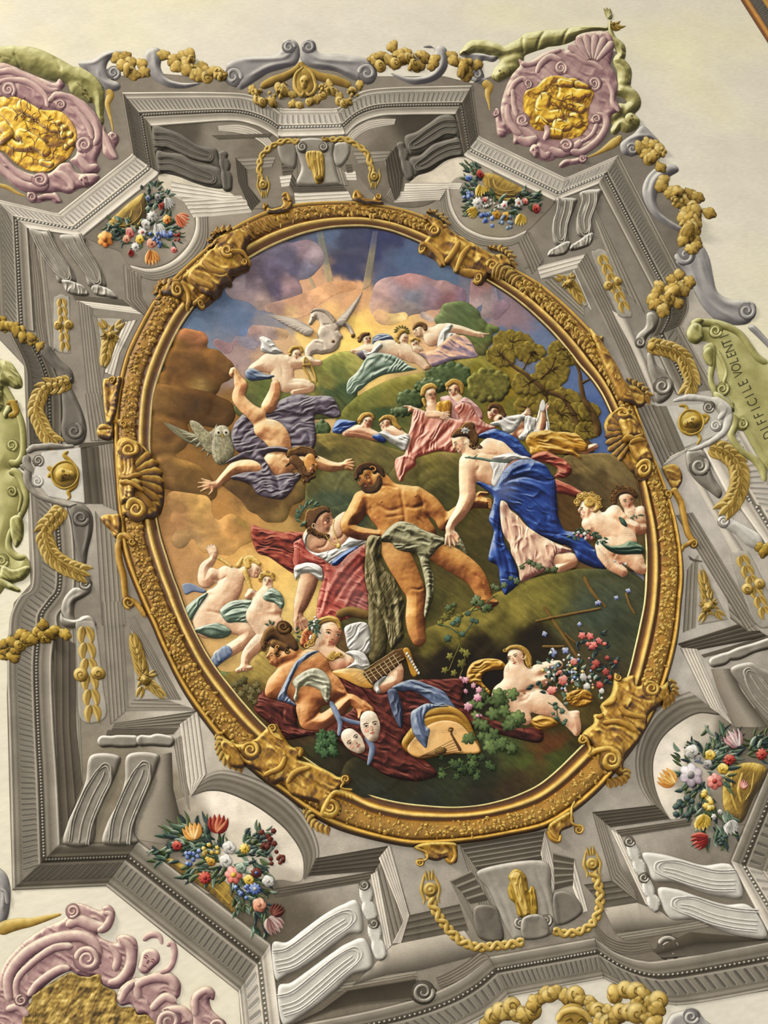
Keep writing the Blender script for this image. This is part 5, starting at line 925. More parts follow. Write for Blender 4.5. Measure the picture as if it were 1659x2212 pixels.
# ---------------------------------------------------------------- green cartouches
def cartouche(label, body, rims, vols, at, text=None, lobes=()):
    t = thing('cartouche', label, 'cartouche', at); area('shield', [body], 'oliv2', h=6, r=120, cell=2, v0=.6, gain=.9, nz=.07)
    for r in rims: stroke('rim', r, 1, 'oliv2', h=5, v0=.58, gain=.7)
    for v in vols: volute('volute', *v, pal='oliv2', h=3, w=.46, v0=.6)
    for l in lobes: area('rim_lobe', [l], 'oliv2', h=5, r=30, v0=.55, gain=.8, rip=(60, 8, 3))
    if text:
        for s, (x0, y0), (x1, y1), size, wf in text:
            n = len(s)
            for i, ch in enumerate(s):
                f = (i+.5)/n; q = T([(x0+(x1-x0)*f, y0+(y1-y0)*f)])[0]; a = math.atan2((y1-y0), (x1-x0)); h0 = float(base_h(np.array([q[0]]), np.array([q[1]]), 3)[0])+.5
                cu = bpy.data.curves.new('letter', 'FONT'); cu.body = ch; cu.align_x = 'CENTER'; cu.align_y = 'CENTER'; cu.size = size/VS; cu.resolution_u = 3; cu.offset = -.018*size/VS
                ob = bpy.data.objects.new('letter', cu); sc.collection.objects.link(ob); dg = bpy.context.evaluated_depsgraph_get(); me = bpy.data.meshes.new_from_object(ob.evaluated_get(dg)); bpy.data.objects.remove(ob)
                V0 = np.array([v.co[:2] for v in me.vertices]); 
                if not len(V0): continue
                X = V0[:, 0]*wf; Y = -V0[:, 1]; px = q[0]+X*math.cos(a)-Y*math.sin(a); py = q[1]+X*math.sin(a)+Y*math.cos(a); wx, wy = to_world(px, py, h0)
                for v, x_, y_ in zip(me.vertices, wx, wy): v.co = (x_, y_, CEIL-h0*PX)
                bm_ = me; at_ = bm_.color_attributes.new('pigment', 'FLOAT_COLOR', 'POINT'); at_.data.foreach_set('color', np.tile([*lin('35301f'), 1], len(V0)).astype(np.float32)); bm_.materials.clear(); bm_.materials.append(MAT['fresco'])
                o = bpy.data.objects.new('letter', bm_); sc.collection.objects.link(o); o.parent = t; o.matrix_parent_inverse = Matrix.Translation(-t.location)
                sd = o.modifiers.new('thickness', 'SOLIDIFY'); sd.thickness = .003; sd.offset = 0
    done()
view(1159, 400)
cartouche('green gilt cartouche at the right edge lettered in dark Roman capitals', '1110,980 1160,960 1290,990 1400,1010 1500,1080 1560,1180 1640,1250 1800,1340 1900,1500 1900,1900 1800,2200 1659,2050 1560,1900 1480,1760 1400,1680 1400,1560 1330,1460 1290,1300 1270,1180 1230,1120 1150,1110 1100,1060',
  ['1110,1010,60 1200,980,70 1330,1000,60 1450,1050,60 1530,1150,60 1590,1230,60 1660,1270,60', '1200,1180,50 1250,1160,60 1260,1280,50 1250,1400,46 1300,1510,46 1380,1590,60 1400,1550,40', '1400,1640,60 1420,1720,60 1400,1800,56 1470,1900,50 1560,1960,50 1620,2040,50 1640,2120,40', '1300,1180,24 1360,1330,24 1340,1420,26'], [(1285, 1045, 50, 1.5, 0, 1), (1335, 1460, 50, 1.5, 300, 1), (1480, 1710, 44, 1.4, 250, 1)], (1450, 1300),
  [('DIFFICILE', (1672, 1810), (1474, 1392), 108, .72), ('VOLENTI', (1458, 1372), (1342, 1058), 104, .72)], ['1110,970 1160,940 1200,960 1180,1000 1120,1010', '1080,1040 1110,1000 1180,1020 1200,1090 1150,1130 1090,1100', '1195,1200 1220,1160 1260,1170 1265,1290 1225,1270', '1270,1480 1330,1500 1400,1560 1420,1620 1340,1600 1290,1550'])
view(0, 850)
cartouche('green gilt cartouche cut off by the left edge, with curling rim', '-60,-220 0,-100 40,0 100,120 160,260 170,420 130,510 60,540 130,560 180,640 190,780 150,900 90,1000 60,1100 120,1180 180,1160 215,1230 200,1300 120,1350 60,1360 -60,1320',
  ['-40,-180,60 20,-60,56 90,60,50 150,200,46 165,330,44 160,440,50 120,500,56 60,490,50', '60,560,60 120,570,66 170,660,56 180,780,46 130,900,40 70,1000,40 60,1100,50 110,1160,56 180,1170,60', '60,690,20 110,680,26 150,740,30 130,850,24'], [(85, 370, 46, 1.5, 90, -1), (85, 700, 40, 1.5, 200, 1), (10, 1200, 56, 1.5, 0, 1)], (60, 500), None, ['40,180 80,140 120,60 110,40 60,60 20,140', '70,900 150,880 160,1010 120,1090 90,1070', '20,1240 100,1260 190,1230 215,1260 160,1330 60,1350 0,1320', '0,1330 80,1360 140,1400 130,1420 60,1400 0,1370'])
view(0, 400); thing('shell_finial', 'green gilt shell curl above the left edge cartouche', 'ornament', (60, 1350)); area('shell', ['-40,1260 20,1245 70,1260 110,1310 150,1380 150,1440 100,1450 50,1430 20,1480 20,1600 -40,1600'], 'oliv2', h=6, r=50, cell=1, v0=.6, gain=.8, rip=(50, 8, 3)); stroke('rim', '40,1560,40 90,1560,50 110,1620,44 60,1659,30', 1, 'dgold', h=3, v0=.6); done()
# ---------------------------------------------------------------- gilt masks
def gmask(label, x, y, r, up, arms, pal='dgold', ring=True):
    thing('gilt_mask', label, 'mask', (x, y))
    for a in arms: stroke('strap', a, 1, pal, h=3, v0=.6)
    if ring: polar('dish', x, y, r*1.3, r*1.3, pal=pal, h=2, v0=.5); stroke('dish_rim', [(x+r*1.3*math.cos(t), y+r*1.3*math.sin(t)) for t in np.linspace(0, 6.28, 17)[:-1]], r*.22, pal, h=3, closed=True, v0=.65)
    area('mask', hd(x, y, r*.95, up), pal, h=6, r=r*.9, cell=1, v0=.6, gain=.9); face(x, y, r*.85, up, lip='5a3c10'); done()
view(0, 850)
thing('mask_surround', 'grey scrolled frame round the small gilt mask at the left', 'frame', (400, 550), mat='stucco')
area('pale_panel', ['300,420 580,390 610,790 350,740 230,600'], 'lstone', h=.6, r=10, v0=.55, gain=.3, straight=True)
for s in ('190,420,40 250,385,50 400,380,36 530,375,20', '140,520,30 190,540,60 200,640,50 260,720,44 380,770,40 480,800,30 550,790,16', '200,440,50 190,500,60 230,560,50'): stroke('frame_scroll', s, 1, 'stone', h=4, v0=.55)
volute('volute', 275, 480, 44, 1.4, 90, -1, pal='stone'); volute('volute', 270, 630, 44, 1.5, 270, 1, pal='lstone'); done()
gmask('small gilt mask on a round boss in the left scrolled frame', 465, 580, 74, 185, ['490,410,16 460,440,34 500,480,30 550,540,24 560,580,20', '340,520,40 370,560,30 340,600,40', '560,590,24 540,660,30 490,700,34 500,740,20 480,760,12'])
view(1159, 850)
thing('mask_surround', 'pale scrolled frame round the small gilt mask at the right', 'frame', (1150, 200), mat='stucco')
area('pale_panel', ['930,90 1240,70 1340,180 1300,300 1060,390'], 'lstone', h=.6, r=10, v0=.5, gain=.3, straight=True)
for s in ('980,50,20 1060,30,40 1180,30,46 1290,60,50 1370,140,60 1350,260,50 1260,340,44 1150,390,36 1080,410,14', '1300,80,40 1340,130,44 1310,180,40'): stroke('frame_scroll', s, 1, 'lstone', h=4, v0=.5)
volute('volute', 1235, 100, 44, 1.4, 0, 1, pal='stone'); volute('volute', 1285, 230, 44, 1.5, 0, -1, pal='lstone'); done()
gmask('small gilt mask on a round boss in the right scrolled frame', 1110, 205, 68, 350, ['1020,85,20 1070,90,26 1075,130,24 1040,170,24 1020,210,30', '1190,150,34 1230,170,30 1200,220,30', '1060,270,24 1140,280,26 1175,320,24 1150,365,14'])
view(400, 0)
t = thing('gilt_crest', 'gilt hood with flanking fruit swags at the crown of the top bay', 'ornament', (850, 600))
for s in ('825,440,26 800,490,50 720,540,64 620,580,70 540,620,50', '830,440,26 860,490,50 960,540,64 1080,570,70 1190,610,50'): stroke('hood_wing', s, 1, 'gold', h=6, v0=.4)
R4.seed(5)
for pth, sq in (('470,620 520,680 560,730 640,700 680,640', 'LFGFLLFGFLGF'), ('700,600 760,700 820,740 900,730 960,690 990,600', 'GFLLFFLLFG'), ('1010,620 1070,680 1140,720 1200,670 1250,610', 'LGFLFFLGFL')):
    c = spline(T(P(pth)), False, 2)
    for i, ch in enumerate(sq):
        p = c[int((i+.5)/len(sq)*(len(c)-1))]; x, y = (p[0]-VX)*VS+R4.uniform(-20, 20), (p[1]-VY)*VS+R4.uniform(-30, 30)
        if ch == 'L': lobed(x, y, 40, R4.uniform(0, 360), 'gold')
        elif ch == 'F': fruit(x, y, 34, 'gold')
        else: grapes(x, y, 40, 'gold')
area('shield', [[(850, 560, 70), (860, 630, 66)]], 'gold', h=5, r=40, cell=1, v0=.45); stroke('shield_rim', '850,480,16 790,540,24 785,620,26 830,680,22 850,650,16', 1, 'gold', h=3, v0=.65); stroke('shield_rim', '850,480,16 910,530,24 935,620,26 890,680,22 865,650,16', 1, 'gold', h=3, v0=.65)
area('mask', hd(852, 590, 46, 272), 'gold', h=5, r=30, cell=1, v0=.6); face(852, 590, 40, 272, lip='5a3c10'); done()
view(1159, 1712)
t = thing('gilt_mask', 'large gilt mask wreathed in leaves and fruit at the bottom edge', 'mask', (230, 1600))
R4.seed(9)
for pth, sq in (('-370,1659 -250,1560 -150,1560 -60,1620', 'LFLFLFLLF'), ('-80,1600 0,1500 100,1440 220,1440 340,1470 420,1540 460,1640', 'LFLLFLLFLLLFL'), ('520,1560 560,1450 640,1400 760,1440 850,1500 900,1600', 'LFLFFLLFL'), ('500,1659 600,1560 700,1530 760,1600 860,1620', 'FLFFLFLL')):
    c = spline(T(P(pth)), False, 2)
    for i, ch in enumerate(sq):
        p = c[int((i+.5)/len(sq)*(len(c)-1))]; x, y = (p[0]-VX)*VS+R4.uniform(-25, 25), (p[1]-VY)*VS+R4.uniform(-20, 40)
        (lobed if ch == 'L' else fruit)(x, y, R4.uniform(62, 84), *((R4.uniform(0, 360), 'gold') if ch == 'L' else ('gold',)))
area('mask', [[(260, 1620, 110), (270, 1740, 110)]], 'gold', h=7, r=80, cell=1, v0=.4); stroke('head_band', '150,1640,40 190,1580,50 270,1560,54 350,1590,50 400,1650,40', 1, 'gold', h=4, v0=.62); stroke('brow', '200,1640,14 240,1620,22 262,1650,12', 1, 'dgold', v0=.2); stroke('brow', '290,1650,12 320,1620,22 360,1645,14', 1, 'dgold', v0=.2); done()
# ================================================================ the oval picture
CX0, CY0 = 850.0, 1110.0
INN = P('659,502 716,490 792,487 845,497 900,519 960,549 1047,602 1101,635 1162,686 1222,750 1252,789 1280,819 1301,850 1319,889 1340,935 1360,990 1374,1035 1383,1091 1393,1151 1395,1227 1391,1302 1382,1345 1370,1399 1355,1460 1330,1520 1295,1570 1261,1604 1234,1631 1189,1674 1162,1695 1101,1722 1041,1737 981,1742 920,1738 860,1731 800,1716 762,1692 701,1662 656,1631 611,1601 578,1571 536,1526 499,1481 460,1430 430,1378 416,1350 386,1272 362,1203 346,1151 334,1080 329,1010 325,960 327,910 332,852 347,801 368,747 395,695 424,655 470,605 530,562 581,533')
OUT = P('632,439 701,434 762,434 822,441 880,452 930,470 975,500 1020,527 1070,556 1112,580 1162,607 1204,640 1252,685 1295,732 1325,782 1352,828 1375,878 1400,955 1420,1000 1440,1050 1458,1106 1468,1150 1475,1200 1478,1242 1472,1302 1465,1375 1448,1446 1430,1500 1404,1560 1375,1606 1345,1645 1300,1700 1249,1745 1180,1787 1101,1803 1011,1818 951,1824 890,1827 830,1816 800,1809 722,1785 665,1753 617,1716 569,1683 525,1645 480,1605 442,1556 400,1497 362,1424 330,1350 298,1280 268,1200 256,1115 250,1040 246,970 245,910 254,830 271,762 301,700 335,640 380,592 431,545 500,490 570,455')
def rfun(Q):
    a = np.arctan2(Q[:, 1]-CY0, Q[:, 0]-CX0); r = np.hypot(Q[:, 0]-CX0, Q[:, 1]-CY0); i = np.argsort(a); a, r = a[i], r[i]
    aa = np.concatenate([a-2*np.pi, a, a+2*np.pi]); r3 = np.tile(r, 3)
    g = np.linspace(-np.pi, np.pi, 721)[:-1]; rv = np.interp(g, aa, r3)
    k = np.exp(-np.linspace(-2, 2, 13)**2); k /= k.sum(); rv = np.convolve(np.tile(rv, 3), k, 'same')[720:1440]
    return lambda t: np.interp((np.asarray(t)+np.pi) % (2*np.pi)-np.pi, np.append(g, np.pi), np.append(rv, rv[0]))
rI, rO = rfun(INN), rfun(OUT)
def oval(t, u):                                    # angle and position across the frame (0 inner, 1 outer)
    r = rI(t)*(1-u)+rO(t)*u; return CX0+r*np.cos(t), CY0+r*np.sin(t)
th_ = np.linspace(-np.pi, np.pi, 121)[:-1]
def ovalpoly(u): x, y = oval(th_, u); return np.column_stack([x, y])
PIC = dict(mat='paint')
view(0, 0, 1); CUR['mat'] = 'paint'
def inside(X, Y, D, col, v): return col, v
clipr = lambda X, Y: np.hypot(X-CX0, Y-CY0)-(rI(np.arctan2(Y-CY0, X-CX0))*.75+rO(np.arctan2(Y-CY0, X-CX0))*.25)
def sky_fn(X, Y, D, col, v):
    s = (fbm(X/60, Y/16, 4)-.47)*.28; return col*(1+s)[..., None], v
o = area('painted_sky', [ovalpoly(.3)], h=.5, r=4, cell=4, nz=.03, warp=38, edge=0, fn=sky_fn, tones=[
 (600,540,'57647c'),(700,500,'5f6d86'),(760,510,'4a4f66'),(830,520,'44486a'),(900,560,'5a6b88'),(760,580,'4c4f68'),(850,600,'56627e'),(960,600,'64768f'),(1040,650,'66728a'),
 (1090,720,'6a7890'),(1160,730,'6c7b96'),(1220,800,'5f7298'),(1280,900,'566c9a'),(1330,960,'556a94'),(1100,680,'907c84'),(1060,700,'a58c8a'),(990,640,'7c7884'),
 (480,640,'5d6c84'),(430,690,'66778f'),(400,720,'6c7f98'),(520,680,'6a7b96'),(460,740,'7c8494'),(530,730,'6f80a0'),(600,700,'8d8c94'),
 (640,640,'c8a284'),(700,625,'d0a886'),(760,640,'d6ab82'),(820,690,'e8c47e'),(780,720,'f0d27e'),(700,700,'e2bc84'),(660,740,'e9cd86'),(600,750,'c9ab88'),(740,760,'efd684'),(800,760,'eed484'),(860,740,'e8c886'),(920,730,'d8b48c'),(960,710,'c8a08a'),(1000,730,'b0a69c'),(560,770,'b89c84'),(500,760,'a08c88'),
 (350,900,'9a7440'),(380,980,'8b6838'),(420,900,'7a5a2c'),(500,880,'8e6c3c'),(470,960,'7c5c30'),(560,1050,'6e5430'),(430,1050,'846438'),(620,1090,'7c5f34'),(480,1110,'b0864e'),(400,1120,'a98458'),(380,1180,'b08a5c'),(450,1160,'c49c66'),(540,1140,'bb9258'),(600,1160,'b0925a'),(500,1200,'d0a868'),(600,1240,'e0c078'),(640,1300,'dcc27e'),(420,1240,'b58f62'),(450,1290,'c2a070'),(560,1220,'d8b470'),(700,1160,'8d7844'),(620,1330,'d4bc7c'),(620,1360,'b8a468'),(700,1250,'b09a5c'),
 (1100,900,'5c6f94'),(1200,920,'586c94'),(900,800,'b8a070'),(1000,800,'8a8c5c')])
tag(o, 'oval field of painted blue and golden evening sky behind the figures', 'sky'); o['kind'] = 'structure'; o.name = 'sky_backdrop'
# ---- shafts of light
view(400, 400)
def ray(p, label): tag(area('light_shaft', [p], tones=[(900,300,'6b7480'),(1000,450,'7f8078'),(1040,700,'b5a384'),(1350,300,'62657a'),(1310,600,'858070'),(1290,740,'b09a7c')], h=.3, r=3, edge=0, thick=.15, straight=True, cell=2), label, 'light shaft')
ray('935,310 985,310 1070,720 1010,690', 'broad pale shaft of light falling from the oval top, left of the pair')
ray('1345,330 1385,330 1330,720 1265,760', 'broad pale shaft of light falling from the oval top, right of the pair')
ray('870,650 900,650 975,810 955,815', 'thin faint shaft of light crossing the pink streak of cloud')
# ---- clouds
def cloud_fn(X, Y, D, col, v):
    q = (fbm(X/26, Y/20, 3)-.47)*60; s = (fbm((X+q)/30, (Y+q*.5)/22, 4)-.47)*1.1+(vnoise((X+q)/9, Y/5)-.5)*.12; return col*np.exp(s)[..., None], v
def cloud(label, ch, tones, k=18, r=60, h=3, **kw): return tag(area('cloud', ch, tones=tones, k=k, r=r, h=h*.6, gain=kw.pop('gain', .25)*1.5, edge=0, thick=kw.pop('thick', .25), warp=14, cell=2, nz=.05, fn=cloud_fn, **kw), label, 'cloud')
DM = [(600,600,'6f6476'),(750,520,'6d6878'),(850,480,'8f7d86'),(950,500,'a2939a'),(500,700,'8a7c86'),(350,720,'a29498'),(330,640,'988e9c'),(650,750,'5f5668'),(800,780,'9a848a'),(760,700,'a58c90'),(450,820,'9d8d90'),(560,850,'a8958e'),(880,620,'7a7888'),(800,600,'5e5a6e'),(600,400,'75727f')]
cloud('big dark mauve thundercloud at the upper left of the oval', [[(640,470,90),(760,500,90),(860,500,110)], [(900,520,90)], [(500,620,120),(620,640,140)], [(380,720,100),(520,760,90)], [(700,740,120),(760,760,80)], [(620,420,70)], [(850,600,70)], [(560,840,60),(640,870,40)]], DM, spots=[(640,640,110,'4c4458',.5),(700,520,90,'56526a',.4),(930,470,50,'b8a4a4',.5),(340,700,60,'b0a0a4',.4)])
view(800, 400)
cloud('rounded pink and grey cloud in the upper right sky', [[(280,720,90),(200,760,110)], [(110,760,90)], [(60,860,70),(100,920,80)], [(380,740,90),(340,820,100)], [(520,760,80),(600,790,70)], [(470,840,50)], [(230,880,70)], [(640,800,40)]],
      [(270,660,'b08a88'),(300,800,'7e7c86'),(200,760,'9a8a90'),(100,780,'b59a96'),(60,900,'b89c8c'),(520,720,'b39292'),(560,820,'946f74'),(640,800,'8a7484'),(430,780,'8c7a84'),(260,880,'9a8e8c'),(60,960,'c0a284')], spots=[(300,790,70,'6d7078',.5),(540,700,50,'c0a09c',.5)])
cloud('slanting rosy cloud streak below the right scroll of the frame', [[(780,700,60),(760,800,50),(740,860,30)], [(850,720,50),(870,820,40),(820,930,30)], [(960,860,40),(900,940,26)]], [(760,720,'a78688'),(800,860,'a09090'),(900,760,'8d8a98'),(950,880,'8d7884'),(860,720,'b08a80')], thick=.08, h=.8)
cloud('soft golden grey cloud low behind the women on the hill', [[(60,930,40),(140,960,40),(240,940,30)], [(380,930,24),(440,960,20)]], [(60,940,'c8a882'),(200,940,'e2c890'),(400,950,'b8a8a0')], thick=.08, h=.8)
view(400, 400)
cloud('long peach streak of cloud under the thundercloud', [[(600,880,30),(760,860,50),(900,820,60),(1060,740,50),(1200,720,30)], [(700,930,40),(850,900,40)]], [(640,880,'c0a094'),(800,860,'d0a688'),(1000,740,'d6ac84'),(1150,740,'d8a880'),(760,930,'d4b48a')], thick=.08, h=.8, gain=.1)
cloud('small grey pink cloud left of the winged horse', [[(500,1050,50),(600,1060,50),(700,1070,40)], [(380,1110,30),(480,1140,40)], [(230,1130,30),(300,1170,40)]], [(500,1030,'b09690'),(620,1080,'a8958e'),(700,1080,'c8a884'),(300,1150,'a08488'),(420,1120,'8c8894')], thick=.08, h=.8)
view(0, 400)
BR = [(1350,1060,'9c6e48'),(1450,1100,'a8744e'),(1250,1150,'7d5c2c'),(1300,1350,'6c4c24'),(1450,1330,'5a3d1c'),(1600,1300,'6e4c26'),(1200,1500,'8a6a36'),(1400,1500,'7c5e30'),(1550,1600,'5e421e'),(1500,1200,'8a6434'),(1150,1600,'8e7040'),(1330,1000,'a87a58'),(1640,1450,'80602e')]
cloud('rust brown storm cloud at the left edge under the blue sky', [[(1330,1110,90),(1420,1110,70)], [(1280,1260,110),(1400,1260,110)], [(1520,1280,110),(1590,1320,90)], [(1480,1420,100),(1330,1420,130)], [(1180,1400,70)], [(1200,1540,110),(1400,1560,110)]], BR, k=12, spots=[(1400,1270,120,'5c4120',.55),(1620,1290,60,'7a5a32',.5),(1440,1440,60,'a88a4c',.5),(1600,1180,50,'8e6a3a',.5)], gain=.5, h=8)
view(400, 850)
cloud('dark umber cloud beneath the owl and the falling man', [[(-200,40,110),(100,100,120),(250,140,110)], [(-260,300,150),(-100,300,130)], [(-130,560,120),(60,620,110),(160,700,70)], [(330,620,70),(420,700,60)], [(520,760,100),(640,780,120)], [(780,700,90)], [(600,860,60),(680,870,50)]],
      [(150,90,'573d1e'),(260,150,'5e4422'),(-200,100,'7a5c30'),(-250,300,'806034'),(-50,250,'6a4c24'),(30,480,'8a6c3c'),(0,600,'6f552c'),(150,660,'765a30'),(400,700,'6a5230'),(600,800,'6a5230'),(780,720,'715a34'),(680,880,'8c7444'),(850,680,'806c3e'),(-150,600,'80623a'),(500,700,'5c4628')], k=14, gain=.45, h=7, spots=[(80,130,80,'4c3418',.5),(300,560,60,'94743e',.5),(640,860,40,'7c6236',.5)])
cloud('warm tan cloud bank lower left of the oval, under the hand', [[(-80,760,60),(120,800,70)], [(-60,900,50),(140,960,100)], [(330,930,70),(420,1000,80)], [(300,1080,80),(150,1080,60)], [(-40,1050,60)]], [(-80,760,'a98656'),(120,800,'b8965c'),(200,900,'c8a068'),(350,980,'bb9058'),(300,1100,'c29a60'),(0,1060,'a88a60'),(-60,900,'a88258'),(420,940,'a98a50')], k=22, gain=.3, h=4)
# ---- land
def land_fn(X, Y, D, col, v):
    a = (X*.8+Y*.6)/26, (Y*.8-X*.6)/4.5; s = (vnoise(*a)-.5)*.38+(vnoise(a[0]*2.3+9, a[1]*2.1)-.5)*.25+(fbm(X/7, Y/7, 3)-.47)*.35+(fbm(X/55, Y/34, 3)-.47)*.5
    return col*np.exp(s)[..., None], v
def land(label, pts, tones, name='hill', cat='hill', **kw): return tag(area(name, pts if isinstance(pts, list) else [pts], tones=tones, r=kw.pop('r', 40), h=kw.pop('h', 5), gain=kw.pop('gain', .3), warp=kw.pop('warp', 22), edge=.15, cell=kw.pop('cell', 2), nz=.03, fn=land_fn, **kw), label, cat)
view(400, 400)
land('small green mound under the winged horse', '850,1240 960,1260 1080,1200 1200,1190 1320,1250 1340,1340 1250,1420 1200,1600 1000,1500 900,1330', [(1000,1280,'8c9050'),(1150,1220,'9a9a58'),(1280,1260,'a09a5c'),(1100,1340,'6a7240'),(1000,1400,'7c7a44'),(1150,1480,'4c5c3c'),(1300,1380,'80783c')])
land('green slope behind the seated lyre player', '420,1400 560,1380 900,1400 1000,1450 1100,1520 1120,1659 400,1659', [(450,1450,'6e7242'),(560,1500,'66703c'),(900,1450,'8a8448'),(1050,1500,'4e5e3e'),(1000,1600,'5c6236'),(440,1580,'5a5c38')])
view(800, 400)
land('tall dark green bush of trees right of the pointing woman', [[(560,900,60),(660,890,60),(720,940,70)], [(500,960,40),(600,980,90),(780,1010,60)], [(700,1080,90),(820,1100,60)], [(860,1030,40),(900,1030,24)], [(780,1170,60)]], [(560,900,'6a7450'),(660,900,'5e6c48'),(700,1000,'5c6a44'),(880,1030,'6c7848'),(780,1100,'66713f'),(600,1000,'606c48'),(780,1180,'77784a')], 'tree', 'tree', k=6, warp=12, cell=2, gain=.5)
GT = [(300,1360,'989050'),(100,1400,'8f8a48'),(450,1300,'8e8c4a'),(650,1240,'9c9450'),(820,1240,'8c8640'),(250,1450,'7c7838'),(100,1550,'7e7a3c'),(600,1350,'6e6e38'),(800,1350,'80782c'),(900,1400,'857428'),(1000,1450,'847226'),(760,1450,'5e6434'),(900,1550,'776a28'),(1050,1600,'6c6a30'),(0,1500,'7a7c40'),(100,1640,'3f5030'),(1100,1300,'8d7c34')]
land('broad sunlit green hill filling the middle distance', '-230,1659 -100,1520 50,1430 200,1370 400,1330 600,1250 820,1225 1000,1270 1120,1340 1150,1450 1120,1620 1200,1800 1300,1900 1300,2000 -300,2000 -260,1750', GT, r=60)
def bush(label, ch, pal='green', name='bush', lob=True, **k):
    def f(X, Y, D, col, v): s = (vnoise(X/5, Y/5)-.5)*.8+(vnoise(X/11+9, Y/11)-.5)*.5; return col*np.exp(s)[..., None], v
    return tag(area(name, ch, pal, k=3, r=24, h=4, gain=.6, edge=.4, ew=2, fn=f, cell=2, v0=k.pop('v0', .4), **k), label, 'bush')
def scallop(cx, cy, rx, ry, n, seed=1, rr=.3):
    r_ = random.Random(seed); return [[(cx+rx*.75*math.cos(a), cy+ry*.75*math.sin(a), rr*min(rx, ry)*r_.uniform(.7, 1.2))] for a in [i*2*math.pi/n for i in range(n)]]+[[(cx-rx*.35, cy, min(rx, ry)*.7), (cx+rx*.35, cy, min(rx, ry)*.7)]]
bush('dark round tree standing behind the two women in pink', scallop(560, 1370, 180, 110, 13, 3), 'green', 'tree', v0=.36)
bush('dark bush left of the pointing woman in pink', scallop(290, 1540, 110, 80, 10, 4), 'green', v0=.34)
bush('low green shrub below the dark bush, above the sleeping women', scallop(220, 1620, 90, 40, 9, 5)+scallop(420,1440,120,60,10,6), 'green', v0=.4)
bush('golden green bush on the hill right of the two women in pink', scallop(850, 1430, 170, 130, 13, 7), 'grass', v0=.45)
view(400, 850)
bush('dark shrub left of the sleeping women', scallop(980, 250, 60, 60, 8, 8), 'green', v0=.4)
land('mossy rock ledge the sleeping women lie behind', '920,320 1000,290 1130,290 1300,330 1440,380 1560,420 1640,480 1640,900 1450,1000 1200,1000 900,900 860,700 900,560', [(1000,340,'8a7c44'),(1150,320,'6e6236'),(1300,380,'7c7040'),(1000,420,'4e4a2c'),(1150,480,'6c6438'),(1400,480,'70683c'),(950,640,'5c5a34'),(1100,650,'6a6a44'),(1050,760,'4e5a44'),(1150,820,'45503c'),(1300,900,'4c5238'),(1540,560,'6a643a'),(1000,560,'7a7444')], 'rock', 'rock', r=30,
     folds=[('940,380 1100,350 1300,400',16,-2),('1000,460 1200,440 1450,480',18,-2),('1000,560 1100,600 1060,700',14,-2),('1180,560 1100,640 1080,720',16,2)])
view(800, 850)
GB = [(300,550,'7a7040'),(450,500,'80763c'),(500,430,'857848'),(350,620,'655f34'),(560,560,'6d6636'),(500,700,'4a4826'),(620,640,'56522c'),(450,780,'3e4024'),(600,1000,'4c4624'),(700,880,'5a5228'),(800,950,'524a26'),(700,1100,'4e4722'),(800,1250,'453f1e'),(550,1300,'554c26'),(500,1450,'4e4a24'),(650,1500,'6a6230'),(700,1400,'5c5428'),(850,1100,'4a4422'),(900,1350,'4e4824'),(150,700,'5c5834'),(0,800,'3e4430'),(-100,900,'44503a'),(-50,1000,'5c5a38')]
land('olive green hillside behind the reclining man', '-330,900 -200,800 -60,760 150,560 200,470 300,450 480,420 600,420 800,430 1100,440 1300,440 1600,430 1900,520 1960,800 1900,1250 1500,1300 1200,1310 1000,1400 850,1659 -100,1900 -300,1500', GB, r=60, h=6, folds=[('300,640 380,560 500,520',18,-2),('240,620 330,540 450,490',14,1.6),('360,700 430,620 560,600',16,-2)])
view(1159, 850)
land('shadowy brown cave bank behind the two cherubs', '140,560 220,440 400,420 560,430 700,560 760,800 800,1260 700,1270 300,1270 160,1000 120,800', [(300,500,'7c6c44'),(500,470,'8a7a50'),(620,560,'80704a'),(300,620,'4e4228'),(450,650,'5c4e30'),(200,800,'5a4422'),(250,950,'5c4624'),(600,700,'6a5a3c'),(500,900,'4c4026'),(700,800,'6e5c3c')], 'rock', 'rock', r=24, folds=[('200,560 400,520 620,600',16,-1.5),('240,470 450,440 600,500',14,1.2)])
view(400, 1300)
land('brown and green meadow at the lower left, under the seated figures', '-200,300 80,440 200,480 330,500 480,440 560,330 700,250 900,200 1100,200 1350,380 1500,700 1500,1300 900,1400 300,1100 0,600', [(250,480,'7c8a58'),(330,520,'8d7c40'),(480,480,'9c8a4c'),(560,400,'a08c50'),(400,600,'6c5a2c'),(500,700,'54461f'),(300,440,'6c7c50'),(700,900,'3c2c16'),(850,960,'463820'),(1000,1100,'33301c'),(900,1050,'3c3a20'),(1200,1150,'2c2412'),(750,300,'a89a60'),(850,300,'8c8048'),(1000,300,'5c4c28'),(1200,200,'6a4c34'),(1300,300,'4c4420')], h=3)
view(800, 1300)
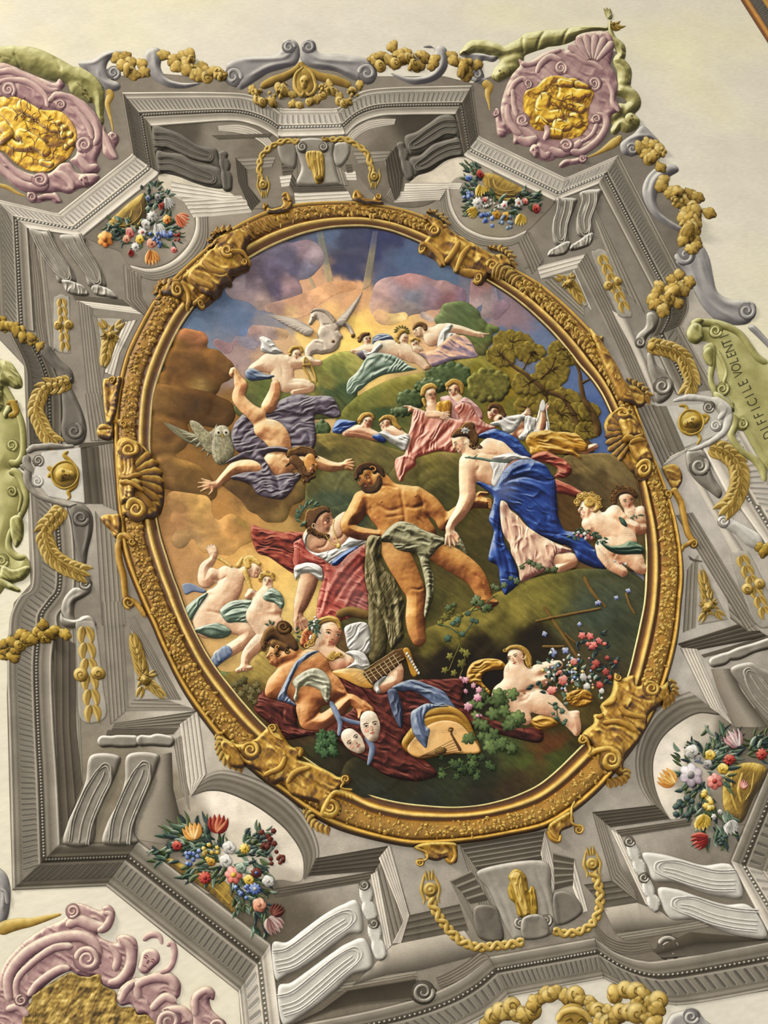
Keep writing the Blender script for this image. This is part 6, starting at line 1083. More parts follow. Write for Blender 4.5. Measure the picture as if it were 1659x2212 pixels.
land('dark grassy bank running across the lower right foreground', '-300,1800 -200,1200 0,1000 150,300 330,220 500,150 700,60 850,-40 1000,-100 1200,-180 1500,-230 1900,-200 2000,0 1990,400 1900,700 1700,1000 1500,1200 1200,1460 900,1560 500,1580 0,1520 -500,1300 -560,1180 -450,1100',
     [(400,300,'6c6430'),(600,200,'847a3a'),(750,120,'8a8040'),(350,420,'382e14',3),(550,400,'22190a',3),(800,300,'2c2410',3),(450,480,'20170a',3),(950,200,'6c6430'),(1050,60,'8c8240'),(1200,0,'7c7438'),(1300,60,'6c6a34'),(900,500,'1a1208',4),(700,480,'1c140a',4),(1200,350,'2c2412',3),(1150,260,'241c0c',3),(850,560,'180f06',3),(1400,150,'4c5038'),(1600,100,'4a5444'),(1700,250,'444a36'),(1500,300,'524a30'),(1650,500,'4c4430'),(1450,700,'5e5228'),(1600,760,'4e431f'),(1300,900,'483e1c'),(1500,1000,'3c3418'),(1300,1000,'5c3a1c'),(1200,1060,'5c4420'),(1100,1130,'4c5426'),(1350,1120,'4a5224'),(1000,1000,'46502a'),(800,1180,'2f3420'),(500,1180,'2c301c'),(600,1300,'343a24'),(300,1250,'33301c'),(0,1200,'2e2c18'),(400,1400,'2f3226'),(800,1400,'2f2c20'),(1100,1250,'463a20'),(1000,1350,'403420'),(0,1350,'33352a'),(-400,1100,'4a401e'),(-300,1200,'3f3a20'),(200,1100,'282014')], r=60, h=6, cell=3,
     folds=[('400,560 560,440 760,260 1000,60',40,2.5),('600,560 700,420 860,280',26,-3),('760,520 860,380 960,260',20,-2.5),('900,1040 1150,1060 1420,1180',24,3),('1000,980 1250,960 1500,1080',24,-2),('200,1180 500,1120 900,1120 1200,1200',20,2),('300,1300 700,1340 1100,1300',26,-1.5)])
# ---- trees on the right
view(1159, 400)
def pine(label, path, wds, pads, seed):
    t = thing('tree', label, 'tree', pads[0][:2], mat='paint')
    for i, (x, y, rx, ry) in enumerate(pads):
        def f(X, Y, D, col, v): s = (vnoise(X/4, Y/4)-.5)*.9; return col*np.exp(s)[..., None], v
        area('foliage', scallop(x, y, rx, ry, 11, seed+i, .38), RMP('3a2e10 5e4e1a 7d6a26 958036 b0a050'), k=4, r=14, h=3, gain=.4, fn=f, v0=.42, edge=.25)
    for q in path: stroke('trunk' if q is path[0] else 'branch', q, 1, 'brown', h=2, v0=.42)
    for i, (x, y, rx, ry) in enumerate(pads):
        r_ = random.Random(seed+i)
        for j in range(6):
            a = r_.uniform(0, 6.28); stroke('twig', [(x, y, 9), (x+rx*.35*math.cos(a), y+ry*.4*math.sin(a), 6), (x+rx*.7*math.cos(a+.3), y+ry*.7*math.sin(a+.3), 2)], 1, 'brown', h=.8, v0=.18, na=3)
    done()
pine('spreading tree of golden brown foliage pads against the blue sky, right of the hill', ['60,1470,40 0,1420,30 -100,1340,28 -170,1290,22 -260,1200,14', '60,1470,38 180,1520,36 260,1640,40 330,1800,60 420,1900,70', '20,1400,16 110,1300,14 130,1220,8', '-100,1330,14 -60,1250,10 -20,1180,6'],
     None, [(-170,1130,150,90), (-250,1220,110,80), (-50,1200,120,70), (110,1330,110,110), (60,1500,130,90), (-60,1420,130,80), (200,1540,120,80), (170,1000+640,150,90), (300,1640,110,80), (-60,1590,120,70), (60,1700,130,60), (190,1760,120,60)], 20)
pine('slim tree leaning along the frame at the right of the sky', ['270,1250,16 310,1340,26 320,1430,36 350,1560,44 430,1700,60 440,1800,60', '320,1420,20 400,1380,14'], None, [(180,1180,110,70), (230,1230,90,60), (380,1620,80,70), (360,1760,90,60)], 40)
# ================================================================ figures of the picture
def hd(cx, cy, r, up, turn=0, prof=0):             # head outline pieces, up = direction of the crown in degrees (270 = upright)
    a = math.radians(up); U = np.array([math.cos(a), math.sin(a)]); Rr = np.array([-U[1], U[0]])
    q = lambda u, v: np.array([cx, cy])+r*(u*Rr+v*U)
    L_ = [[(*q(0, .28), r*.74), (*q(turn*.12, -.15), r*.66), (*q(turn*.18, -.62), r*.4)]]
    if prof: L_.append([(*q(prof*.62, .12), r*.12), (*q(prof*.86, -.12), r*.11)]); L_.append([(*q(prof*.5, -.62), r*.2)])
    return L_
def face(cx, cy, r, up, turn=0, prof=0, eye='2a1a10', lip='a04a38', brow='5a3a20', beard=None, skin='lady', closed=False):
    a = math.radians(up); U = np.array([math.cos(a), math.sin(a)]); Rr = np.array([-U[1], U[0]])
    q = lambda u, v: tuple(np.array([cx, cy])+r*(u*Rr+v*U))
    st = lambda n, P_, w, c, **k: stroke(n, [(*p, w*r*s) for p, s in P_], 1, h=.5, col=c, na=5, step=1.5, edge=.1, **k)
    if beard: area('beard', [[(*q(-.55+turn*.25, -.35), r*.2), (*q(-.3+turn*.25, -.8), r*.28), (*q(.25+turn*.25, -.85), r*.28), (*q(.55+turn*.25, -.35), r*.2)]], beard, h=1.5, r=r*.2, k=2, cell=1, hatch=.5, thick=.3)
    es = ([prof*.42] if prof else [-.36+turn*.3, .36+turn*.3])
    for e in es:
        w = .2 if not prof else .15
        st('eyebrow', [(q(e-w*1.25, .24), .05), (q(e, .32), .09), (q(e+w*1.25, .24), .04)], 1, brow)
        ew = None if closed else st('eye_white', [(q(e-w*.8, .08), .06), (q(e, .1), .13), (q(e+w*.8, .08), .06)], 1, 'd9c9b0')
        st('eye', [(q(e-w, .1), .03), (q(e, .15 if not closed else .06), .07), (q(e+w, .1), .03)], 1, eye)
        if not closed: polar('iris', *q(e+turn*.06+prof*.06, .09), r*.06, r*.07, pal='hair', h=.3, nr=2, nt=8, v0=.15, parent=ew)
    n0 = turn*.42 if not prof else prof*.72
    st('nose', [(q(n0*.8-.03, .1), .05), (q(n0+.04, -.12), .09), (q(n0+.02, -.26), .16)], 1, {'man': 'b07038', 'dusk': '8a5028'}.get(skin, 'c98f6c'))
    st('nose_shadow', [(q(n0-.1, -.29), .03), (q(n0+.02, -.32), .06), (q(n0+.13, -.28), .03)], 1, '7a4428')
    m0 = turn*.34 if not prof else prof*.5; wd = .22 if not prof else .15
    st('mouth', [(q(m0-wd, -.52), .03), (q(m0-wd*.3, -.5), .1), (q(m0+wd*.3, -.5), .1), (q(m0+wd, -.52), .03)], 1, lip)
    st('lower_lip', [(q(m0-wd*.6, -.59), .03), (q(m0, -.6), .08), (q(m0+wd*.6, -.59), .03)], 1, 'c27a60')
    polar('cheek_blush', *q(turn*.3+.42*(1 if turn <= 0 else -1)*(0 if prof else 1)+prof*.2, -.25), r*.16, r*.14, pal=RMP('b8704c c88462 d8997a e0a888 ecc0a0') if skin != 'dusk' else 'dusk', h=.15, nr=2, nt=10, v0=.55, gain=.1, rim=0, thick=.05)
def fig(name_label, at, prims, pal='lady', folds=None, bumps=None, cell=1, r=62, h=6, k=5, v0=.48, gain=1.0, cat='person', nm='person', part='body', **kw):
    t = thing(nm, name_label, cat, at, mat='paint')
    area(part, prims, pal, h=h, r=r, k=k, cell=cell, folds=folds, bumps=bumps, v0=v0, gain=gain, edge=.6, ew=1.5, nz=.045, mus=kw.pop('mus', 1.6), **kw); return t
def drape(pts, pal, folds, h=4, r=30, cell=1, v0=.5, gain=.8, name='drapery', **k):
    if 'rip' not in k:
        a = 60
        if folds: q = P(folds[0][0]); a = math.degrees(math.atan2(q[-1][1]-q[0][1], q[-1][0]-q[0][0]))
        k['rip'] = (a, 7, 2.6)
    v0 = min(v0, .54)-.04; folds = [(f[0], f[1], f[2]*1.25) for f in folds]
    return area(name, pts if isinstance(pts, list) else [pts], pal, h=h, r=r, cell=cell, folds=folds, v0=v0, gain=gain, k=3, edge=.55, ew=1.5, nz=.03, **k)
def hair(pts, pal='hair', name='hair', h=3, k=3, curls=None, **kw):
    def f(X, Y, D, col, v): s = (np.sin((X*.8+Y*1.1+fbm(X/9, Y/9, 3)*22)))*.18+(vnoise(X/2, Y/2)-.5)*.3; return col*np.exp(s)[..., None], v
    if isinstance(pts, list): pts = [[(a[0], a[1], a[2]*.8) for a in c] if not isinstance(c, str) else c for c in pts]; h *= .8
    o = area(name, pts, pal, h=h, r=kw.pop('r', 16), k=k, cell=1, fn=f, edge=.4, gain=.6, v0=kw.pop('v0', .5), thick=.5, **kw)
    for c in (curls or []): stroke('curl', spiral(c[0], c[1], c[2], 1.2, c[3] if len(c) > 3 else 0, 1), c[2]*.5, pal, h=.8, v0=.5, step=1.5, na=5)
    return o
def hand(x, y, ang, r, fing=(1.7, 2.0, 1.9, 1.5), spread=14, thumb=70, bend=0, tl=1.3, fr=.24):   # palm and five fingers, as outline pieces
    a0 = math.radians(ang); L_ = [[(x-r*.5*math.cos(a0), y-r*.5*math.sin(a0), r*.62), (x+r*.45*math.cos(a0), y+r*.45*math.sin(a0), r*.72)]]
    for i, l in enumerate(fing):
        o = (i-1.5)*.42*r; b = a0+math.radians((i-1.5)*spread); bx, by = x+r*.6*math.cos(a0)-o*math.sin(a0), y+r*.6*math.sin(a0)+o*math.cos(a0)
        mx_, my_ = bx+r*l*.5*math.cos(b), by+r*l*.5*math.sin(b); b2 = b+math.radians(bend)
        L_.append([(bx, by, r*fr*1.1), (mx_, my_, r*fr), (mx_+r*l*.5*math.cos(b2), my_+r*l*.5*math.sin(b2), r*fr*.75)])
    b = a0+math.radians(thumb); s = 1 if thumb > 0 else -1
    bx, by = x-s*0*r+.5*r*math.cos(b), y+.5*r*math.sin(b); L_.append([(bx, by, r*.32), (bx+r*tl*.5*math.cos(b-s*.2), by+r*tl*.5*math.sin(b-s*.2), r*.27), (bx+r*tl*math.cos(b-s*.6), by+r*tl*math.sin(b-s*.6), r*.2)])
    return L_
MAND = dict(mat='paint')
# ---------------- far figures, upper part
view(400, 400)
t = fig('pale winged horse rearing against the golden sky', (1000, 1100), [[(1020, 1060, 70), (1045, 1125, 66), (980, 1160, 50)], [(1030, 1020, 56), (1000, 960, 44), (965, 925, 36), (935, 920, 30), (912, 955, 22), (898, 985, 15)], [(940, 1150, 52), (890, 1185, 36), (885, 1245, 20)], [(1075, 1020, 34), (1120, 985, 22), (1170, 1010, 16), (1205, 1070, 14)], [(1090, 1060, 22), (1115, 1085, 16)], [(985, 1060, 36), (1000, 1020, 26), (1040, 1060, 17), (1060, 1115, 13)]],
        'horse', folds=[('960,1090 950,1050 985,1010 1020,1030 1060,1090', 9, -2.4), ('1080,1080 1100,1130 1060,1180', 9, -1.8), ('950,960 985,1000 1050,1000', 8, -1.6), ('930,1130 980,1140 1000,1180', 9, -2), ('920,960 945,975 960,960', 6, -1.5)], bumps=[(985, 1060, 30, 2), (1050, 1150, 50, 1.5)], cat='horse', nm='winged_horse', r=26)
L_ = []
for nm_, root, tips in (('wing', (920, 1045), [(600+i*27, 935+i*14, 20) for i in range(10)]), ('wing', (1085, 985), [(1270-i*14, 765+i*24, 20) for i in range(9)])):
    L2 = []
    for i, tq in enumerate(tips): L2.append(lambda tq=tq, root=root, i=i: leaf('feather', root[0], root[1], tq[0], tq[1], 46, .06, RMP('7a6c60 9c8e80 b5a696 cabba8 ddd0bc'), h=1.5, v0=.5+.05*(i % 3)))
    multi(nm_, L2, kind=None)
hair([[(905, 905, 10), (940, 890, 16), (1000, 900, 20), (1045, 940, 18), (1070, 985, 10)]], 'horse', 'mane', v0=.25)
for e in ((912, 948),): stroke('eye', [(e[0]-8, e[1], 4), (e[0], e[1]-2, 8), (e[0]+8, e[1], 4)], 1, col='3c2a1a', h=.4, na=5)
stroke('nostril', '892,985,6 900,992,7', 1, col='5a4030', h=.3, na=5); polar('hoof', 1060, 1118, 14, 12, pal='hair', h=2, v0=.6); polar('hoof', 1203, 1075, 15, 13, pal='hair', h=2, v0=.6); done()
t = fig('nude blond man seated with his back to us, holding a golden lyre', (650, 1300), [[(600, 1270, 70), (680, 1290, 84), (700, 1380, 80), (720, 1430, 60)], [(740, 1440, 50), (850, 1440, 52), (890, 1460, 34), (780, 1485, 26)], [(560, 1280, 50), (490, 1310, 34), (455, 1350, 24)], [(760, 1270, 50), (880, 1270, 36), (960, 1275, 22)], [(740, 1250, 40)]]+hd(795, 1215, 46, 285, .3), 'faint',
        folds=[('640,1230 690,1300 700,1400', 9, -1.2), ('740,1430 820,1420 890,1440', 8, -1)], bumps=[(610, 1290, 30, 1.2), (700, 1260, 30, 1), (830, 1450, 30, 1.4)])
hair([[(750, 1190, 18), (770, 1165, 22), (820, 1160, 20), (838, 1190, 12)], [(750, 1215, 14)]], 'blond'); face(800, 1218, 40, 290, .4, skin='lady'); drape('530,1095 560,1080 620,1110 660,1160 700,1200 640,1215 580,1200 540,1180 545,1130', 'white', [('545,1100 600,1150 660,1195', 6, 1.5), ('555,1130 600,1180 640,1205', 6, -1.5)], v0=.6)
drape('430,1330 480,1310 560,1345 640,1370 560,1390 480,1400 440,1380', 'bluegr', [('440,1340 520,1370 600,1375', 6, 1.5)]); done()
thing('lyre', 'small golden lyre held by the seated blond man', 'lyre', (880, 1340), mat='paint')
stroke('frame_arm', '860,1240,14 850,1300,16 880,1350,18 900,1400,16 920,1420,12', 1, 'gold', h=2); stroke('frame_arm', '860,1240,12 900,1290,14 930,1360,16 935,1420,14', 1, 'gold', h=2); stroke('crossbar', '835,1290,10 870,1285,12 905,1290,10', 1, 'gold', h=1.5); done()
t = fig('small woman with loose hair and a blue cloth, farthest left on the hill top', (1290, 1150), [[(1250, 1190, 34), (1290, 1180, 44), (1360, 1170, 40)], [(1240, 1190, 22), (1200, 1190, 16)]]+hd(1300, 1105, 42, 270, .3), 'faint'); hair([[(1250, 1110, 18), (1270, 1075, 22), (1310, 1065, 18)], [(1245, 1090, 10)]], 'hair', v0=.6); face(1306, 1105, 36, 265, .6); drape('1340,1110 1370,1070 1430,1060 1480,1080 1490,1120 1400,1150 1350,1145', 'bluegr', [('1350,1110 1400,1090 1470,1100', 6, 1.5)]); drape('1230,1200 1290,1180 1340,1230 1320,1260 1260,1240', 'purple', [('1250,1200 1290,1240', 6, 1)], v0=.65); done()
view(800, 400)
t = fig('blond woman crowned with twigs sitting with bare back on the hill', (150, 1200), [[(80, 1180, 60), (160, 1180, 70), (250, 1190, 60), (300, 1220, 50)], [(60, 1170, 40), (20, 1250, 34), (-20, 1290, 22)], [(280, 1200, 46), (350, 1250, 36), (400, 1300, 26)], [(210, 1150, 36)]]+hd(235, 1095, 44, 300, .5, 1), 'faint', folds=[('170,1150 200,1190 210,1230', 8, -1.2)], bumps=[(120, 1190, 30, 1), (260, 1200, 30, 1)])
hair([[(190, 1090, 20), (210, 1055, 26), (250, 1040, 20), (275, 1055, 10)], [(185, 1110, 14), (205, 1130, 12)]], 'blond'); face(240, 1093, 38, 300, 0, 1)
L2 = [lambda a=a: leaf('sprig_leaf', 225+30*math.cos(a), 1045+20*math.sin(a), 225+58*math.cos(a), 1045+46*math.sin(a), 16, .1, 'grass', h=1) for a in np.linspace(3.0, 6.5, 9)]
multi('twig_crown', L2, kind=None)
drape('-60,1170 0,1190 60,1130 90,1150 40,1200 -20,1240', 'white', [('-40,1190 20,1180 70,1150', 6, 1)], v0=.5); drape('-170,1480 -160,1400 -100,1340 -30,1250 60,1210 170,1220 290,1290 330,1310 230,1330 100,1350 0,1400 -60,1450 -130,1500', 'sage', [('-150,1440 -60,1340 60,1250', 14, 2), ('-80,1430 20,1340 180,1280', 14, -2), ('0,1380 120,1310 250,1290', 12, 2), ('60,1230 160,1260 260,1310', 10, -2), ('-20,1280 60,1300 120,1270', 20, 1.5)], v0=.66); done()
t = fig('small woman peeping out between the crowned woman and the pointing woman', (320, 1150), [[(350, 1180, 30), (330, 1170, 30)]]+hd(320, 1130, 36, 300, -.2), 'faint'); hair([[(295, 1110, 14), (325, 1095, 16), (350, 1110, 12)]], 'blond'); face(318, 1130, 30, 300, -.2); done()
t = fig('auburn woman in lilac and peach drapery pointing to the right on the hill top', (470, 1080), [[(440, 1090, 60), (500, 1060, 66), (560, 1050, 50)], [(440, 1050, 36), (400, 1040, 30)], [(560, 1030, 40), (650, 1040, 30), (740, 1065, 22), (780, 1072, 17)], [(780, 1072, 15), (820, 1070, 8), (850, 1068, 5)], [(785, 1080, 9), (810, 1092, 6)]]+hd(350, 1040, 46, 255, -.4, -1), 'faint', bumps=[(480, 1080, 34, 1)])
hair([[(320, 1010, 18), (350, 992, 24), (385, 1000, 24), (395, 1030, 18)], [(310, 1025, 10)]], 'hair', v0=.65); face(345, 1042, 38, 255, 0, -1, closed=True); drape('500,1060 560,1000 590,1010 570,1060 620,1070 580,1130 520,1190 480,1150', 'white', [('520,1060 560,1040 580,1010', 6, 1), ('500,1100 540,1120 560,1160', 6, -1)], v0=.45)
drape('420,1180 470,1170 520,1130 580,1090 660,1080 720,1120 760,1200 770,1230 680,1240 600,1250 520,1280 440,1300 400,1240 350,1210 380,1190', RMP('6a5a68 8f7d88 c09a90 e2b490 f2cfa4'), [('560,1110 660,1160 750,1210', 12, 2), ('500,1170 620,1190 740,1230', 12, -2), ('440,1210 540,1220 640,1240', 12, 2), ('600,1100 680,1130 740,1180', 8, -1.6)], v0=.6); done()
# ---------------- pair in pink
t = fig('small woman in rose standing behind the pointing woman in pink', (620, 1560), [[(620, 1540, 50), (640, 1600, 60)]]+hd(600, 1470, 60, 262, -.3), 'lady')
drape('500,1520 560,1510 620,1560 680,1520 750,1560 800,1620 800,1680 740,1720 620,1700 560,1640 520,1570', RMP('6a3a34 98645c bb8a80 d4aca2 ead0c8'), [('520,1530 600,1590 640,1680', 10, 2), ('640,1550 720,1600 760,1680', 10, -2), ('600,1560 660,1620 700,1700', 10, 2)], v0=.58); hair([[(555, 1430, 26), (600, 1405, 30), (650, 1430, 26), (660, 1480, 16)], [(550, 1460, 12)]], 'blond', v0=.4); face(598, 1475, 54, 262, -.3); done()
view(800, 850)
t = fig('woman in a flowing pink gown pointing left from the hillside', (430, 200), [[(440, 90, 46), (470, 150, 60)], [(370, 150, 34), (320, 122, 20), (290, 112, 15)], [(290, 108, 12), (262, 100, 8), (242, 98, 6)], [(292, 122, 10), (275, 132, 7)], [(440, 60, 32)]]+hd(430, 18, 58, 262, .4), 'lady')
drape('470,130 480,60 530,50 575,60 582,130 565,180 500,180', 'ochre', [('490,80 520,120 530,170', 8, 1.5)], v0=.4)
drape('330,120 410,150 480,160 560,180 640,190 600,120 650,80 720,90 770,170 830,210 900,240 860,270 760,310 700,320 640,400 600,425 500,410 400,440 330,470 320,530 260,570 215,640 180,560 180,480 245,440 260,330 290,230 300,160', RMP('6e2c20 9c5442 c4806a dea48c f0cab4'), [('340,180 300,300 260,440', 16, 2.5), ('420,190 350,320 260,480', 16, -2.5), ('500,210 420,330 300,440', 16, 2.5), ('580,230 480,340 380,430', 14, -2.2), ('640,280 560,360 480,410', 12, 2.2), ('640,120 700,180 760,260', 18, -2.5), ('660,220 760,230 860,250', 12, 2), ('240,460 220,540 210,620', 9, 2), ('200,480 270,470 320,500', 10, 2), ('560,180 620,240 660,330', 10, -2)], v0=.6, r=30, spots=[(700, 150, 70, '8a3c30', .55), (800, 250, 50, '7a3428', .5)])
area('hand', hand(500, 150, 10, 26, spread=8)+[[(420, 140, 28), (490, 150, 26)]], 'lady', h=2.5, r=12, cell=1, k=2, v0=.6); hair([[(375, 0, 22), (390, -40, 28), (440, -55, 26), (470, -40, 14)], [(380, 40, 16), (395, 80, 12)]], 'blond', v0=.45); face(440, 16, 50, 262, .55); done()
# ---------------- two women lying behind the ledge
view(400, 850)
t = fig('fair woman resting on her arm behind the rock, blue cloth at her back', (1250, 270), [[(1170, 270, 40), (1250, 265, 46), (1330, 290, 40), (1400, 310, 26)], [(1270, 240, 30)], [(1150, 285, 26), (1250, 295, 20), (1370, 320, 16)]]+hd(1305, 205, 50, 285, .2), 'lady'); drape('1058,270 1065,220 1100,185 1180,190 1230,205 1190,240 1140,270 1110,290', 'blue', [('1080,240 1130,210 1200,205', 10, 2), ('1090,270 1140,240 1190,225', 9, -2)], v0=.62); drape('1340,300 1400,290 1440,330 1420,345 1370,330', 'blue', [], v0=.5); hair([[(1250, 190, 24), (1280, 155, 26), (1330, 150, 20), (1352, 175, 10)], [(1250, 215, 12)]], 'blond', v0=.4); face(1308, 205, 44, 285, .2); done()
t = fig('auburn woman in a white shift lying behind the rock, turned to her companion', (1480, 300), [[(1440, 260, 30), (1500, 280, 50), (1560, 320, 44)]]+hd(1440, 215, 48, 268, -.5, -1), 'lady'); drape('1385,285 1440,265 1500,300 1590,290 1610,330 1580,400 1520,370 1450,330', 'white', [('1400,290 1480,320 1560,370', 9, 1.8), ('1500,300 1550,330 1590,330', 8, -1.5)], v0=.62); hair([[(1400, 190, 16), (1440, 168, 24), (1490, 180, 26), (1510, 220, 24), (1540, 250, 16)]], 'blond', v0=.35); face(1436, 215, 42, 262, 0, -1); done()
# ---------------- woman in white and yellow at the right
view(800, 850)
t = fig('dark haired woman in a white shirt and yellow skirt lifting a small mirror', (1100, 250), [[(960, 200, 50), (1050, 230, 60)], [(920, 180, 34)], [(1020, 290, 38), (1060, 210, 30), (1095, 165, 22)], [(1210, 270, 36), (1225, 190, 34), (1225, 140, 22)], [(1540, 405, 26), (1580, 385, 26), (1615, 368, 18)], [(1600, 370, 8), (1628, 358, 6)], [(1605, 385, 8), (1630, 375, 6)], [(1080, 280, 40), (1300, 380, 28), (1540, 405, 26)]]+hand(1240, 120, 290, 22, spread=16)+hand(1110, 150, 320, 18)+hd(882, 130, 56, 285, -.5), 'lady')
drape('860,205 920,190 1000,155 1080,150 1130,170 1090,190 1050,250 1010,280 960,270 930,230 880,225', 'white', [('880,210 950,230 1010,270', 9, 1.8), ('960,180 1020,200 1060,190', 9, -1.8)], v0=.58); drape('1110,170 1190,175 1185,250 1250,260 1260,200 1285,240 1280,280 1180,300 1100,330 1060,310 1100,260', 'white', [('1120,180 1150,240 1120,300', 9, 1.8), ('1180,260 1140,290 1100,310', 8, -1.6)], v0=.6)
drape('1110,340 1150,290 1250,270 1360,275 1470,285 1530,330 1560,375 1540,420 1470,420 1500,450 1505,475 1430,440 1300,430 1200,450 1150,430 1140,390', 'ochre', [('1180,300 1320,330 1500,400', 16, 2.4), ('1160,350 1300,370 1440,410', 14, -2.4), ('1200,400 1320,400 1460,440', 12, 2.2), ('1350,290 1420,330 1500,360', 12, -2)], v0=.6, r=30)
hair([[(850, 110, 16), (870, 85, 24), (920, 90, 26), (945, 120, 22), (960, 160, 18)], [(930, 180, 16)]], 'hair'); face(876, 132, 48, 285, -.4, closed=True); done()
thing('hand_mirror', 'small translucent hand mirror lifted by the woman in yellow', 'mirror', (1235, 80), mat='paint'); area('mirror_glass', '1210,110 1225,50 1245,35 1255,90 1240,130 1220,130', 'white', h=1, r=6, cell=1, v0=.6); stroke('veil', '1215,110,10 1205,160,14 1190,200,10', 1, 'white', v0=.7, h=.6); stroke('veil', '1260,110,10 1275,180,14 1280,250,8', 1, 'white', v0=.7, h=.6); done()
# ---------------- owl and falling man
view(400, 850)
def owlfn(X, Y, D, col, v): s = (vnoise(X/2.4, Y/3.4)-.5)*.9; return col*np.exp(s)[..., None], v
OWL = RMP('3c3620 666046 908868 b8b090 dcd6bc')
t = thing('owl', 'grey brown owl with one wing spread, flying beside the falling man', 'owl', (270, 400), mat='paint')
L2 = [lambda i=i: leaf('feather', 170+i*6, 380-i*16, -160+i*27+max(0, i-7)*14, 200+(i**1.5)*8, 46, -.06, OWL, h=1.5, v0=.42+.08*(i % 3)) for i in range(11)]
multi('wing', L2, kind=None); area('wing_covert', '30,205 90,205 160,270 200,340 205,420 150,410 90,330', OWL, h=2, r=14, cell=1, fn=owlfn, v0=.5)
area('body', [[(265, 320, 60), (270, 410, 80), (255, 460, 50)], [(268, 285, 56)]], OWL, h=5, r=60, cell=1, fn=owlfn, v0=.5, gain=.7); 
for x in (238, 293): polar('eye_disc', x, 277, 26, 26, pal=OWL, h=1, v0=.85, gain=.2, rays=10); polar('eye', x, 279, 9, 9, pal='hair', h=.6, v0=.08)
stroke('beak', '264,285,6 266,300,12 268,315,4', 1, 'ochre', h=1, v0=.7); stroke('foot', '230,480,8 225,500,5', 1, 'hair'); stroke('foot', '260,480,8 262,503,5', 1, 'hair'); done()
t = thing('person', 'bearded long haired man flying head down in billowing violet drapery', 'person', (650, 400), mat='paint')
drape('340,250 370,190 480,110 600,100 700,40 800,15 900,20 1000,25 1060,40 1090,90 1115,165 1060,175 960,150 925,180 940,330 900,410 820,420 700,380 600,400 400,420 350,380 330,310', 'purple', [('370,220 500,150 650,130 850,90 1050,60', 20, 3), ('500,130 650,180 800,170 930,160', 18, -3), ('700,70 800,150 900,160', 14, 2.5), ('720,230 800,280 900,380', 16, 3), ('820,200 880,280 900,360', 14, -3), ('950,60 1000,110 1080,150', 16, -2.5), ('350,300 400,220 500,170', 12, 2.5), ('380,380 430,300 500,230', 12, -2.5)], h=5, r=40, v0=.6)
area('body', [[(380, 60-140, 30), (400, -60, 44), (380, 20, 48), (430, 90, 50), (520, 170, 60)], [(338, -150, 26), (350, -175, 22), (400, -60, 40)], [(645, -60, 34), (640, -10, 44), (600, 90, 56)],
   [(560, 250, 70), (640, 290, 90), (680, 380, 80), (650, 480, 84), (700, 520, 70)], [(620, 500, 60), (500, 515, 56), (370, 520, 46), (290, 585, 38), (230, 640, 26)], [(760, 470, 60), (930, 490, 46), (1030, 520, 36), (1110, 525, 24)], [(700, 470, 60), (800, 480, 46)]]
   +hand(190, 648, 178, 34, (1.9, 2.3, 2.2, 1.6), 15, -100, tl=1.7)+hand(1140, 515, -5, 30, (1.5, 1.8, 1.7, 1.4), 14, -60), RMP('6e4428 b0764a d8aa74 ebcb96 f8e6be'), cell=1, r=70, h=6, k=6, v0=.48, gain=1.0, edge=.7, ew=1.5, nz=.04, mus=2,
   folds=[('560,250 640,330 700,400 740,460', 16, -1.6), ('470,300 560,330 640,340', 16, -1.5), ('560,400 620,430 700,430', 14, -1.5)], bumps=[(560, 270, 34, 1.8), (640, 260, 34, 1.8), (700, 330, 30, 1.5), (620, 480, 44, 1.8), (600, 340, 30, 1.4)], spots=[(380, -60, 60, 'c07a4c', .4), (640, -40, 50, 'b8744a', .5), (190, 650, 60, 'c88a6c', .4)])
for i in range(5): stroke('toe', [(305+i*16, -192-i*1.5, 12), (302+i*17, -205-i*1.5, 9)], 1, 'lady', v0=.55, h=1.2, step=1.5)
drape('320,470 400,425 520,400 640,385 740,400 740,420 640,420 560,445 600,520 640,580 720,570 830,565 820,610 790,650 760,700 700,755 620,750 520,720 470,650 400,625 340,615 330,600 420,565 530,555 545,520 500,480 420,460 350,480 290,500', 'purple', [('350,450 480,410 640,400', 12, 2.5), ('500,430 580,520 620,640 640,730', 18, 3), ('560,430 640,560 680,720', 14, -3), ('400,600 520,640 620,740', 16, 2.5), ('820,580 740,640 690,740', 16, 2.5), ('430,570 560,620 600,700', 12, -2.5)], h=4, v0=.58)
hair([[(760, 430, 36), (820, 410, 44), (890, 420, 40), (930, 460, 20)], [(780, 470, 44), (830, 520, 40), (860, 580, 34), (880, 620, 18)], [(735, 450, 10), (720, 430, 4)], [(740, 500, 12), (720, 520, 4)], [(850, 620, 14), (850, 640, 5)], [(900, 600, 20), (930, 590, 10)]], 'hair', h=5, r=24)
area('face_skin', [[(890, 480, 42), (900, 530, 40), (895, 560, 22)], [(938, 520, 14)]], 'man', h=3, r=30, cell=1, v0=.6, gain=.7)
face(890, 520, 62, 285, 0, 1, beard='hair', skin='man', brow='2c1c10'); stroke('hair_lock', '800,400,10 840,380,8 900,400,5', 1, 'hair', v0=.6); stroke('hair_lock', '920,430,8 950,450,6 955,470,3', 1, 'hair', v0=.6); stroke('hair_lock', '760,540,10 780,580,8 770,600,3', 1, 'hair', v0=.5); done()
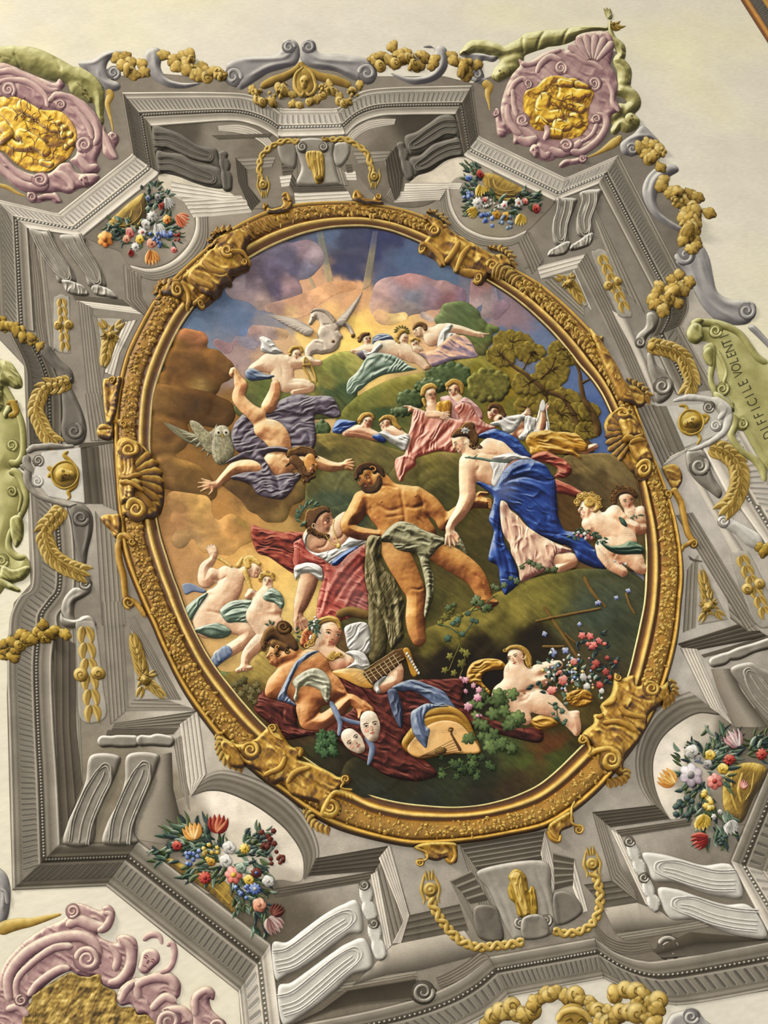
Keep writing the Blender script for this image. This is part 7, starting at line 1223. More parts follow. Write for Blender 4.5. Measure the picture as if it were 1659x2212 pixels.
# ---------------- lower left pair
t = thing('person', 'nude blond youth with raised hand seated among clouds at the lower left', 'person', (300, 1400), mat='paint')
area('wing_scarf', '-20,1370 40,1360 110,1390 150,1410 130,1430 60,1420 0,1440', 'bluegr', h=1.5, r=10, cell=1, v0=.6)
area('body', [[(290, 1290, 60), (330, 1330, 84), (300, 1420, 92), (220, 1510, 100), (160, 1610, 104), (150, 1660, 90)], [(190, 1300, 56), (140, 1340, 50), (140, 1250, 42), (190, 1190, 26), (200, 1160, 20)], [(420, 1280, 44), (470, 1260, 40)], [(160, 1650, 90), (340, 1640, 84), (450, 1690, 70), (430, 1760, 50), (330, 1830, 48), (240, 1880, 44)]]+hand(200, 1150, 250, 26)+hand(195, 1430, 10, 34, (1, 1.2, 1.1, .9), 12, 60)+hd(500, 1265, 50, 290, .4, 1),
     'fair', cell=1, r=80, h=6, k=8, v0=.49, gain=1.0, edge=.7, ew=1.5, nz=.04, mus=2, folds=[('200,1330 250,1340 300,1310', 10, -1.6), ('150,1560 260,1580 330,1600', 12, -1.6)], bumps=[(300, 1380, 40, 1.6), (240, 1480, 40, 1.6), (430, 1690, 40, 2)])
drape('-20,1560 60,1480 150,1430 160,1450 110,1520 60,1600 20,1659 -20,1640', 'sage', [('0,1600 60,1520 130,1450', 10, 2)]); drape('260,1540 330,1490 450,1470 520,1500 530,1540 470,1570 560,1620 600,1640 600,1700 640,1760 590,1700 500,1650 380,1640 300,1640 250,1570', 'sage', [('270,1570 360,1520 500,1490', 10, 2.4), ('290,1600 400,1570 520,1540', 10, 2.4), ('310,1630 420,1620 520,1650', 9, -2), ('440,1590 540,1640 600,1700', 9, 2)], v0=.66)
drape('60,1690 180,1650 260,1650 330,1700 290,1740 200,1750 110,1720', 'sage', [('80,1700 180,1680 300,1710', 9, 2)], v0=.35); hair([[(450, 1240, 30), (440, 1190, 30), (480, 1180, 26), (530, 1220, 20)], [(430, 1280, 22), (450, 1340, 20), (470, 1400, 16)], [(380, 1230, 24), (410, 1180, 14)], [(240, 1180, 12), (290, 1210, 14), (330, 1240, 12)]], 'blond', v0=.7); face(505, 1265, 42, 290, 0, 1, closed=True)
area('boot', [[(290, 1850, 46), (230, 1900, 40), (200, 1930, 36)]], 'bluegr', h=3, r=30, cell=1, v0=.6, rip=(60, 6, 3)); done()
t = thing('person', 'nude curly blond youth embracing his companion, foot on the grass', 'person', (560, 1500), mat='paint')
area('body', [[(590, 1400, 40), (570, 1480, 80), (540, 1560, 80)], [(640, 1480, 56), (640, 1560, 46), (540, 1560, 34)], [(520, 1600, 84), (560, 1660, 84), (580, 1730, 64), (500, 1810, 50), (440, 1880, 40), (425, 1950, 26), (440, 1968, 22), (470, 1964, 15)], [(425, 1960, 24), (375, 1985, 18)], [(540, 1640, 60), (640, 1630, 54), (660, 1680, 40)], [(470, 1430, 34), (450, 1450, 26)]]+hd(590, 1345, 52, 280, -.1), 'fair', cell=1, r=70, h=6, k=8, v0=.49, gain=1.0, edge=.7, ew=1.5, nz=.04, mus=2, bumps=[(570, 1730, 40, 2), (540, 1500, 40, 1.6)])
for i in range(5): stroke('toe', [(400+i*20, 1972-i*1, 13), (392+i*22, 1990-i*3, 10)], 1, 'fair', v0=.55, h=1.2, step=1.5)
drape('560,1440 620,1390 680,1420 710,1490 690,1540 640,1500 570,1480', 'sage', [('580,1450 640,1430 700,1490', 9, 2), ('600,1470 650,1470 690,1520', 8, -2)], v0=.64); hair([[(540, 1320, 20), (570, 1290, 26), (620, 1300, 24), (635, 1330, 12)]], 'blond', v0=.62, curls=[(550, 1300, 14), (590, 1275, 14), (630, 1295, 14), (535, 1335, 12)]); face(590, 1348, 44, 278, -.2, closed=True); done()
# ---------------- woman in the red cloak
t = thing('person', 'young woman in a red cloak and leaf wreath looking up at the reclining man', 'person', (1000, 1100), mat='paint')
drape('480,940 560,965 680,990 780,990 870,995 860,1030 800,1080 800,1180 820,1290 770,1285 700,1240 600,1170 520,1140 480,1050 470,990', RMP('2e100a 56201a 8a3828 a85440 c88068'), [('500,970 640,1040 780,1050', 16, 2.6), ('520,1100 640,1110 770,1180', 16, -2.6), ('560,1000 680,1080 780,1240', 18, 2.6), ('720,1000 780,1060 800,1160', 12, 2)], v0=.5, r=40)
area('body', [[(960, 990, 60), (930, 1040, 90), (1010, 1090, 90), (1100, 1060, 90), (1130, 960, 80), (1150, 900, 46)], [(950, 920, 60), (960, 1000, 60)], [(900, 1260, 70), (870, 1380, 66), (830, 1500, 52), (810, 1560, 34), (800, 1620, 26)]]+hand(828, 1610, 60, 34, (1.6, 1.9, 1.9, 1.6), 12, 75)+[[(795, 1640, 16), (790, 1690, 11), (800, 1710, 9)]]+hd(985, 905, 84, 285, .3, 1), RMP('5a3420 96664a c49470 deb890 f0dab8'), cell=1, r=70, h=6, k=8, v0=.48, gain=1.0, edge=.7, ew=1.5, nz=.04, mus=1.6, folds=[('940,1110 1000,1100 1030,1040', 10, -1.6), ('1060,1060 1120,1040 1150,980', 10, -1.4)], bumps=[(970, 1060, 50, 2), (1090, 1010, 50, 1.6)])
drape('840,1080 860,1010 900,975 870,1040 880,1110 960,1140 1060,1120 1130,1080 1180,1030 1240,1030 1310,1060 1200,1110 1080,1230 980,1190 880,1150', 'white', [('870,1130 960,1170 1060,1180', 9, 2), ('1100,1110 1180,1070 1270,1050', 9, 2), ('1020,1150 1100,1110 1160,1060', 8, -2), ('850,1080 870,1020 890,990', 8, 2)], v0=.6, rip=(150, 6, 3))
drape('1050,1210 1120,1150 1230,1090 1250,1110 1180,1160 1090,1230', 'blue', [('1070,1215 1150,1160 1230,1110', 9, 2)], v0=.6)
drape('775,1070 830,1040 855,1080 880,1130 980,1190 1080,1240 1180,1160 1320,1060 1320,1150 1280,1240 1310,1350 1320,1500 1330,1590 1200,1600 1080,1640 960,1660 940,1560 960,1420 990,1300 950,1240 860,1220 800,1260 770,1200 780,1120', RMP('4a140e 7a2c24 a84a3c c46e5c dca08c'), [('790,1090 840,1160 960,1220', 16, 2.6), ('830,1060 900,1150 1060,1230', 10, 2.6), ('1290,1100 1160,1240 1040,1400 970,1600', 18, 3), ('1310,1180 1180,1320 1060,1500', 16, -3), ('1300,1300 1200,1420 1140,1560', 16, 2.6), ('1020,1320 1000,1440 960,1580', 12, -2.6), ('1290,1420 1240,1500 1220,1580', 14, -2)], v0=.55, r=50, spots=[(1150, 1350, 120, '84504a', .55), (1250, 1500, 90, '7c5856', .5)])
drape('780,1250 830,1220 900,1215 975,1245 988,1310 970,1335 900,1290 830,1290 790,1330', 'white', [('800,1270 880,1240 970,1290', 8, 2)], v0=.64)
hair([[(900, 860, 50), (890, 920, 50), (940, 850, 46), (1000, 830, 34), (1030, 850, 14)], [(900, 970, 30), (940, 1000, 26), (1000, 1020, 22), (1025, 1020, 14)]], 'hair', h=5, curls=[(1010, 1020, 22), (960, 1015, 18), (890, 980, 20)]); face(995, 905, 72, 285, 0, 1, brow='2c1c10'); stroke('ear', spiral(925, 945, 20, .8, 90), 7, 'lady', h=.8)
for i in range(26): a = random.uniform(2.2, 5.2); q = (905+random.uniform(60, 100)*math.cos(a), 870+random.uniform(60, 95)*math.sin(a)); leaf('wreath_leaf', *q, q[0]+30*math.cos(a+.8), q[1]+30*math.sin(a+.8), 20, .1, 'leafg', v0=.6)
stroke('gold_chain', '1070,900,7 1060,960,7 1080,1030,8 1100,1080,10 1090,1110,12', 1, 'gold', v0=.75, h=1); polar('chain_pendant', 1098, 1090, 20, 24, pal='gold', lobes=6, v0=.8); stroke('gold_chain', '1000,1010,6 1040,1060,7 1090,1095,8', 1, 'gold', v0=.75, h=1)
stroke('gold_hem', '1080,1590,60 1180,1560,66 1320,1590,70', 1, 'brown', h=1, v0=.6); done()
# ---------------- reclining hero, club and hide
view(800, 850)
thing('club', 'thick knotted wooden club under the animal hide, standing on the ground', 'club', (40, 1700), mat='paint'); area('shaft', [[(0, 1080, 40), (30, 1300, 52), (50, 1600, 66), (48, 1800, 72), (44, 1880, 56)]], 'hide', h=6, r=60, cell=1, v0=.45, gain=.8, hatch=.3, folds=[('30,1200 40,1500 30,1850', 14, -2)], bumps=[(50, 1580, 30, 2), (20, 1400, 26, 2)], mus=3); done()
hero = thing('person', 'muscular dark bearded man reclining almost nude at the centre of the picture', 'person', (250, 950), mat='paint')
area('body', [
  '20,680 130,655 230,655 310,672 380,740 415,830 420,890 470,985 420,1100 100,1100 60,980 0,900 -50,800 -90,730',
  [(50, 600, 66), (90, 660, 74), (130, 720, 80)], [(-60, 755, 66), (-100, 850, 68), (-150, 920, 56), (-160, 970, 50), (-90, 1000, 48), (0, 1010, 40), (60, 1015, 30)],
  [(340, 730, 66), (430, 790, 64), (500, 870, 54), (530, 930, 46)], [(535, 920, 46), (620, 850, 44), (720, 780, 42), (760, 775, 38)], [(770, 770, 40), (830, 780, 38)], [(770, 730, 24), (790, 710, 16), (840, 712, 12)],
  [(160, 1100, 96), (230, 1230, 96), (290, 1350, 84), (320, 1410, 74), (330, 1480, 70), (325, 1600, 74), (330, 1700, 62), (345, 1760, 52)],
  [(480, 1120, 84), (600, 1190, 88), (700, 1260, 80), (760, 1320, 72), (800, 1400, 62), (830, 1470, 46), (850, 1500, 42)], [(830, 1480, 40), (870, 1500, 30), (900, 1500, 18)], [(800, 1530, 26), (770, 1520, 18)]]
  +hd(-30, 600, 92, 250, -.35), 'man', cell=1, r=86, h=9, k=8, v0=.48, gain=1.0, edge=.7, ew=1.6, nz=.04, mus=2.2,
  folds=[('215,680 225,760 240,850 250,940', 14, -2.2), ('40,800 130,850 220,830', 14, -2), ('240,820 320,830 390,790', 14, -2), ('100,900 180,890 240,880', 12, -1.5), ('330,900 370,930 400,970', 10, -2), ('200,690 120,670 60,680', 10, -1.2), ('0,820 10,860 40,900', 12, -2), ('330,700 370,770 380,830', 12, -1.8), ('-130,920 -60,950 20,990', 10, -1.5), ('290,1400 350,1410 380,1390', 10, -1.6), ('740,1300 790,1330 810,1370', 10, -1.6), ('50,640 110,680 150,720', 12, -1.5)],
  bumps=[(120, 780, 60, 2.5), (300, 760, 56, 2.5), (150, 880, 34, 1.4), (210, 900, 30, 1.4), (290, 880, 34, 1.4), (-110, 870, 44, 2), (330, 1600, 50, 2), (300, 1400, 34, 2), (220, 1200, 60, 2), (640, 1220, 50, 2), (770, 1360, 34, 2), (470, 830, 36, 2)],
  spots=[(-30, 640, 50, '7a4420', .45), (330, 1740, 80, 'b06c3c', .4), (760, 1340, 50, 'a85c30', .5), (150, 1150, 90, 'dab070', .35), (380, 960, 50, '9a5c2c', .5), (0, 960, 60, 'b87040', .4)])
polar('nipple', 78, 775, 11, 10, pal='dusk', h=.6, v0=.35); polar('nipple', 322, 735, 11, 10, pal='dusk', h=.6, v0=.35); polar('navel', 225, 905, 8, 14, pal='dusk', h=.4, v0=.15)
for i in range(4): stroke('finger', [(835+i*3, 752+i*20, 18), (862+i*1, 762+i*19, 15), (872, 776+i*15, 9)], 1, 'man', v0=.6, h=1.5, step=1.5)
hair([[(-100, 600, 18), (-90, 550, 30), (-40, 520, 34), (20, 520, 36), (70, 545, 30), (95, 590, 14)], [(-70, 560, 24)], [(30, 560, 20)]], 'hair', h=4, v0=.25); area('beard', [[(-50, 650, 20), (-20, 680, 32), (30, 680, 34), (60, 640, 26), (62, 600, 14)]], 'hair', h=2, r=18, cell=1, v0=.28, hatch=.5)
stroke('ear', spiral(22, 545, 26, .8, 200), 10, 'man', h=1.5, v0=.6); face(-36, 612, 80, 248, -.55, skin='dusk', brow='1c120a', lip='7a3a28')
drape('70,1040 130,970 200,925 290,935 400,985 520,1020 620,1060 640,1020 670,1060 700,1150 640,1110 540,1070 450,1150 425,1200 455,1300 455,1420 440,1500 400,1600 385,1570 400,1400 365,1220 330,1140 240,1130 180,1110 150,1070 90,1060', RMP('2e2a1a 5a543a 8a8460 aaa47e c8c4a4'), [('90,1040 200,970 330,1000 600,1070', 20, 3), ('140,1020 260,1060 340,1140 400,1260', 18, 3), ('200,960 320,1040 420,1140', 16, -3), ('420,1010 520,1050 600,1070', 12, -2), ('370,1150 420,1300 420,1500', 16, 3), ('400,1120 440,1250 445,1400', 10, -3), ('460,1110 520,1070 580,1080', 10, 2)], h=5, r=40, v0=.5, name='hide_loincloth', hatch=.3)
done()
hd_ = thing('animal_hide', 'shaggy dark animal hide draped over the club beside the standing leg', 'hide', (80, 1300), mat='paint')
drape('-20,1040 60,1030 80,1060 80,1180 110,1260 170,1320 215,1420 245,1500 235,1640 240,1740 190,1800 150,1830 130,1760 90,1600 20,1500 -30,1380 -40,1240', 'hide', [('20,1080 30,1250 60,1400 110,1600', 20, 3), ('60,1100 80,1280 160,1450 180,1700', 20, -3), ('120,1320 180,1450 210,1650', 16, 3), ('-20,1200 0,1350 60,1460', 14, -3)], h=5, r=40, v0=.5, hatch=.6, rip=(80, 6, 2)); done()
# ---------------- woman in blue
t = thing('person', 'dark haired woman in a deep blue mantle leaning over towards the reclining man', 'person', (1050, 800), mat='paint')
drape('1120,480 1230,415 1350,450 1445,540 1400,600 1320,595 1345,560 1330,520 1250,490', 'red', [('1160,470 1280,450 1420,540', 12, 2.4), ('1240,440 1320,500 1400,560', 10, -2.4)], v0=.6); drape('1310,615 1400,640 1480,680 1545,725 1500,745 1400,720 1330,700', 'red', [('1330,650 1430,690 1530,730', 10, 2.4)], v0=.6)
drape('770,310 830,275 900,255 960,280 1040,320 1110,390 1145,470 1040,450 940,380 860,330', 'blue', [('800,300 900,290 1000,360 1120,450', 14, 2.6), ('900,270 1000,310 1090,400', 12, -2.6)], v0=.35)
area('body', ['700,430 770,400 840,330 900,330 960,350 1040,430 1060,470 1010,520 960,580 900,660 830,640 750,600 700,520', [(720, 500, 86), (700, 620, 64), (695, 740, 58), (650, 840, 48), (590, 920, 34), (575, 955, 28)], [(690, 370, 50), (740, 430, 64)], [(850, 400, 80), (900, 480, 90), (870, 560, 70)],
   [(1330, 1160, 60), (1400, 1190, 64), (1440, 1200, 50), (1360, 1240, 40)]]+hand(570, 990, 80, 42, (1.5, 1.9, 2.0, 1.7), 13, -75)+hd(650, 350, 74, 240, -.3, -1), RMP('8a5a3e c4916c e4c096 f2dab0 fcf0d4'), cell=1, r=74, h=7, k=7, v0=.48, gain=1.0, edge=.7, ew=1.5, nz=.035, mus=1.4,
   folds=[('760,420 850,440 960,450', 12, -1.2), ('760,560 780,520 750,480', 12, -1.8), ('860,360 900,400 920,440', 12, -1.4)], bumps=[(880, 400, 44, 1.6), (820, 520, 50, 1.4), (700, 520, 40, 1.6)], spots=[(850, 380, 60, 'd49a70', .35), (600, 980, 40, 'd8a080', .35)])
area('white_bodice', '860,490 990,488 975,545 930,610 905,660 870,640 880,560', 'white', h=2, r=20, cell=1, v0=.68, rip=(100, 6, 2)); stroke('green_strap', '675,455,12 780,465,20 900,485,22 1000,490,18 1110,475,14', 1, 'sage', v0=.3); drape('880,455 1000,420 1060,430 1150,465 1130,480 1000,485 900,480', 'white', [('900,465 1020,450 1130,470', 8, 2)], v0=.56); stroke('strap_end', '700,450,14 740,460,14 770,430,6', 1, 'sage', v0=.4)
drape('955,560 1000,500 1060,480 1080,500 1010,570', 'red', [('970,550 1040,500', 8, 2)])
BL = RMP('0a1230 16265a 243e80 4462a0 9aa8c4')
drape('900,665 955,565 1050,500 1180,488 1270,530 1320,640 1340,800 1345,880 1390,980 1490,1000 1570,1080 1640,1150 1690,1220 1670,1262 1560,1235 1480,1190 1440,1110 1300,1050 1180,1000 1120,930 1060,860 960,800 945,900 960,1050 1010,1150 1050,1250 1065,1350 1000,1420 960,1440 930,1340 915,1235 850,1190 862,1090 885,980 850,900 870,820 880,740 820,680 760,640 780,630 860,660', BL,
   [('905,670 1000,600 1150,560 1280,600', 14, 3), ('910,680 1040,640 1200,680 1330,780', 16, 3.2), ('905,690 1040,700 1200,800 1350,960', 16, 3.2), ('910,700 1000,760 1150,880 1300,1020', 14, 3), ('920,660 1020,560 1120,510', 12, 3), ('960,640 1100,600 1250,640', 10, -3), ('960,690 1120,740 1300,900', 10, -3), ('950,730 1080,820 1220,960', 10, -3), ('890,800 880,950 900,1100 940,1300', 16, 3), ('930,900 930,1050 980,1200 1010,1380', 14, -3), ('1300,1040 1450,1060 1600,1180', 18, 2.6), ('1200,990 1350,1020 1500,1080', 12, -2.6), ('1380,1080 1500,1150 1640,1230', 12, -2)], h=7, r=50, v0=.46, rip=(30, 9, 2), spots=[(960, 690, 70, '8c98bc', .35)])
drape('930,780 975,790 1000,830 1060,880 1120,950 1200,1010 1280,1050 1360,1090 1440,1130 1400,1150 1330,1160 1310,1230 1320,1275 1250,1275 1180,1305 1120,1330 1075,1345 1055,1240 1010,1150 1000,1080 950,1000 930,900', RMP('6a3c34 a87a68 d4ae90 e8ccaa f6e4c8'), [('950,820 980,950 1050,1100 1080,1300', 16, 3), ('990,850 1060,1000 1150,1150 1180,1280', 18, 3), ('1020,900 1100,1060 1220,1250', 12, -3), ('1120,980 1180,1100 1280,1230', 14, 3), ('1200,1020 1280,1110 1310,1180', 12, -2.6), ('960,1000 1020,1120 1050,1240', 10, -3), ('1260,1060 1340,1110 1410,1130', 10, 2)], h=5, r=40, v0=.56, spots=[(960, 840, 40, '8a4434', .7), (1150, 1220, 50, 'a06a5c', .4)])
hair([[(600, 300, 24), (640, 280, 40), (700, 270, 50), (740, 300, 40), (750, 345, 30), (720, 370, 18)], [(690, 250, 50), (715, 240, 44)]], 'hair', h=5, v0=.5, curls=[(740, 375, 20), (780, 375, 18), (725, 340, 16), (790, 380, 12)]); stroke('ear', spiral(668, 345, 20, .8, 0), 8, 'lady', h=.8); face(640, 352, 64, 240, 0, -1, closed=True)
for i in range(7): a = i*.9; leaf('hair_ornament', 680, 262, 680+34*math.cos(a), 262+26*math.sin(a), 18, .1, 'white', v0=.6)
done()
# ---------------- cherubs at the right
view(1159, 850)
t = thing('person', 'dark curly haired cherub facing us at the far right beside the frame', 'person', (680, 850), mat='paint')
area('body', [[(680, 850, 50), (700, 900, 70), (760, 880, 80)], [(660, 940, 60), (740, 960, 50), (800, 950, 44)]]+hd(650, 765, 74, 262, .2), 'lady', cell=1, r=60, h=6, k=7, v0=.46, gain=1.0, edge=.7, nz=.04, mus=1.4)
hair([[(560, 790, 20), (560, 730, 30), (600, 700, 34), (660, 695, 36), (710, 730, 24)]], 'hair', v0=.5, curls=[(550, 700, 20), (545, 750, 20), (580, 670, 20), (620, 670, 18), (670, 680, 18), (700, 700, 16), (560, 790, 16)]); face(655, 775, 64, 262, .25)
for i in range(7): leaf('leaf_sprig', 670+i*12, 890-i*4, 675+i*14+18*math.cos(i), 880+20*math.sin(i*2), 14, .1, 'leafg', v0=.6)
done()
t = thing('person', 'curly blond cherub seen from behind, kneeling with a flower garland', 'person', (560, 950), mat='paint')
area('body', [[(420, 860, 44), (440, 920, 80), (520, 960, 100), (600, 1010, 90), (640, 1060, 84)], [(560, 870, 70), (600, 900, 50)], [(370, 930, 46), (390, 960, 44)], [(560, 1080, 100), (520, 1130, 84), (500, 1100, 80)], [(600, 1090, 90), (700, 1180, 70), (740, 1230, 50), (770, 1250, 36)], [(500, 1150, 70), (540, 1220, 52), (620, 1275, 36)], [(640, 940, 40), (700, 960, 40)]]+hd(370, 825, 74, 270, -.4, -1), RMP('9a6044 cf9870 ebc8a0 f4dcb8 fcf2d8'), cell=1, r=80, h=7, k=7, v0=.5, gain=1.0, edge=.7, ew=1.5, nz=.035, mus=1.4, folds=[('470,870 540,950 610,1050', 14, -1.8), ('560,1090 570,1140 550,1180', 10, -1.6)], bumps=[(460, 900, 44, 1.6), (560, 920, 44, 1.4), (500, 1110, 44, 1.6), (610, 1100, 50, 1.6)])
drape('455,1050 520,1090 620,1080 660,1055 740,1065 780,1100 770,1140 680,1150 600,1150 530,1130 480,1090', 'leafg', [('480,1080 580,1110 760,1100', 12, 2.4)], v0=.45); drape('595,880 630,900 650,940 645,955 610,930', 'leafg', [], v0=.4)
hair([[(300, 790, 20), (310, 750, 30), (360, 735, 40), (420, 750, 40), (445, 800, 30), (420, 840, 20)], [(380, 780, 50)]], 'blond', h=4, v0=.62, curls=[(290, 770, 22), (310, 730, 22), (350, 715, 22), (400, 715, 22), (445, 745, 22), (455, 800, 20), (380, 760, 18)]); face(350, 835, 64, 270, 0, -1); stroke('ear', spiral(400, 830, 16, .8, 0), 7, 'lady', h=.8); done()
# flowers the cherub holds
def rose(x, y, r, pal, n=None): return polar('flower', x, y, r, r, random.uniform(0, 90), pal, h=2.5, lobes=n or 5, depth=.25, v0=.62, gain=.35, swirl=1.2)
gl = thing('flower_garland', 'small garland of white and red flowers held by the blond cherub', 'flowers', (330, 1000), mat='paint')
for i in range(34): x = 260+i*7+random.uniform(-20, 20); y = 985+abs(i-10)*3+random.uniform(-25, 25); a = random.uniform(0, 6.3); leaf('leaf', x, y, x+34*math.cos(a), y+34*math.sin(a), 18, .1, 'leafg', v0=.5)
for x, y, r, p in ((300, 995, 15, 'white'), (320, 1020, 14, 'coral'), (345, 1005, 15, 'white'), (370, 1025, 17, 'coral'), (350, 1040, 12, 'white'), (290, 1015, 10, 'coral'), (395, 1035, 14, 'coral'), (265, 1000, 9, 'white'), (560, 1200, 10, 'white'), (600, 1210, 12, 'coral'), (640, 1220, 11, 'white')): rose(x, y, r, p)
done()
# ---------------- foreground: lute player, woman with masks, putto, instruments
view(400, 1300)
cl = thing('red_cloak', 'large wine red cloth spread over the ground under the two foreground women', 'cloth', (1400, 900), mat='paint')
drape(['1240,600 1400,640 1500,620 1660,560 1830,555 1970,550 2010,620 1990,700 2060,790 2200,840 2380,900 2520,900 2570,950 2530,1010 2300,960 2060,900 1900,900 1700,920 1560,1000 1450,900 1340,720'], 'wine', [('1700,600 1850,640 1960,700 2040,800', 16, 3), ('1500,700 1700,760 1860,880', 16, -3), ('1400,700 1500,820 1640,900', 16, 3), ('2060,820 2300,900 2520,960', 14, 3)], h=4, r=50, v0=.42)
drape('520,690 560,630 640,700 790,740 800,880 860,915 1000,905 1090,830 1200,760 1150,640 1060,540 1130,520 1200,560 1280,640 1360,740 1500,850 1600,960 1560,1020 1659,1090 1780,1190 1800,1245 1740,1270 1640,1285 1450,1250 1300,1150 1200,1090 1100,1000 1000,960 930,950 720,985 640,900 500,780', 'wine', [('560,680 700,800 900,930', 20, 3), ('1120,540 1240,700 1420,880 1560,1000', 18, 3), ('1180,560 1320,760 1480,900', 12, -3), ('1300,900 1450,1000 1660,1110', 18, 3), ('1250,1020 1450,1120 1760,1230', 20, 3), ('1300,1130 1480,1200 1640,1250', 14, -3), ('720,940 900,960 1050,960', 12, 2.6), ('620,760 740,860 840,940', 14, -3)], h=5, r=50, v0=.5)
done()
t = thing('person', 'blond woman with flowers and a gold band in her hair playing a lute', 'person', (1050, 350), mat='paint')
drape('1150,170 1300,150 1330,330 1280,380 1180,350 1150,260', 'white', [('1160,330 1220,250 1300,180', 12, 2.4)], v0=.38); drape('820,300 850,200 930,180 940,330 880,340', RMP('3a140a 6a2c18 9c4c28 c07c44 e0b070'), [], v0=.5)
area('body', [[(940, 330, 70), (1000, 380, 90), (1100, 430, 80)], [(970, 280, 70), (940, 340, 60)], [(1180, 430, 56), (1200, 440, 40)], [(1400, 600, 56), (1450, 590, 54), (1510, 560, 50), (1520, 490, 48)]]+[[(1500, 470, 46)], [(1480, 480, 22), (1430, 450, 16), (1415, 440, 12)], [(1490, 450, 22), (1450, 420, 16), (1430, 425, 12)], [(1510, 430, 20), (1490, 400, 15), (1470, 410, 11)], [(1530, 440, 18), (1530, 405, 13), (1515, 400, 10)], [(1490, 520, 22), (1450, 500, 16)]]+hd(1035, 235, 108, 285, .35), 'lady', cell=1, r=80, h=6, k=7, v0=.49, gain=1.0, edge=.7, ew=1.5, nz=.035, mus=1.2, bumps=[(1120, 440, 40, 2), (1040, 400, 44, 1.4)], spots=[(1130, 450, 44, 'd08868', .4)])
drape('1150,365 1220,350 1290,380 1325,460 1280,490 1200,480 1150,475 1210,430 1200,400', 'white', [('1170,370 1250,400 1300,470', 10, 2.4), ('1160,470 1230,450 1300,480', 8, 2)], v0=.6); drape('1355,590 1390,540 1440,530 1430,560 1390,600 1400,650 1370,650', 'white', [], v0=.6)
hair([[(940, 180, 30), (960, 140, 30), (1030, 120, 30), (1090, 140, 24), (1110, 190, 14)], [(930, 240, 26), (910, 290, 26)], [(1060, 370, 24), (1040, 400, 30), (1100, 380, 26)]], 'blond', v0=.4, curls=[(900, 290, 26), (870, 310, 22), (1050, 400, 20), (1120, 380, 18)]); stroke('gold_band', '950,130,12 1020,112,18 1090,130,14', 1, 'gold', v0=.75, h=2); stroke('ear', spiral(940, 190, 24, .8, 60), 10, 'lady', h=1)
face(1045, 235, 100, 285, .42, brow='8a5a34')
for i in range(16): a = i*.9; leaf('hair_leaf', 925+12*math.cos(a), 130+i*4, 925+50*math.cos(a), 135+i*6+40*math.sin(a), 20, .1, 'leafg', v0=.6)
for x, y in ((930, 110), (925, 140), (940, 125), (925, 160), (900, 245), (895, 260), (910, 190)): polar('hair_flower', x, y, 11, 11, pal='white', lobes=5, h=1, v0=.8)
done()
t = thing('lute', 'round bellied lute held by the blond woman, long neck with white pegs', 'lute', (1200, 540), mat='paint')
area('belly', '1045,510 1100,485 1180,478 1260,485 1330,520 1345,580 1340,615 1260,610 1150,560', RMP('6a4414 a06c24 cf9a48 e4ba70 f2d89c'), h=4, r=50, cell=1, v0=.62, gain=.7)
area('neck', '1270,510 1500,345 1560,330 1620,370 1500,480 1370,575 1340,600', 'hair', h=2, r=16, cell=1, straight=True, v0=.45); area('peg_head', '1560,350 1600,340 1640,430 1670,500 1650,540 1620,520 1590,430', 'ochre', h=2, r=12, cell=1, v0=.4)
for i in range(4): stroke('string', [(1190+i*14, 540+i*16), (1500+i*24, 350+i*18)], 4, col='d8c08a', h=1, na=3, curve=False)
for i in range(7): f = i/7; stroke('fret', [(1290+230*f, 505-150*f), (1345+240*f, 590-140*f)], 5, col='cdbb8c', h=1, na=3, curve=False)
for i in range(8): polar('peg', 1590+i*12, 370+i*20, 9, 12, 30, pal='white', h=2, v0=.75)
done()
drp = thing('blue_sash', 'slate blue sash winding over the lute player and the second lute', 'cloth', (1650, 700), mat='paint')
drape('1480,620 1560,570 1640,555 1760,600 1850,640 1900,700 1960,790 2030,850 1990,850 1900,790 1800,760 1740,700 1640,640 1560,640', 'bluegr', [('1540,600 1700,630 1850,700 2000,830', 14, 3), ('1600,570 1760,640 1900,740', 12, -3)], v0=.42)
drape('1450,640 1520,640 1560,780 1555,905 1520,880 1480,780', RMP('1c2030 2c3244 444a5c 5c6478 7c8494'), [('1480,660 1520,760 1550,890', 10, 3)], v0=.5); done()
view(800, 1300)
t = thing('lute', 'second lute lying face up in the grass, round pale belly and ochre rim', 'lute', (500, 950), mat='paint')
area('rim', '225,1035 265,940 340,850 400,780 440,760 540,745 640,785 700,850 750,950 795,1080 700,1082 520,1100 345,1125', RMP('3c2608 6a4612 93661e b88a34 d8b460'), h=5, r=40, cell=1, v0=.55, gain=.8, folds=[('300,900 420,830 600,820 720,920', 10, -2.4)])
area('belly', '262,1062 330,960 430,880 540,853 640,880 720,960 782,1076 600,1086 500,1096 345,1118', RMP('8a5a24 b88340 d9a762 e6bd80 f2d6a6'), h=2, r=16, cell=1, v0=.6, gain=.5)
for i in range(6): stroke('string', [(345+i*9, 1118-i*1), (600+i*14, 985+i*18)], 4, col='5c3a1a', h=.6, na=3, curve=False)
stroke('bridge', '560,905,8 590,910,12 580,940,14 600,980,16 650,1070,22', 1, 'hair', h=2, v0=.4); volute('bridge_scroll', 568, 915, 16, 1, 0, 1, pal='hair', disc=False, h=1.5)
ro = polar('rosette', 505, 1068, 46, 30, -10, 'brown', h=.6, lobes=8, v0=.5); done()
CUR['mat'] = 'paint'
tag(drape('290,800 330,760 400,725 460,735 560,750 440,765 390,820 395,890 425,915 415,980 400,1045 360,1010 330,975 300,920', 'bluegr', [('320,780 340,880 400,1020', 12, 3), ('380,740 370,840 410,940', 10, -3)], v0=.5), 'end of slate blue sash hanging over the rim of the second lute', 'cloth')
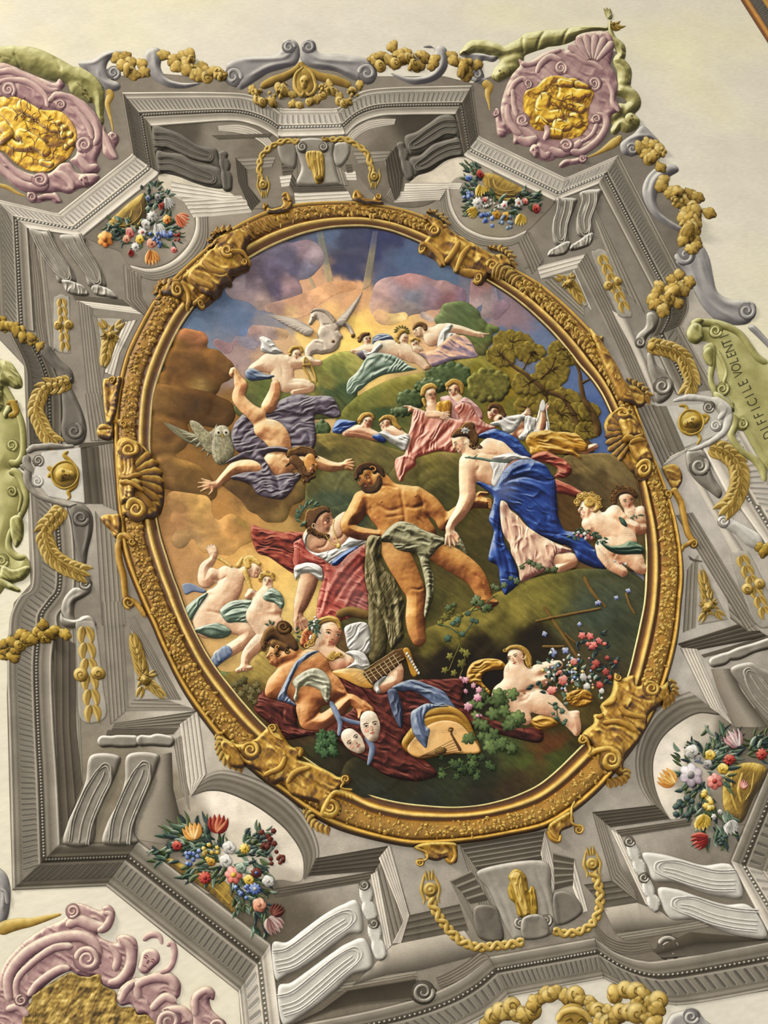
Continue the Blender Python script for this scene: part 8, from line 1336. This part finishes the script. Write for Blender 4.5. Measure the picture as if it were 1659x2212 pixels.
view(400, 1300)
t = thing('person', 'dark haired woman seen from behind in a green sleeve, holding two theatre masks', 'person', (850, 600), mat='paint')
area('body', ['590,560 640,500 700,430 780,370 880,345 960,360 1020,420 1050,500 1110,560 1160,660 1100,700 1000,740 860,740 700,700 600,690 570,650', [(690, 400, 60), (760, 380, 80)], [(900, 640, 84), (880, 760, 86), (890, 850, 66)], [(880, 850, 60), (980, 860, 60), (1080, 790, 52), (1150, 720, 42), (1190, 700, 38), (1260, 750, 40), (1290, 790, 30)], [(1280, 740, 26), (1330, 770, 18), (1345, 820, 14)], [(1260, 790, 24), (1250, 830, 15)], [(1290, 780, 22), (1310, 830, 15)]]+hd(655, 375, 80, 265, -.4, -1), RMP('4c2410 8a4e26 c4844c dfa86c f0cc98'), cell=1, r=90, h=8, k=8, v0=.46, gain=1.0, edge=.7, ew=1.6, nz=.04, mus=1.8,
     folds=[('700,470 740,560 700,660', 14, -1.6), ('1050,560 1100,620 1150,640', 12, -1.6), ('860,870 930,830 960,780', 12, -1.8)], bumps=[(920, 440, 60, 2), (640, 590, 40, 1.4), (1000, 860, 40, 1.6), (860, 800, 44, 2)], spots=[(640, 620, 60, 'a8622e', .45), (900, 900, 60, 'b87040', .35)])
drape('660,690 720,560 790,430 880,365 960,355 900,390 820,450 760,560 730,660 790,730 780,740 700,710', 'bluegr', [('700,690 760,540 880,380', 10, 2.6)], v0=.55)
drape('770,570 830,510 920,475 1000,505 1040,570 1045,640 1020,720 985,680 960,630 880,600 820,620 800,710 775,690 790,630', 'cloth', [('790,600 900,530 1020,560', 12, 2.6), ('800,650 880,570 1000,600', 10, -2.6), ('960,520 1010,600 1010,700', 10, 2.4)], v0=.52, rip=(20, 7, 3))
hair([[(560, 330, 22), (570, 270, 34), (620, 220, 50), (690, 230, 60), (760, 290, 50), (790, 330, 30)], [(700, 180, 46), (735, 185, 40)], [(640, 300, 40), (720, 330, 34)], [(660, 340, 24), (650, 370, 18)]], 'hair', h=6, r=30, v0=.5, curls=[(560, 330, 20), (580, 300, 20), (660, 370, 20), (730, 350, 20)]); volute('hair_bun', 705, 180, 50, 1.4, 0, 1, pal='hair', h=3, w=.55)
for x, y, a in ((610, 160, 250), (600, 170, 200), (620, 165, 300), (790, 200, 300), (800, 240, 20), (800, 260, 60), (790, 220, 340)): a = math.radians(a); leaf('hair_leaf', x, y, x+34*math.cos(a), y+34*math.sin(a), 16, .1, 'leafg', v0=.5)
face(650, 385, 72, 262, 0, -1, skin='dusk', closed=True); stroke('ear', spiral(665, 325, 22, .8, 90), 10, 'man', h=1)
stroke('ribbon', '1040,710,30 1080,790,44 1110,870,36 1100,960,26', 1, 'bluegr', h=2, v0=.6); stroke('ribbon', '1110,830,26 1200,860,34 1280,872,24 1350,868,14', 1, 'bluegr', h=1.5, v0=.5); stroke('ribbon', '1290,960,26 1340,1040,46 1330,1110,40 1310,1170,18', 1, 'bluegr', h=1.5, v0=.5); done()
MK = RMP('6e5848 a48a74 d0bca0 e6d6bc f6ecd8')
for nm_, cx, cy, rx, ry, up, lb in (('mask', 1328, 893, 78, 114, 258, 'upper pale theatre mask with closed lips held by a blue ribbon'), ('mask', 1208, 1000, 72, 108, 228, 'lower flushed theatre mask with open dark eyes hanging from the ribbon')):
    thing(nm_, lb, 'mask', (cx, cy), mat='paint'); a = math.radians(up); U = (math.cos(a), math.sin(a))
    area('mask_shell', [[(cx+U[0]*ry*.45, cy+U[1]*ry*.45, rx*.82), (cx, cy, rx*.9), (cx-U[0]*ry*.55, cy-U[1]*ry*.55, rx*.6)]], MK, h=6, r=60, cell=1, v0=.6, gain=.8, k=10, bumps=[(cx, cy, 20, 2)], spots=[(cx-20, cy+10, 26, 'd09070', .35)]); face(cx, cy, ry*.8, up, .15, eye='3a2a22', lip='a85a48'); done()
view(800, 1300)
pt = thing('person', 'blond cherub lying back with raised leg among flowers at the lower right', 'person', (1050, 600), mat='paint')
drape('690,530 700,480 740,430 830,405 930,415 975,460 960,480 880,490 815,510 800,570 860,640 850,665 790,600 740,590 700,570', 'ochre', [('700,500 780,440 940,440', 12, 2.6), ('730,560 780,500 860,460', 10, -2.6)], v0=.52); drape('1140,850 1260,800 1350,870 1300,900 1210,918 1170,890', 'ochre', [('1160,860 1260,840 1340,880', 10, 2.4)], v0=.6)
area('body', [[(1040, 500, 84), (1060, 580, 108), (1010, 640, 100), (960, 660, 84)], [(1080, 520, 60), (1170, 570, 54), (1240, 560, 44), (1290, 530, 34)], [(1200, 500, 56), (1280, 460, 40), (1350, 450, 34)], [(960, 680, 84), (1050, 740, 76), (1100, 820, 52), (1120, 850, 34)], [(1140, 700, 70), (1230, 720, 90), (1330, 770, 66), (1400, 830, 50), (1450, 870, 46)], [(1460, 830, 44), (1475, 900, 40), (1480, 935, 26)]]+[[(1440+i*13, 800-i*2, 9)] for i in range(5)]+hd(1050, 400, 78, 250, -.35), 'fair', cell=1, r=84, h=7, k=8, v0=.5, gain=1.0, edge=.7, ew=1.5, nz=.035, mus=1.4,
     folds=[('960,620 1060,650 1140,640', 12, -1.5), ('1060,720 1120,700 1150,660', 12, -1.8)], bumps=[(1060, 600, 50, 1.6), (1240, 730, 50, 2), (1000, 700, 44, 1.6)], spots=[(1475, 880, 50, 'd08c6c', .4)])
polar('navel', 1105, 655, 9, 6, pal='dusk', h=.4, v0=.2); hair([[(975, 350, 16), (1000, 330, 20), (1060, 325, 24), (1110, 350, 26), (1140, 400, 24), (1145, 450, 18)], [(1115, 400, 18), (1130, 450, 18)]], 'blond', h=3, v0=.4, curls=[(965, 345, 14), (1140, 460, 14)]); face(1030, 400, 70, 248, -.45); stroke('ear', spiral(1095, 395, 20, .8, 0), 8, 'fair', h=1); done()
# ---------------- sticks, vines, flowers of the lower right
def stick(pts, lb): tag(stroke('wooden_stake', pts, 1, 'brown', h=2.5, v0=.62, mat='paint'), lb, 'stake')
stick('1240,30,26 1350,190,26 1430,310,26 1500,420,22', 'long slanting garden stake crossing behind the cherub flowers'); stick('1180,140,20 1400,95,22 1659,45,20', 'thin horizontal trellis rail above the cherub'); stick('1230,320,22 1320,322,24 1400,318,18', 'short horizontal stake beside the striped blue flowers'); stick('1530,-180,30 1600,-60,26 1690,40,22', 'upper slanting trellis stake below the blue mantle'); stick('1390,220,16 1440,270,16 1480,300,14', 'short forked twig beside the long stake'); stick('1830,-70,16 1860,20,18 1900,90,18', 'faint upright trellis stake near the frame')
def vine(lb, stems, leaves, pal='grass', pv='brown', sz=(26, 42), v=(.35, .6), cat='vine'):
    thing('vine', lb, cat, leaves[0], mat='paint')
    for s in stems: stroke('stem', s, 8, pal, h=.8, v0=.4, na=5)
    for i, (x, y) in enumerate(leaves): r = random.uniform(*sz); polar('leaf', x, y, r, r*.9, random.uniform(0, 360), pal, h=1.4, lobes=5, depth=.4, v0=random.uniform(*v), gain=.3, nr=3)
    done()
R2 = random.Random(3)
vine('trailing vine with round leaves hanging at the dark bank, left of the cherub', ['620,200 640,300 600,400 560,500', '640,300 680,420 640,540', '600,120 680,90 740,60'], [(660, 350), (570, 390), (655, 445), (535, 490), (600, 510), (690, 370), (640, 100), (590, 50), (540, 110), (500, 150), (570, 60), (620, 160)], 'grass')
vine('bluish green ivy leaves on the sunlit bank under the raised foot', ['480,160 560,180 660,230 740,140'], [(590, 155), (625, 130), (555, 260), (660, 230), (730, 130), (700, 80), (760, 140)], RMP('1c2a24 2e4238 46604e 5e7860 8a9c78'), sz=(24, 34))
vine('tall leafy sprig in front of the reclining man foot', ['740,60 800,40 860,-20 920,-60', '700,100 760,20 820,-10'], [(760, -20), (740, 0), (790, 10), (820, 50), (880, -110), (910, -100), (850, 40), (600, 20), (560, 40)], 'green', sz=(24, 36))
vine('ivy leaves on the hem of the blue mantle', ['1060,-250 1150,-290 1260,-240 1330,-210'], [(1090, -250), (1140, -290), (1170, -270), (1210, -255), (1270, -230), (1320, -235), (1010, -170), (1050, -150), (960, -120)], 'green', sz=(20, 32))
vine('broad green leaves growing between the second lute and the cherub', [], [(740+R2.uniform(-60, 330), 640+R2.uniform(0, 420)) for i in range(46)], RMP('26301a 3c4a26 56683a 6e8248 94a060'), sz=(36, 60), v=(.3, .65), cat='leaves')
vine('dark leafy clump at the bottom of the oval', ['520,1200 620,1180 720,1240', '640,1120 660,1200 700,1260'], [(530+R2.uniform(-30, 360), 1180+R2.uniform(-70, 80)) for i in range(26)], RMP('1c2618 2c3a22 42542c 5a6e3a 7c8a50'), sz=(24, 40), v=(.25, .6), cat='leaves')
vine('small leaves winding over the cherub raised leg', ['1270,720 1330,760 1350,840 1400,890', '1320,740 1390,780'], [(1330, 755), (1310, 800), (1370, 790), (1345, 840), (1400, 850), (1380, 780), (1335, 830), (1390, 870)], 'leafg', sz=(16, 24))
view(400, 1300)
vine('dark tangled vine beside the back of the woman with masks', ['330,600 400,640 460,700 480,760', '400,560 440,620 520,600'], [(400, 580), (440, 620), (480, 640), (510, 600), (470, 690), (500, 720), (360, 590), (420, 560), (530, 640), (400, 660), (350, 640)], RMP('2c2410 463c1c 5e5630 7a7044 9a9060'), sz=(26, 42))
vine('low green plant under the lower mask', [], [(970+R2.uniform(-30, 110), 950+(i*8)+R2.uniform(-30, 30)) for i in range(20)], RMP('1c2a1a 2c4228 42603a 5c7a4c 84986a'), sz=(28, 44), cat='plant')
view(800, 1300)
def blooms(lb, pts, pal, r, lob=5, cat='flowers', leafpal=None, nl=0, box=None):
    thing('flower_cluster', lb, cat, pts[0][:2], mat='paint')
    for i in range(nl): x, y = R2.uniform(box[0], box[2]), R2.uniform(box[1], box[3]); a = R2.uniform(0, 6.28); leaf('leaf', x, y, x+44*math.cos(a), y+44*math.sin(a), 26, .1, leafpal, v0=R2.uniform(.3, .65), lob=0)
    for q in pts: rr = (q[2] if len(q) > 2 else r); polar('flower', q[0], q[1], rr, rr*.9, R2.uniform(0, 90), q[3] if len(q) > 3 else pal, h=2, lobes=lob, depth=.3, v0=.62, gain=.35, swirl=.8, nr=4)
    done()
PKF = RMP('5c2028 964450 c06a74 d68e90 ecc0bc')
blooms('pink blossoms growing beside the yellow cloth of the cherub', [(680, 560, 30), (740, 600, 22), (685, 640, 20), (780, 630, 28), (770, 685, 34), (700, 750, 36), (650, 545, 16), (770, 815, 18), (795, 815, 14), (720, 745, 20)], RMP('6a3040 a05c70 c48494 dca8b0 f0d0cc'), 24, 6)
blooms('coral red roses on the dark bush at the right of the oval', [(1520, 240, 30), (1575, 245, 32), (1600, 310, 34), (1640, 280, 30), (1585, 320, 22), (1560, 300, 18), (1680, 300, 18)], RMP('5c1c1c 9c3c38 cc6058 e08478 f0b0a0'), 30, 5, leafpal='leadb', nl=16, box=(1480, 220, 1700, 340))
blooms('dark red blossoms in shade between the bouquet and the frame', [(1620, 440, 34), (1690, 500, 30), (1640, 590, 26), (1760, 430, 18), (1600, 470, 20), (1700, 400, 20), (1720, 540, 22)], RMP('3c1010 6c2420 983c34 b45648 c88068'), 26, 5, leafpal='leadb', nl=30, box=(1560, 380, 1800, 620))
blooms('striped blue and white bindweed flowers above the cherub bouquet', [(1310, 365, 36), (1400, 350, 30), (1250, 230, 24), (1500, 160, 20), (1625, 200+1000-1190, 18), (1765, -30, 20), (1850, 70-150, 22), (1640, 5, 22)], RMP('1c2440 38446c 7078a0 a8aec4 e8e8ea'), 28, 4)
BQ = [(R2.gauss(1420, 110), R2.gauss(520, 70)) for i in range(60)]
thing('bouquet', 'overflowing bouquet of small white, blue and pink flowers in the cherub arms', 'flowers', (1420, 520), mat='paint')
for i in range(90): x, y = R2.gauss(1420, 120), R2.gauss(540, 80); a = R2.uniform(0, 6.28); leaf('leaf', x, y, x+46*math.cos(a), y+46*math.sin(a), 26, .1, R2.choice(['leafg', 'leadb', 'sage', 'leafg']), v0=R2.uniform(.3, .6))
for x, y in BQ: polar('small_flower', x, y, R2.uniform(8, 14), None, R2.uniform(0, 90), R2.choice(['white', 'white', 'bflow', 'yell', 'white', 'coral']), h=1.2, lobes=5, v0=.75, nr=2)
for x, y, r, p in ((1385, 560, 36, 'coral'), (1300, 635, 36, 'coral'), (1530, 540, 32, 'white'), (1555, 605, 28, 'white'), (1650, 600, 26, 'ruby'), (1460, 430, 28, 'coral'), (1360, 500, 18, 'coral'), (1660, 640, 22, 'white'), (1570, 540, 16, 'white'), (1660, 690, 12, 'white')): polar('flower', x, y, r, r, R2.uniform(0, 90), p, h=3, lobes=6, depth=.2, v0=.6, swirl=1.5, gain=.4, nr=5)
done()
thing('basket', 'straw basket edge glimpsed behind the cherub knee', 'basket', (1470, 690), mat='paint'); area('basket_rim', '1400,690 1440,640 1540,630 1600,680 1560,740 1460,750', 'ochre', h=3, r=20, cell=1, v0=.3, hatch=.6, rip=(-10, 5, 4)); done()
# ================================================================ the gilded oval frame
view(0, 0, 1); VK = (0, 0, 1)
FR = thing('oval_frame', 'huge gilded and carved oval frame around the central painting', 'frame', (CX0, CY0), mat='gilt')
def ring(name, bands, n=420, pat=None):
    L_ = [q.split(',') for q in bands.split()]
    u = np.array([float(q[0]) for q in L_]); z = np.array([float(q[1]) for q in L_]); cs = np.array([lin(q[2]) for q in L_])
    t = np.linspace(-np.pi, np.pi, n+1)[:-1][:, None]; X, Y = oval(t+0*u, u+0*t)
    C = np.broadcast_to(cs, X.shape+(3,)).copy(); C *= (1+.5*(fbm(X/14, Y/14, 4)-.47))[..., None]
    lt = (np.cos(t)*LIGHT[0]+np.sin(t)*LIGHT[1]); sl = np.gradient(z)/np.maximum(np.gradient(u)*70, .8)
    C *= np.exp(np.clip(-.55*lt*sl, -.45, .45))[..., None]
    ZZ = np.broadcast_to(z, X.shape)+5.0
    return raw_grid(name, X, Y, ZZ.copy(), C, 10., (True, False), None, 'gilt')
ring('inner_moulding', '-.02,-4,3a2408 0,0,4a2c0a .015,4,f0dc94 .04,5,c8a45c .06,3,4c2c0a .16,3.5,5a360e .2,6,8d6420 .24,8.5,dcb65c .28,9,e8c874 .31,7.5,8d6420 .34,6,4a2a08 .40,5,5c370e')
ring('carved_band', '.39,3,5c370e .42,7,7d5216 .45,9,8f6620 .56,10.5,a07428 .68,11,a07428 .80,9,8f6620 .84,6,5a370e .86,5,4a2c0a')
ring('outer_moulding', '.85,3,4a2c0a .87,6,8d641e .91,9,d0a648 .94,9,c09436 .97,6,6a420f 1,2,3a2206 1.04,-4,33200a')
def at(t, u): x, y = oval(math.radians(t), u); return float(x), float(y)
# carved berries, discs and leaves of the band
L_ = []; R_ = random.Random(5)
t = -180.0
while t < 180:
    for u in (.475, .555, .635, .715, .79):
        if R_.random() < .04: continue
        q = at(t+R_.uniform(-.35, .35), u+R_.uniform(-.03, .03)); rr = R_.choice([3.6, 4.4, 4.8, 5.5, 6.5])
        if R_.random() < .7: L_.append(lambda q=q, rr=rr: polar('berry', q[0], q[1], rr, rr, pal='frame', h=1.0, nr=3, nt=10, v0=.66, gain=.4, rim=.7, centre='7d5216' if rr > 5 else None, cup=.5 if rr > 5 else 0))
        else:
            a = R_.uniform(0, 6.28); L_.append(lambda q=q, rr=rr, a=a: leaf('leaf', q[0], q[1], q[0]+12*math.cos(a), q[1]+12*math.sin(a), 8, .2, 'frame', h=1.1, v0=.68))
    t += R_.uniform(.78, 1.0)
multi('carved_fruit_and_leaves', [f for f in L_])
# scrolls, clasps and shells; sheet coordinates
def S(*a, **k): k.setdefault('pal', 'frame'); k.setdefault('h', 5); k.setdefault('v0', .66); return stroke('scroll', *a, **k)
def VO(cx, cy, r, a0=0, cw=1, turns=1.4, **k): return volute('volute', cx, cy, r, turns, a0, cw, pal='frame', h=3.5, v0=.72, w=k.pop('w', .5), dv=.45, **k)
def foliage(name, pts, n, l, w, side=1, pal='frame', v0=.55, sweep=.35):
    c = spline(T(P(pts)), False, 2); L2 = []
    for i in range(n):
        k = int((i+.5)/n*(len(c)-2)); p = c[k]; d = c[k+1]-c[k]; d /= np.hypot(*d)+1e-6; nn = np.array([-d[1], d[0]])*side; p = p-nn*l/VS*.9; e = p+(nn+d*sweep)*l*2.1/VS
        a = np.array([(p[0]-VX)*VS, (p[1]-VY)*VS]); b = np.array([(e[0]-VX)*VS, (e[1]-VY)*VS])
        L2.append(lambda a=a, b=b: leaf('lobe', a[0], a[1], b[0], b[1], w*1.5, .12*side, pal, h=2.2, v0=v0))
    return multi(name, L2)
def body(pts, folds, name='clasp_bracket', pal='frame', h=9, **k): return area(name, [pts], pal, h=h, r=k.pop('r', 30), folds=folds, gain=.85, v0=.6, edge=.55, ew=2, mat='gilt', nz=.1, hatch=.3, rip=(50, 9, 4.0), **k)
# upper left clasp
view(0, 400)
body('1130,690 1200,660 1280,680 1340,620 1420,560 1480,500 1520,460 1590,400 1700,330 1760,420 1760,560 1680,640 1640,690 1590,690 1570,760 1500,830 1440,860 1390,850 1330,850 1280,800 1190,790 1140,760',
     [('1290,690 1400,740 1450,800',10,-3),('1330,640 1440,700 1500,760',10,-3),('1440,560 1530,620 1640,640',12,-3),('1500,480 1600,560 1690,590',12,4),('1350,620 1450,660 1530,740',12,4),('1400,590 1500,640 1570,690',9,3),('1560,420 1600,500 1700,540',10,-3)])
S('1150,770,20 1130,720,34 1180,680,40 1280,700,30 1310,640,20', 1); foliage('leaf_fringe', '1140,900 1130,820 1120,760 1150,690 1250,690', 8, 30, 26, -1)
S('1330,870,30 1350,820,34 1340,760,34 1290,720,30 1230,720,28', 1); VO(1270, 750, 44, 250, -1)
S('1380,850,24 1450,800,36 1480,760,40 1460,700,30', 1); VO(1440, 845, 26, 0, 1)
S('1470,640,26 1520,690,30 1560,740,26', 1); S('1590,690,28 1640,650,34 1640,600,30', 1)
VO(1625, 460, 46, 60, 1); foliage('leaf_fringe', '1500,500 1520,420 1560,340 1659,310', 7, 34, 30, -1)
view(400, 400)
body('190,380 240,330 330,320 400,300 480,320 440,420 420,500 455,560 400,600 330,640 330,690 270,700 240,760 160,780 60,720 20,640 100,560 140,500 210,440', [('150,540 250,600 320,600',14,4),('60,620 160,640 230,700',12,-3),('100,580 220,650 300,650',12,4),('230,440 300,480 360,560',12,-4),('300,420 360,470 420,500',14,3),('330,380 300,440 220,470',12,-3)], h=11)
VO(300, 465, 50, 30, 1); S('440,560,24 450,510,30 400,480,34 330,500,30', 1); VO(425, 545, 26, 180, -1); foliage('leaf_fringe', '210,440 190,370 250,330 340,320', 6, 34, 30, -1)
S('120,540,34 200,600,44 290,610,34', 1); S('30,650,34 110,690,44 200,720,30', 1); foliage('acanthus_fan', '430,330 520,290 640,240', 7, 50, 22, 1)
# upper right clasp
view(800, 400)
body('350,410 400,380 440,300 400,230 450,200 520,230 560,290 640,370 700,400 800,440 860,480 950,460 1020,520 1030,590 940,620 860,640 800,690 740,670 740,630 660,610 610,600 590,560 560,540 510,560 470,510 400,470', [('440,420 520,490 600,500',12,4),('480,330 560,420 660,480',12,4),('500,300 580,380 680,450',10,-4),('660,500 760,560 850,600',12,4),('700,470 800,520 880,560',12,-4),('620,560 720,600 800,620',12,-3)], h=11)
VO(460, 320, 44, 200, 1); VO(370, 445, 28, 0, 1); S('350,420,26 420,430,34 500,500,30 540,550,24', 1); foliage('leaf_fringe', '380,240 440,200 520,240 560,320', 7, 34, 30, -1)
S('640,400,36 600,470,44 540,520,36', 1); S('720,430,34 660,500,44 620,580,30', 1); VO(880, 570, 52, 180, 1); S('640,600,26 720,620,34 800,640,30', 1); VO(775, 660, 32, 180, -1)
foliage('leaf_fringe', '840,470 940,460 1010,510 1030,600', 8, 32, 28, -1); foliage('acanthus_fan', '880,590 960,620 1060,690', 7, 50, 22, -1)
# two hooks on top
view(400, 0)
body('550,1460 580,1450 620,1500 680,1490 700,1440 690,1400 720,1370 760,1400 770,1470 720,1530 600,1530 580,1500', [('600,1480 660,1510 720,1480',10,3)], 'crest_scroll', h=6, r=16); VO(575, 1470, 22, 90, 1); S('690,1400,20 730,1385,26 750,1440,24', 1)
body('1200,1380 1230,1350 1270,1380 1290,1420 1340,1420 1370,1380 1400,1390 1400,1430 1420,1480 1300,1480 1210,1450', [('1230,1400 1300,1440 1380,1430',10,3)], 'crest_scroll', h=6, r=16); VO(1385, 1405, 24, 90, -1); S('1210,1400,20 1230,1370,26 1260,1430,24', 1)
# shells on the long sides
view(0, 850)
def shell(cx, cy, r, a0, a1, n, squash, label):
    L2 = []
    for i in range(n):
        a = math.radians(a0+(a1-a0)*(i+.5)/n); e = (cx+r*math.cos(a)*squash, cy+r*math.sin(a)); s = (cx+r*.2*math.cos(a)*squash, cy+r*.2*math.sin(a))
        wd = r*abs(math.radians(a1-a0))/n*.95; m2 = ((s[0]+e[0])/2, (s[1]+e[1])/2)
        L2.append(lambda s=s, e=e, m2=m2, wd=wd: stroke('shell_rib', [(s[0], s[1], wd*.3), (m2[0], m2[1], wd*.7), (e[0], e[1], wd)], 1, 'frame2', h=5, v0=.52, gain=.6))
    for f in L2: f()
body('840,340 960,330 1060,400 1130,500 1165,640 1160,780 1110,880 980,890 880,870 860,700 830,500', [], h=10, name='shell_back', pal='frame2')
shell(900, 610, 265, -72, 72, 9, 1.0, '')
body('840,420 900,440 960,440 970,520 990,560 1000,600 900,610 840,590', [('880,460 890,530 880,580',7,-3),('910,460 915,530 905,590',7,-3),('940,450 945,530 930,590',7,-3)], h=9); body('850,620 1000,620 1010,680 970,700 960,760 900,780 855,770', [('880,640 890,700 880,760',7,-3),('920,640 920,700 915,760',7,-3)], h=9)
S('850,590,30 930,600,34 1010,570,30', 1, h=6); S('850,630,26 930,640,34 1020,680,26', 1, h=6)
VO(925, 400, 80, 200, 1, 1.6); VO(975, 825, 78, 180, 1, 1.6)
body('690,270 720,215 790,230 820,280 800,330 720,320', [('710,260 760,280 800,270',10,3)], 'frame_lobe', h=8, r=20); S('700,250,26 750,235,30 800,250,20', 1)
S('780,0,60 775,80,56 800,170,52 850,220,40 890,210,30', 1, h=7); VO(880, 215, 30, 90, -1)
body('720,880 780,860 860,880 880,960 860,1030 820,1030 790,980 740,930', [('740,890 800,920 850,980',12,4),('730,910 780,960 830,1010',10,-3)], 'frame_lobe', h=8, r=20)
S('960,1070,30 900,1030,46 850,1070,52 850,1180,50 880,1300,50 890,1400,46 900,1500,44', 1, h=7); VO(945, 1060, 28, 0, 1); VO(925, 1500, 46, 90, 1); S('940,1470,30 990,1520,40 1040,1600,34', 1)
view(0, 400)
body('730,1400 760,1370 870,1380 860,1480 820,1700 760,1700 740,1550', [('780,1480 790,1580 780,1660',10,-3)], 'frame_lobe', h=8, r=22); VO(805, 1400, 34, 180, 1)
view(1159, 850)
body('560,120 700,170 760,280 800,360 830,450 800,560 700,560 640,500 590,420 560,340 510,260 500,180', [], h=10, name='shell_back', pal='frame2')
shell(720, 290, 215, 118, 236, 8, 1.0, ''); body('600,170 700,180 740,240 760,300 700,310 650,320 620,260', [('640,200 680,250 690,300',7,-3),('680,190 715,240 730,290',7,-3)], h=9); body('670,340 790,330 820,430 840,480 760,490 710,450', [('710,370 740,420 760,470',7,-3),('750,360 780,410 800,460',7,-3)], h=9)
S('620,310,30 700,320,34 780,290,26', 1, h=6); S('670,350,26 740,330,30 800,330,24', 1, h=6); VO(620, 140, 62, 200, 1, 1.6); VO(775, 535, 62, 200, 1, 1.6)
view(1159, 400)
body('380,1010 440,1060 490,1050 500,1130 560,1230 620,1330 640,1400 720,1410 790,1480 790,1550 710,1570 600,1540 500,1350 440,1200', [('650,1440 720,1470 780,1490',9,-3),('660,1500 720,1520 770,1540',9,-3),('500,1150 560,1280 620,1420',16,3)], 'frame_lobe', h=8, r=22)
foliage('leaf_fringe', '640,1400 740,1430 800,1500 780,1560', 6, 30, 30, -1); VO(580, 1370, 26, 90, -1)
view(1159, 850)
body('900,530 1000,505 1050,590 1030,660 990,690 940,620', [('920,560 980,570 1020,600',10,3),('960,620 1000,630 1030,620',8,-3)], 'frame_lobe', h=8, r=20); S('950,720,34 990,700,44 1040,780,50 1060,880,48 1090,1000,44 1140,1070,36', 1, h=7); VO(1130, 1075, 32, 200, 1); VO(945, 720, 32, 90, -1); S('1040,1130,30 1060,1090,36 1120,1060,30', 1)
# lower left clasp
view(400, 1300)
body('230,950 330,1000 400,1020 500,980 590,890 650,870 700,950 760,1030 840,1040 840,1100 820,1130 900,1150 970,1180 1050,1220 1100,1250 1160,1240 1180,1290 1120,1330 1060,1400 1080,1500 1000,1530 960,1450 860,1420 760,1380 700,1290 640,1310 560,1260 540,1220 440,1180 330,1150 270,1080', [('500,1080 560,1170 600,1230',9,-4),('550,1050 610,1140 660,1200',9,-4),('600,1030 680,1110 700,1180',9,4),('640,960 720,1020 760,1100',12,3),('760,1280 820,1330 860,1400',9,-4),('820,1220 900,1290 940,1360',9,4),('720,1260 800,1240 860,1200',14,4),('960,1230 1000,1300 1080,1330',10,-3)], h=12)
VO(470, 1060, 72, 180, 1, 1.7); VO(1040, 1470, 78, 150, -1, 1.7, pre='1200,1400 1130,1370 1060,1375'); VO(1150, 1270, 36, 120, 1, pre='1200,1340 1120,1330'); VO(625, 905, 34, 200, 1, pre='700,990 640,960'); S('560,1240,36 680,1190,46 720,1100,36', 1, h=6); S('730,1300,40 790,1220,48 900,1180,36', 1, h=6)
S('790,1040,30 830,1060,36 820,1110,28', 1); foliage('leaf_fringe', '240,930 250,1050 300,1140 420,1190', 9, 34, 34, 1); foliage('leaf_fringe', '870,1470 930,1590 1040,1640', 7, 34, 34, 1); body('260,1000 340,1010 400,1110 420,1180 320,1170 270,1080', [('290,1040 330,1090 380,1150',9,-3)], 'frame_lobe', h=6, r=16)
# lower right clasp
view(1159, 1300)
body('570,500 620,540 700,520 720,600 800,580 900,600 960,560 980,680 900,740 850,770 800,820 800,900 760,960 720,1020 640,1120 650,1250 560,1200 460,1100 400,1020 330,980 350,920 420,860 420,800 480,790 470,730 540,660 560,580', [('650,700 720,760 780,800',12,4),('620,760 700,820 780,850',12,-4),('660,660 740,700 820,720',9,-3),('500,900 600,920 680,980',14,4),('520,960 580,1030 620,1080',9,-3),('560,940 630,1000 670,1060',9,-3),('560,860 660,890 740,920',10,4)], h=12)
VO(830, 620, 68, 200, 1, 1.7); VO(540, 1130, 80, 280, 1, 1.7, pre='380,1100 440,1060 520,1050'); VO(340, 985, 34, 250, -1, pre='370,1090 390,1040'); VO(590, 540, 30, 250, -1); S('600,740,36 660,800,46 790,830,34', 1, h=6); S('480,860,34 600,860,46 720,930,34', 1, h=6); S('480,740,34 540,720,40 570,680,28', 1); S('430,820,34 460,820,40 480,800,28', 1)
foliage('leaf_fringe', '960,560 985,660 900,740', 6, 34, 34, -1); foliage('leaf_fringe', '660,1200 620,1280 500,1310', 6, 36, 34, 1)
# feet under the frame
view(800, 1712)
body('310,395 380,430 400,470 480,490 540,470 560,500 620,500 625,400 590,360 400,360', [('420,400 500,440 560,420',10,3),('560,400 590,450 600,490',9,-3)], 'frame_foot', h=8, r=20); VO(360, 500, 32, 200, -1, pre='320,400 400,430 400,480'); S('540,470,24 580,500,30 610,450,30 590,380,24', 1)
view(1159, 1712)
body('80,240 120,200 230,140 270,180 260,240 180,280 180,350 130,350 90,300', [('120,240 150,300 160,340',8,-3),('160,220 180,270 200,290',9,3)], 'frame_foot', h=8, r=20); VO(305, 265, 38, 300, 1, pre='270,60 240,130 250,220'); S('80,270,20 110,330,26 160,350,24 180,300,20', 1)
done()
names = {}
for o in sc.objects:
    if o.parent is None and o.get('label') and not o.get('kind'): names.setdefault(o.name.split('.')[0], []).append(o)
for n, L in names.items():
    if len(L) > 1:
        for o in L: o['group'] = 'figures in the oval picture' if n == 'person' else 'painted %ss of the ceiling' % n.replace('_', ' ')
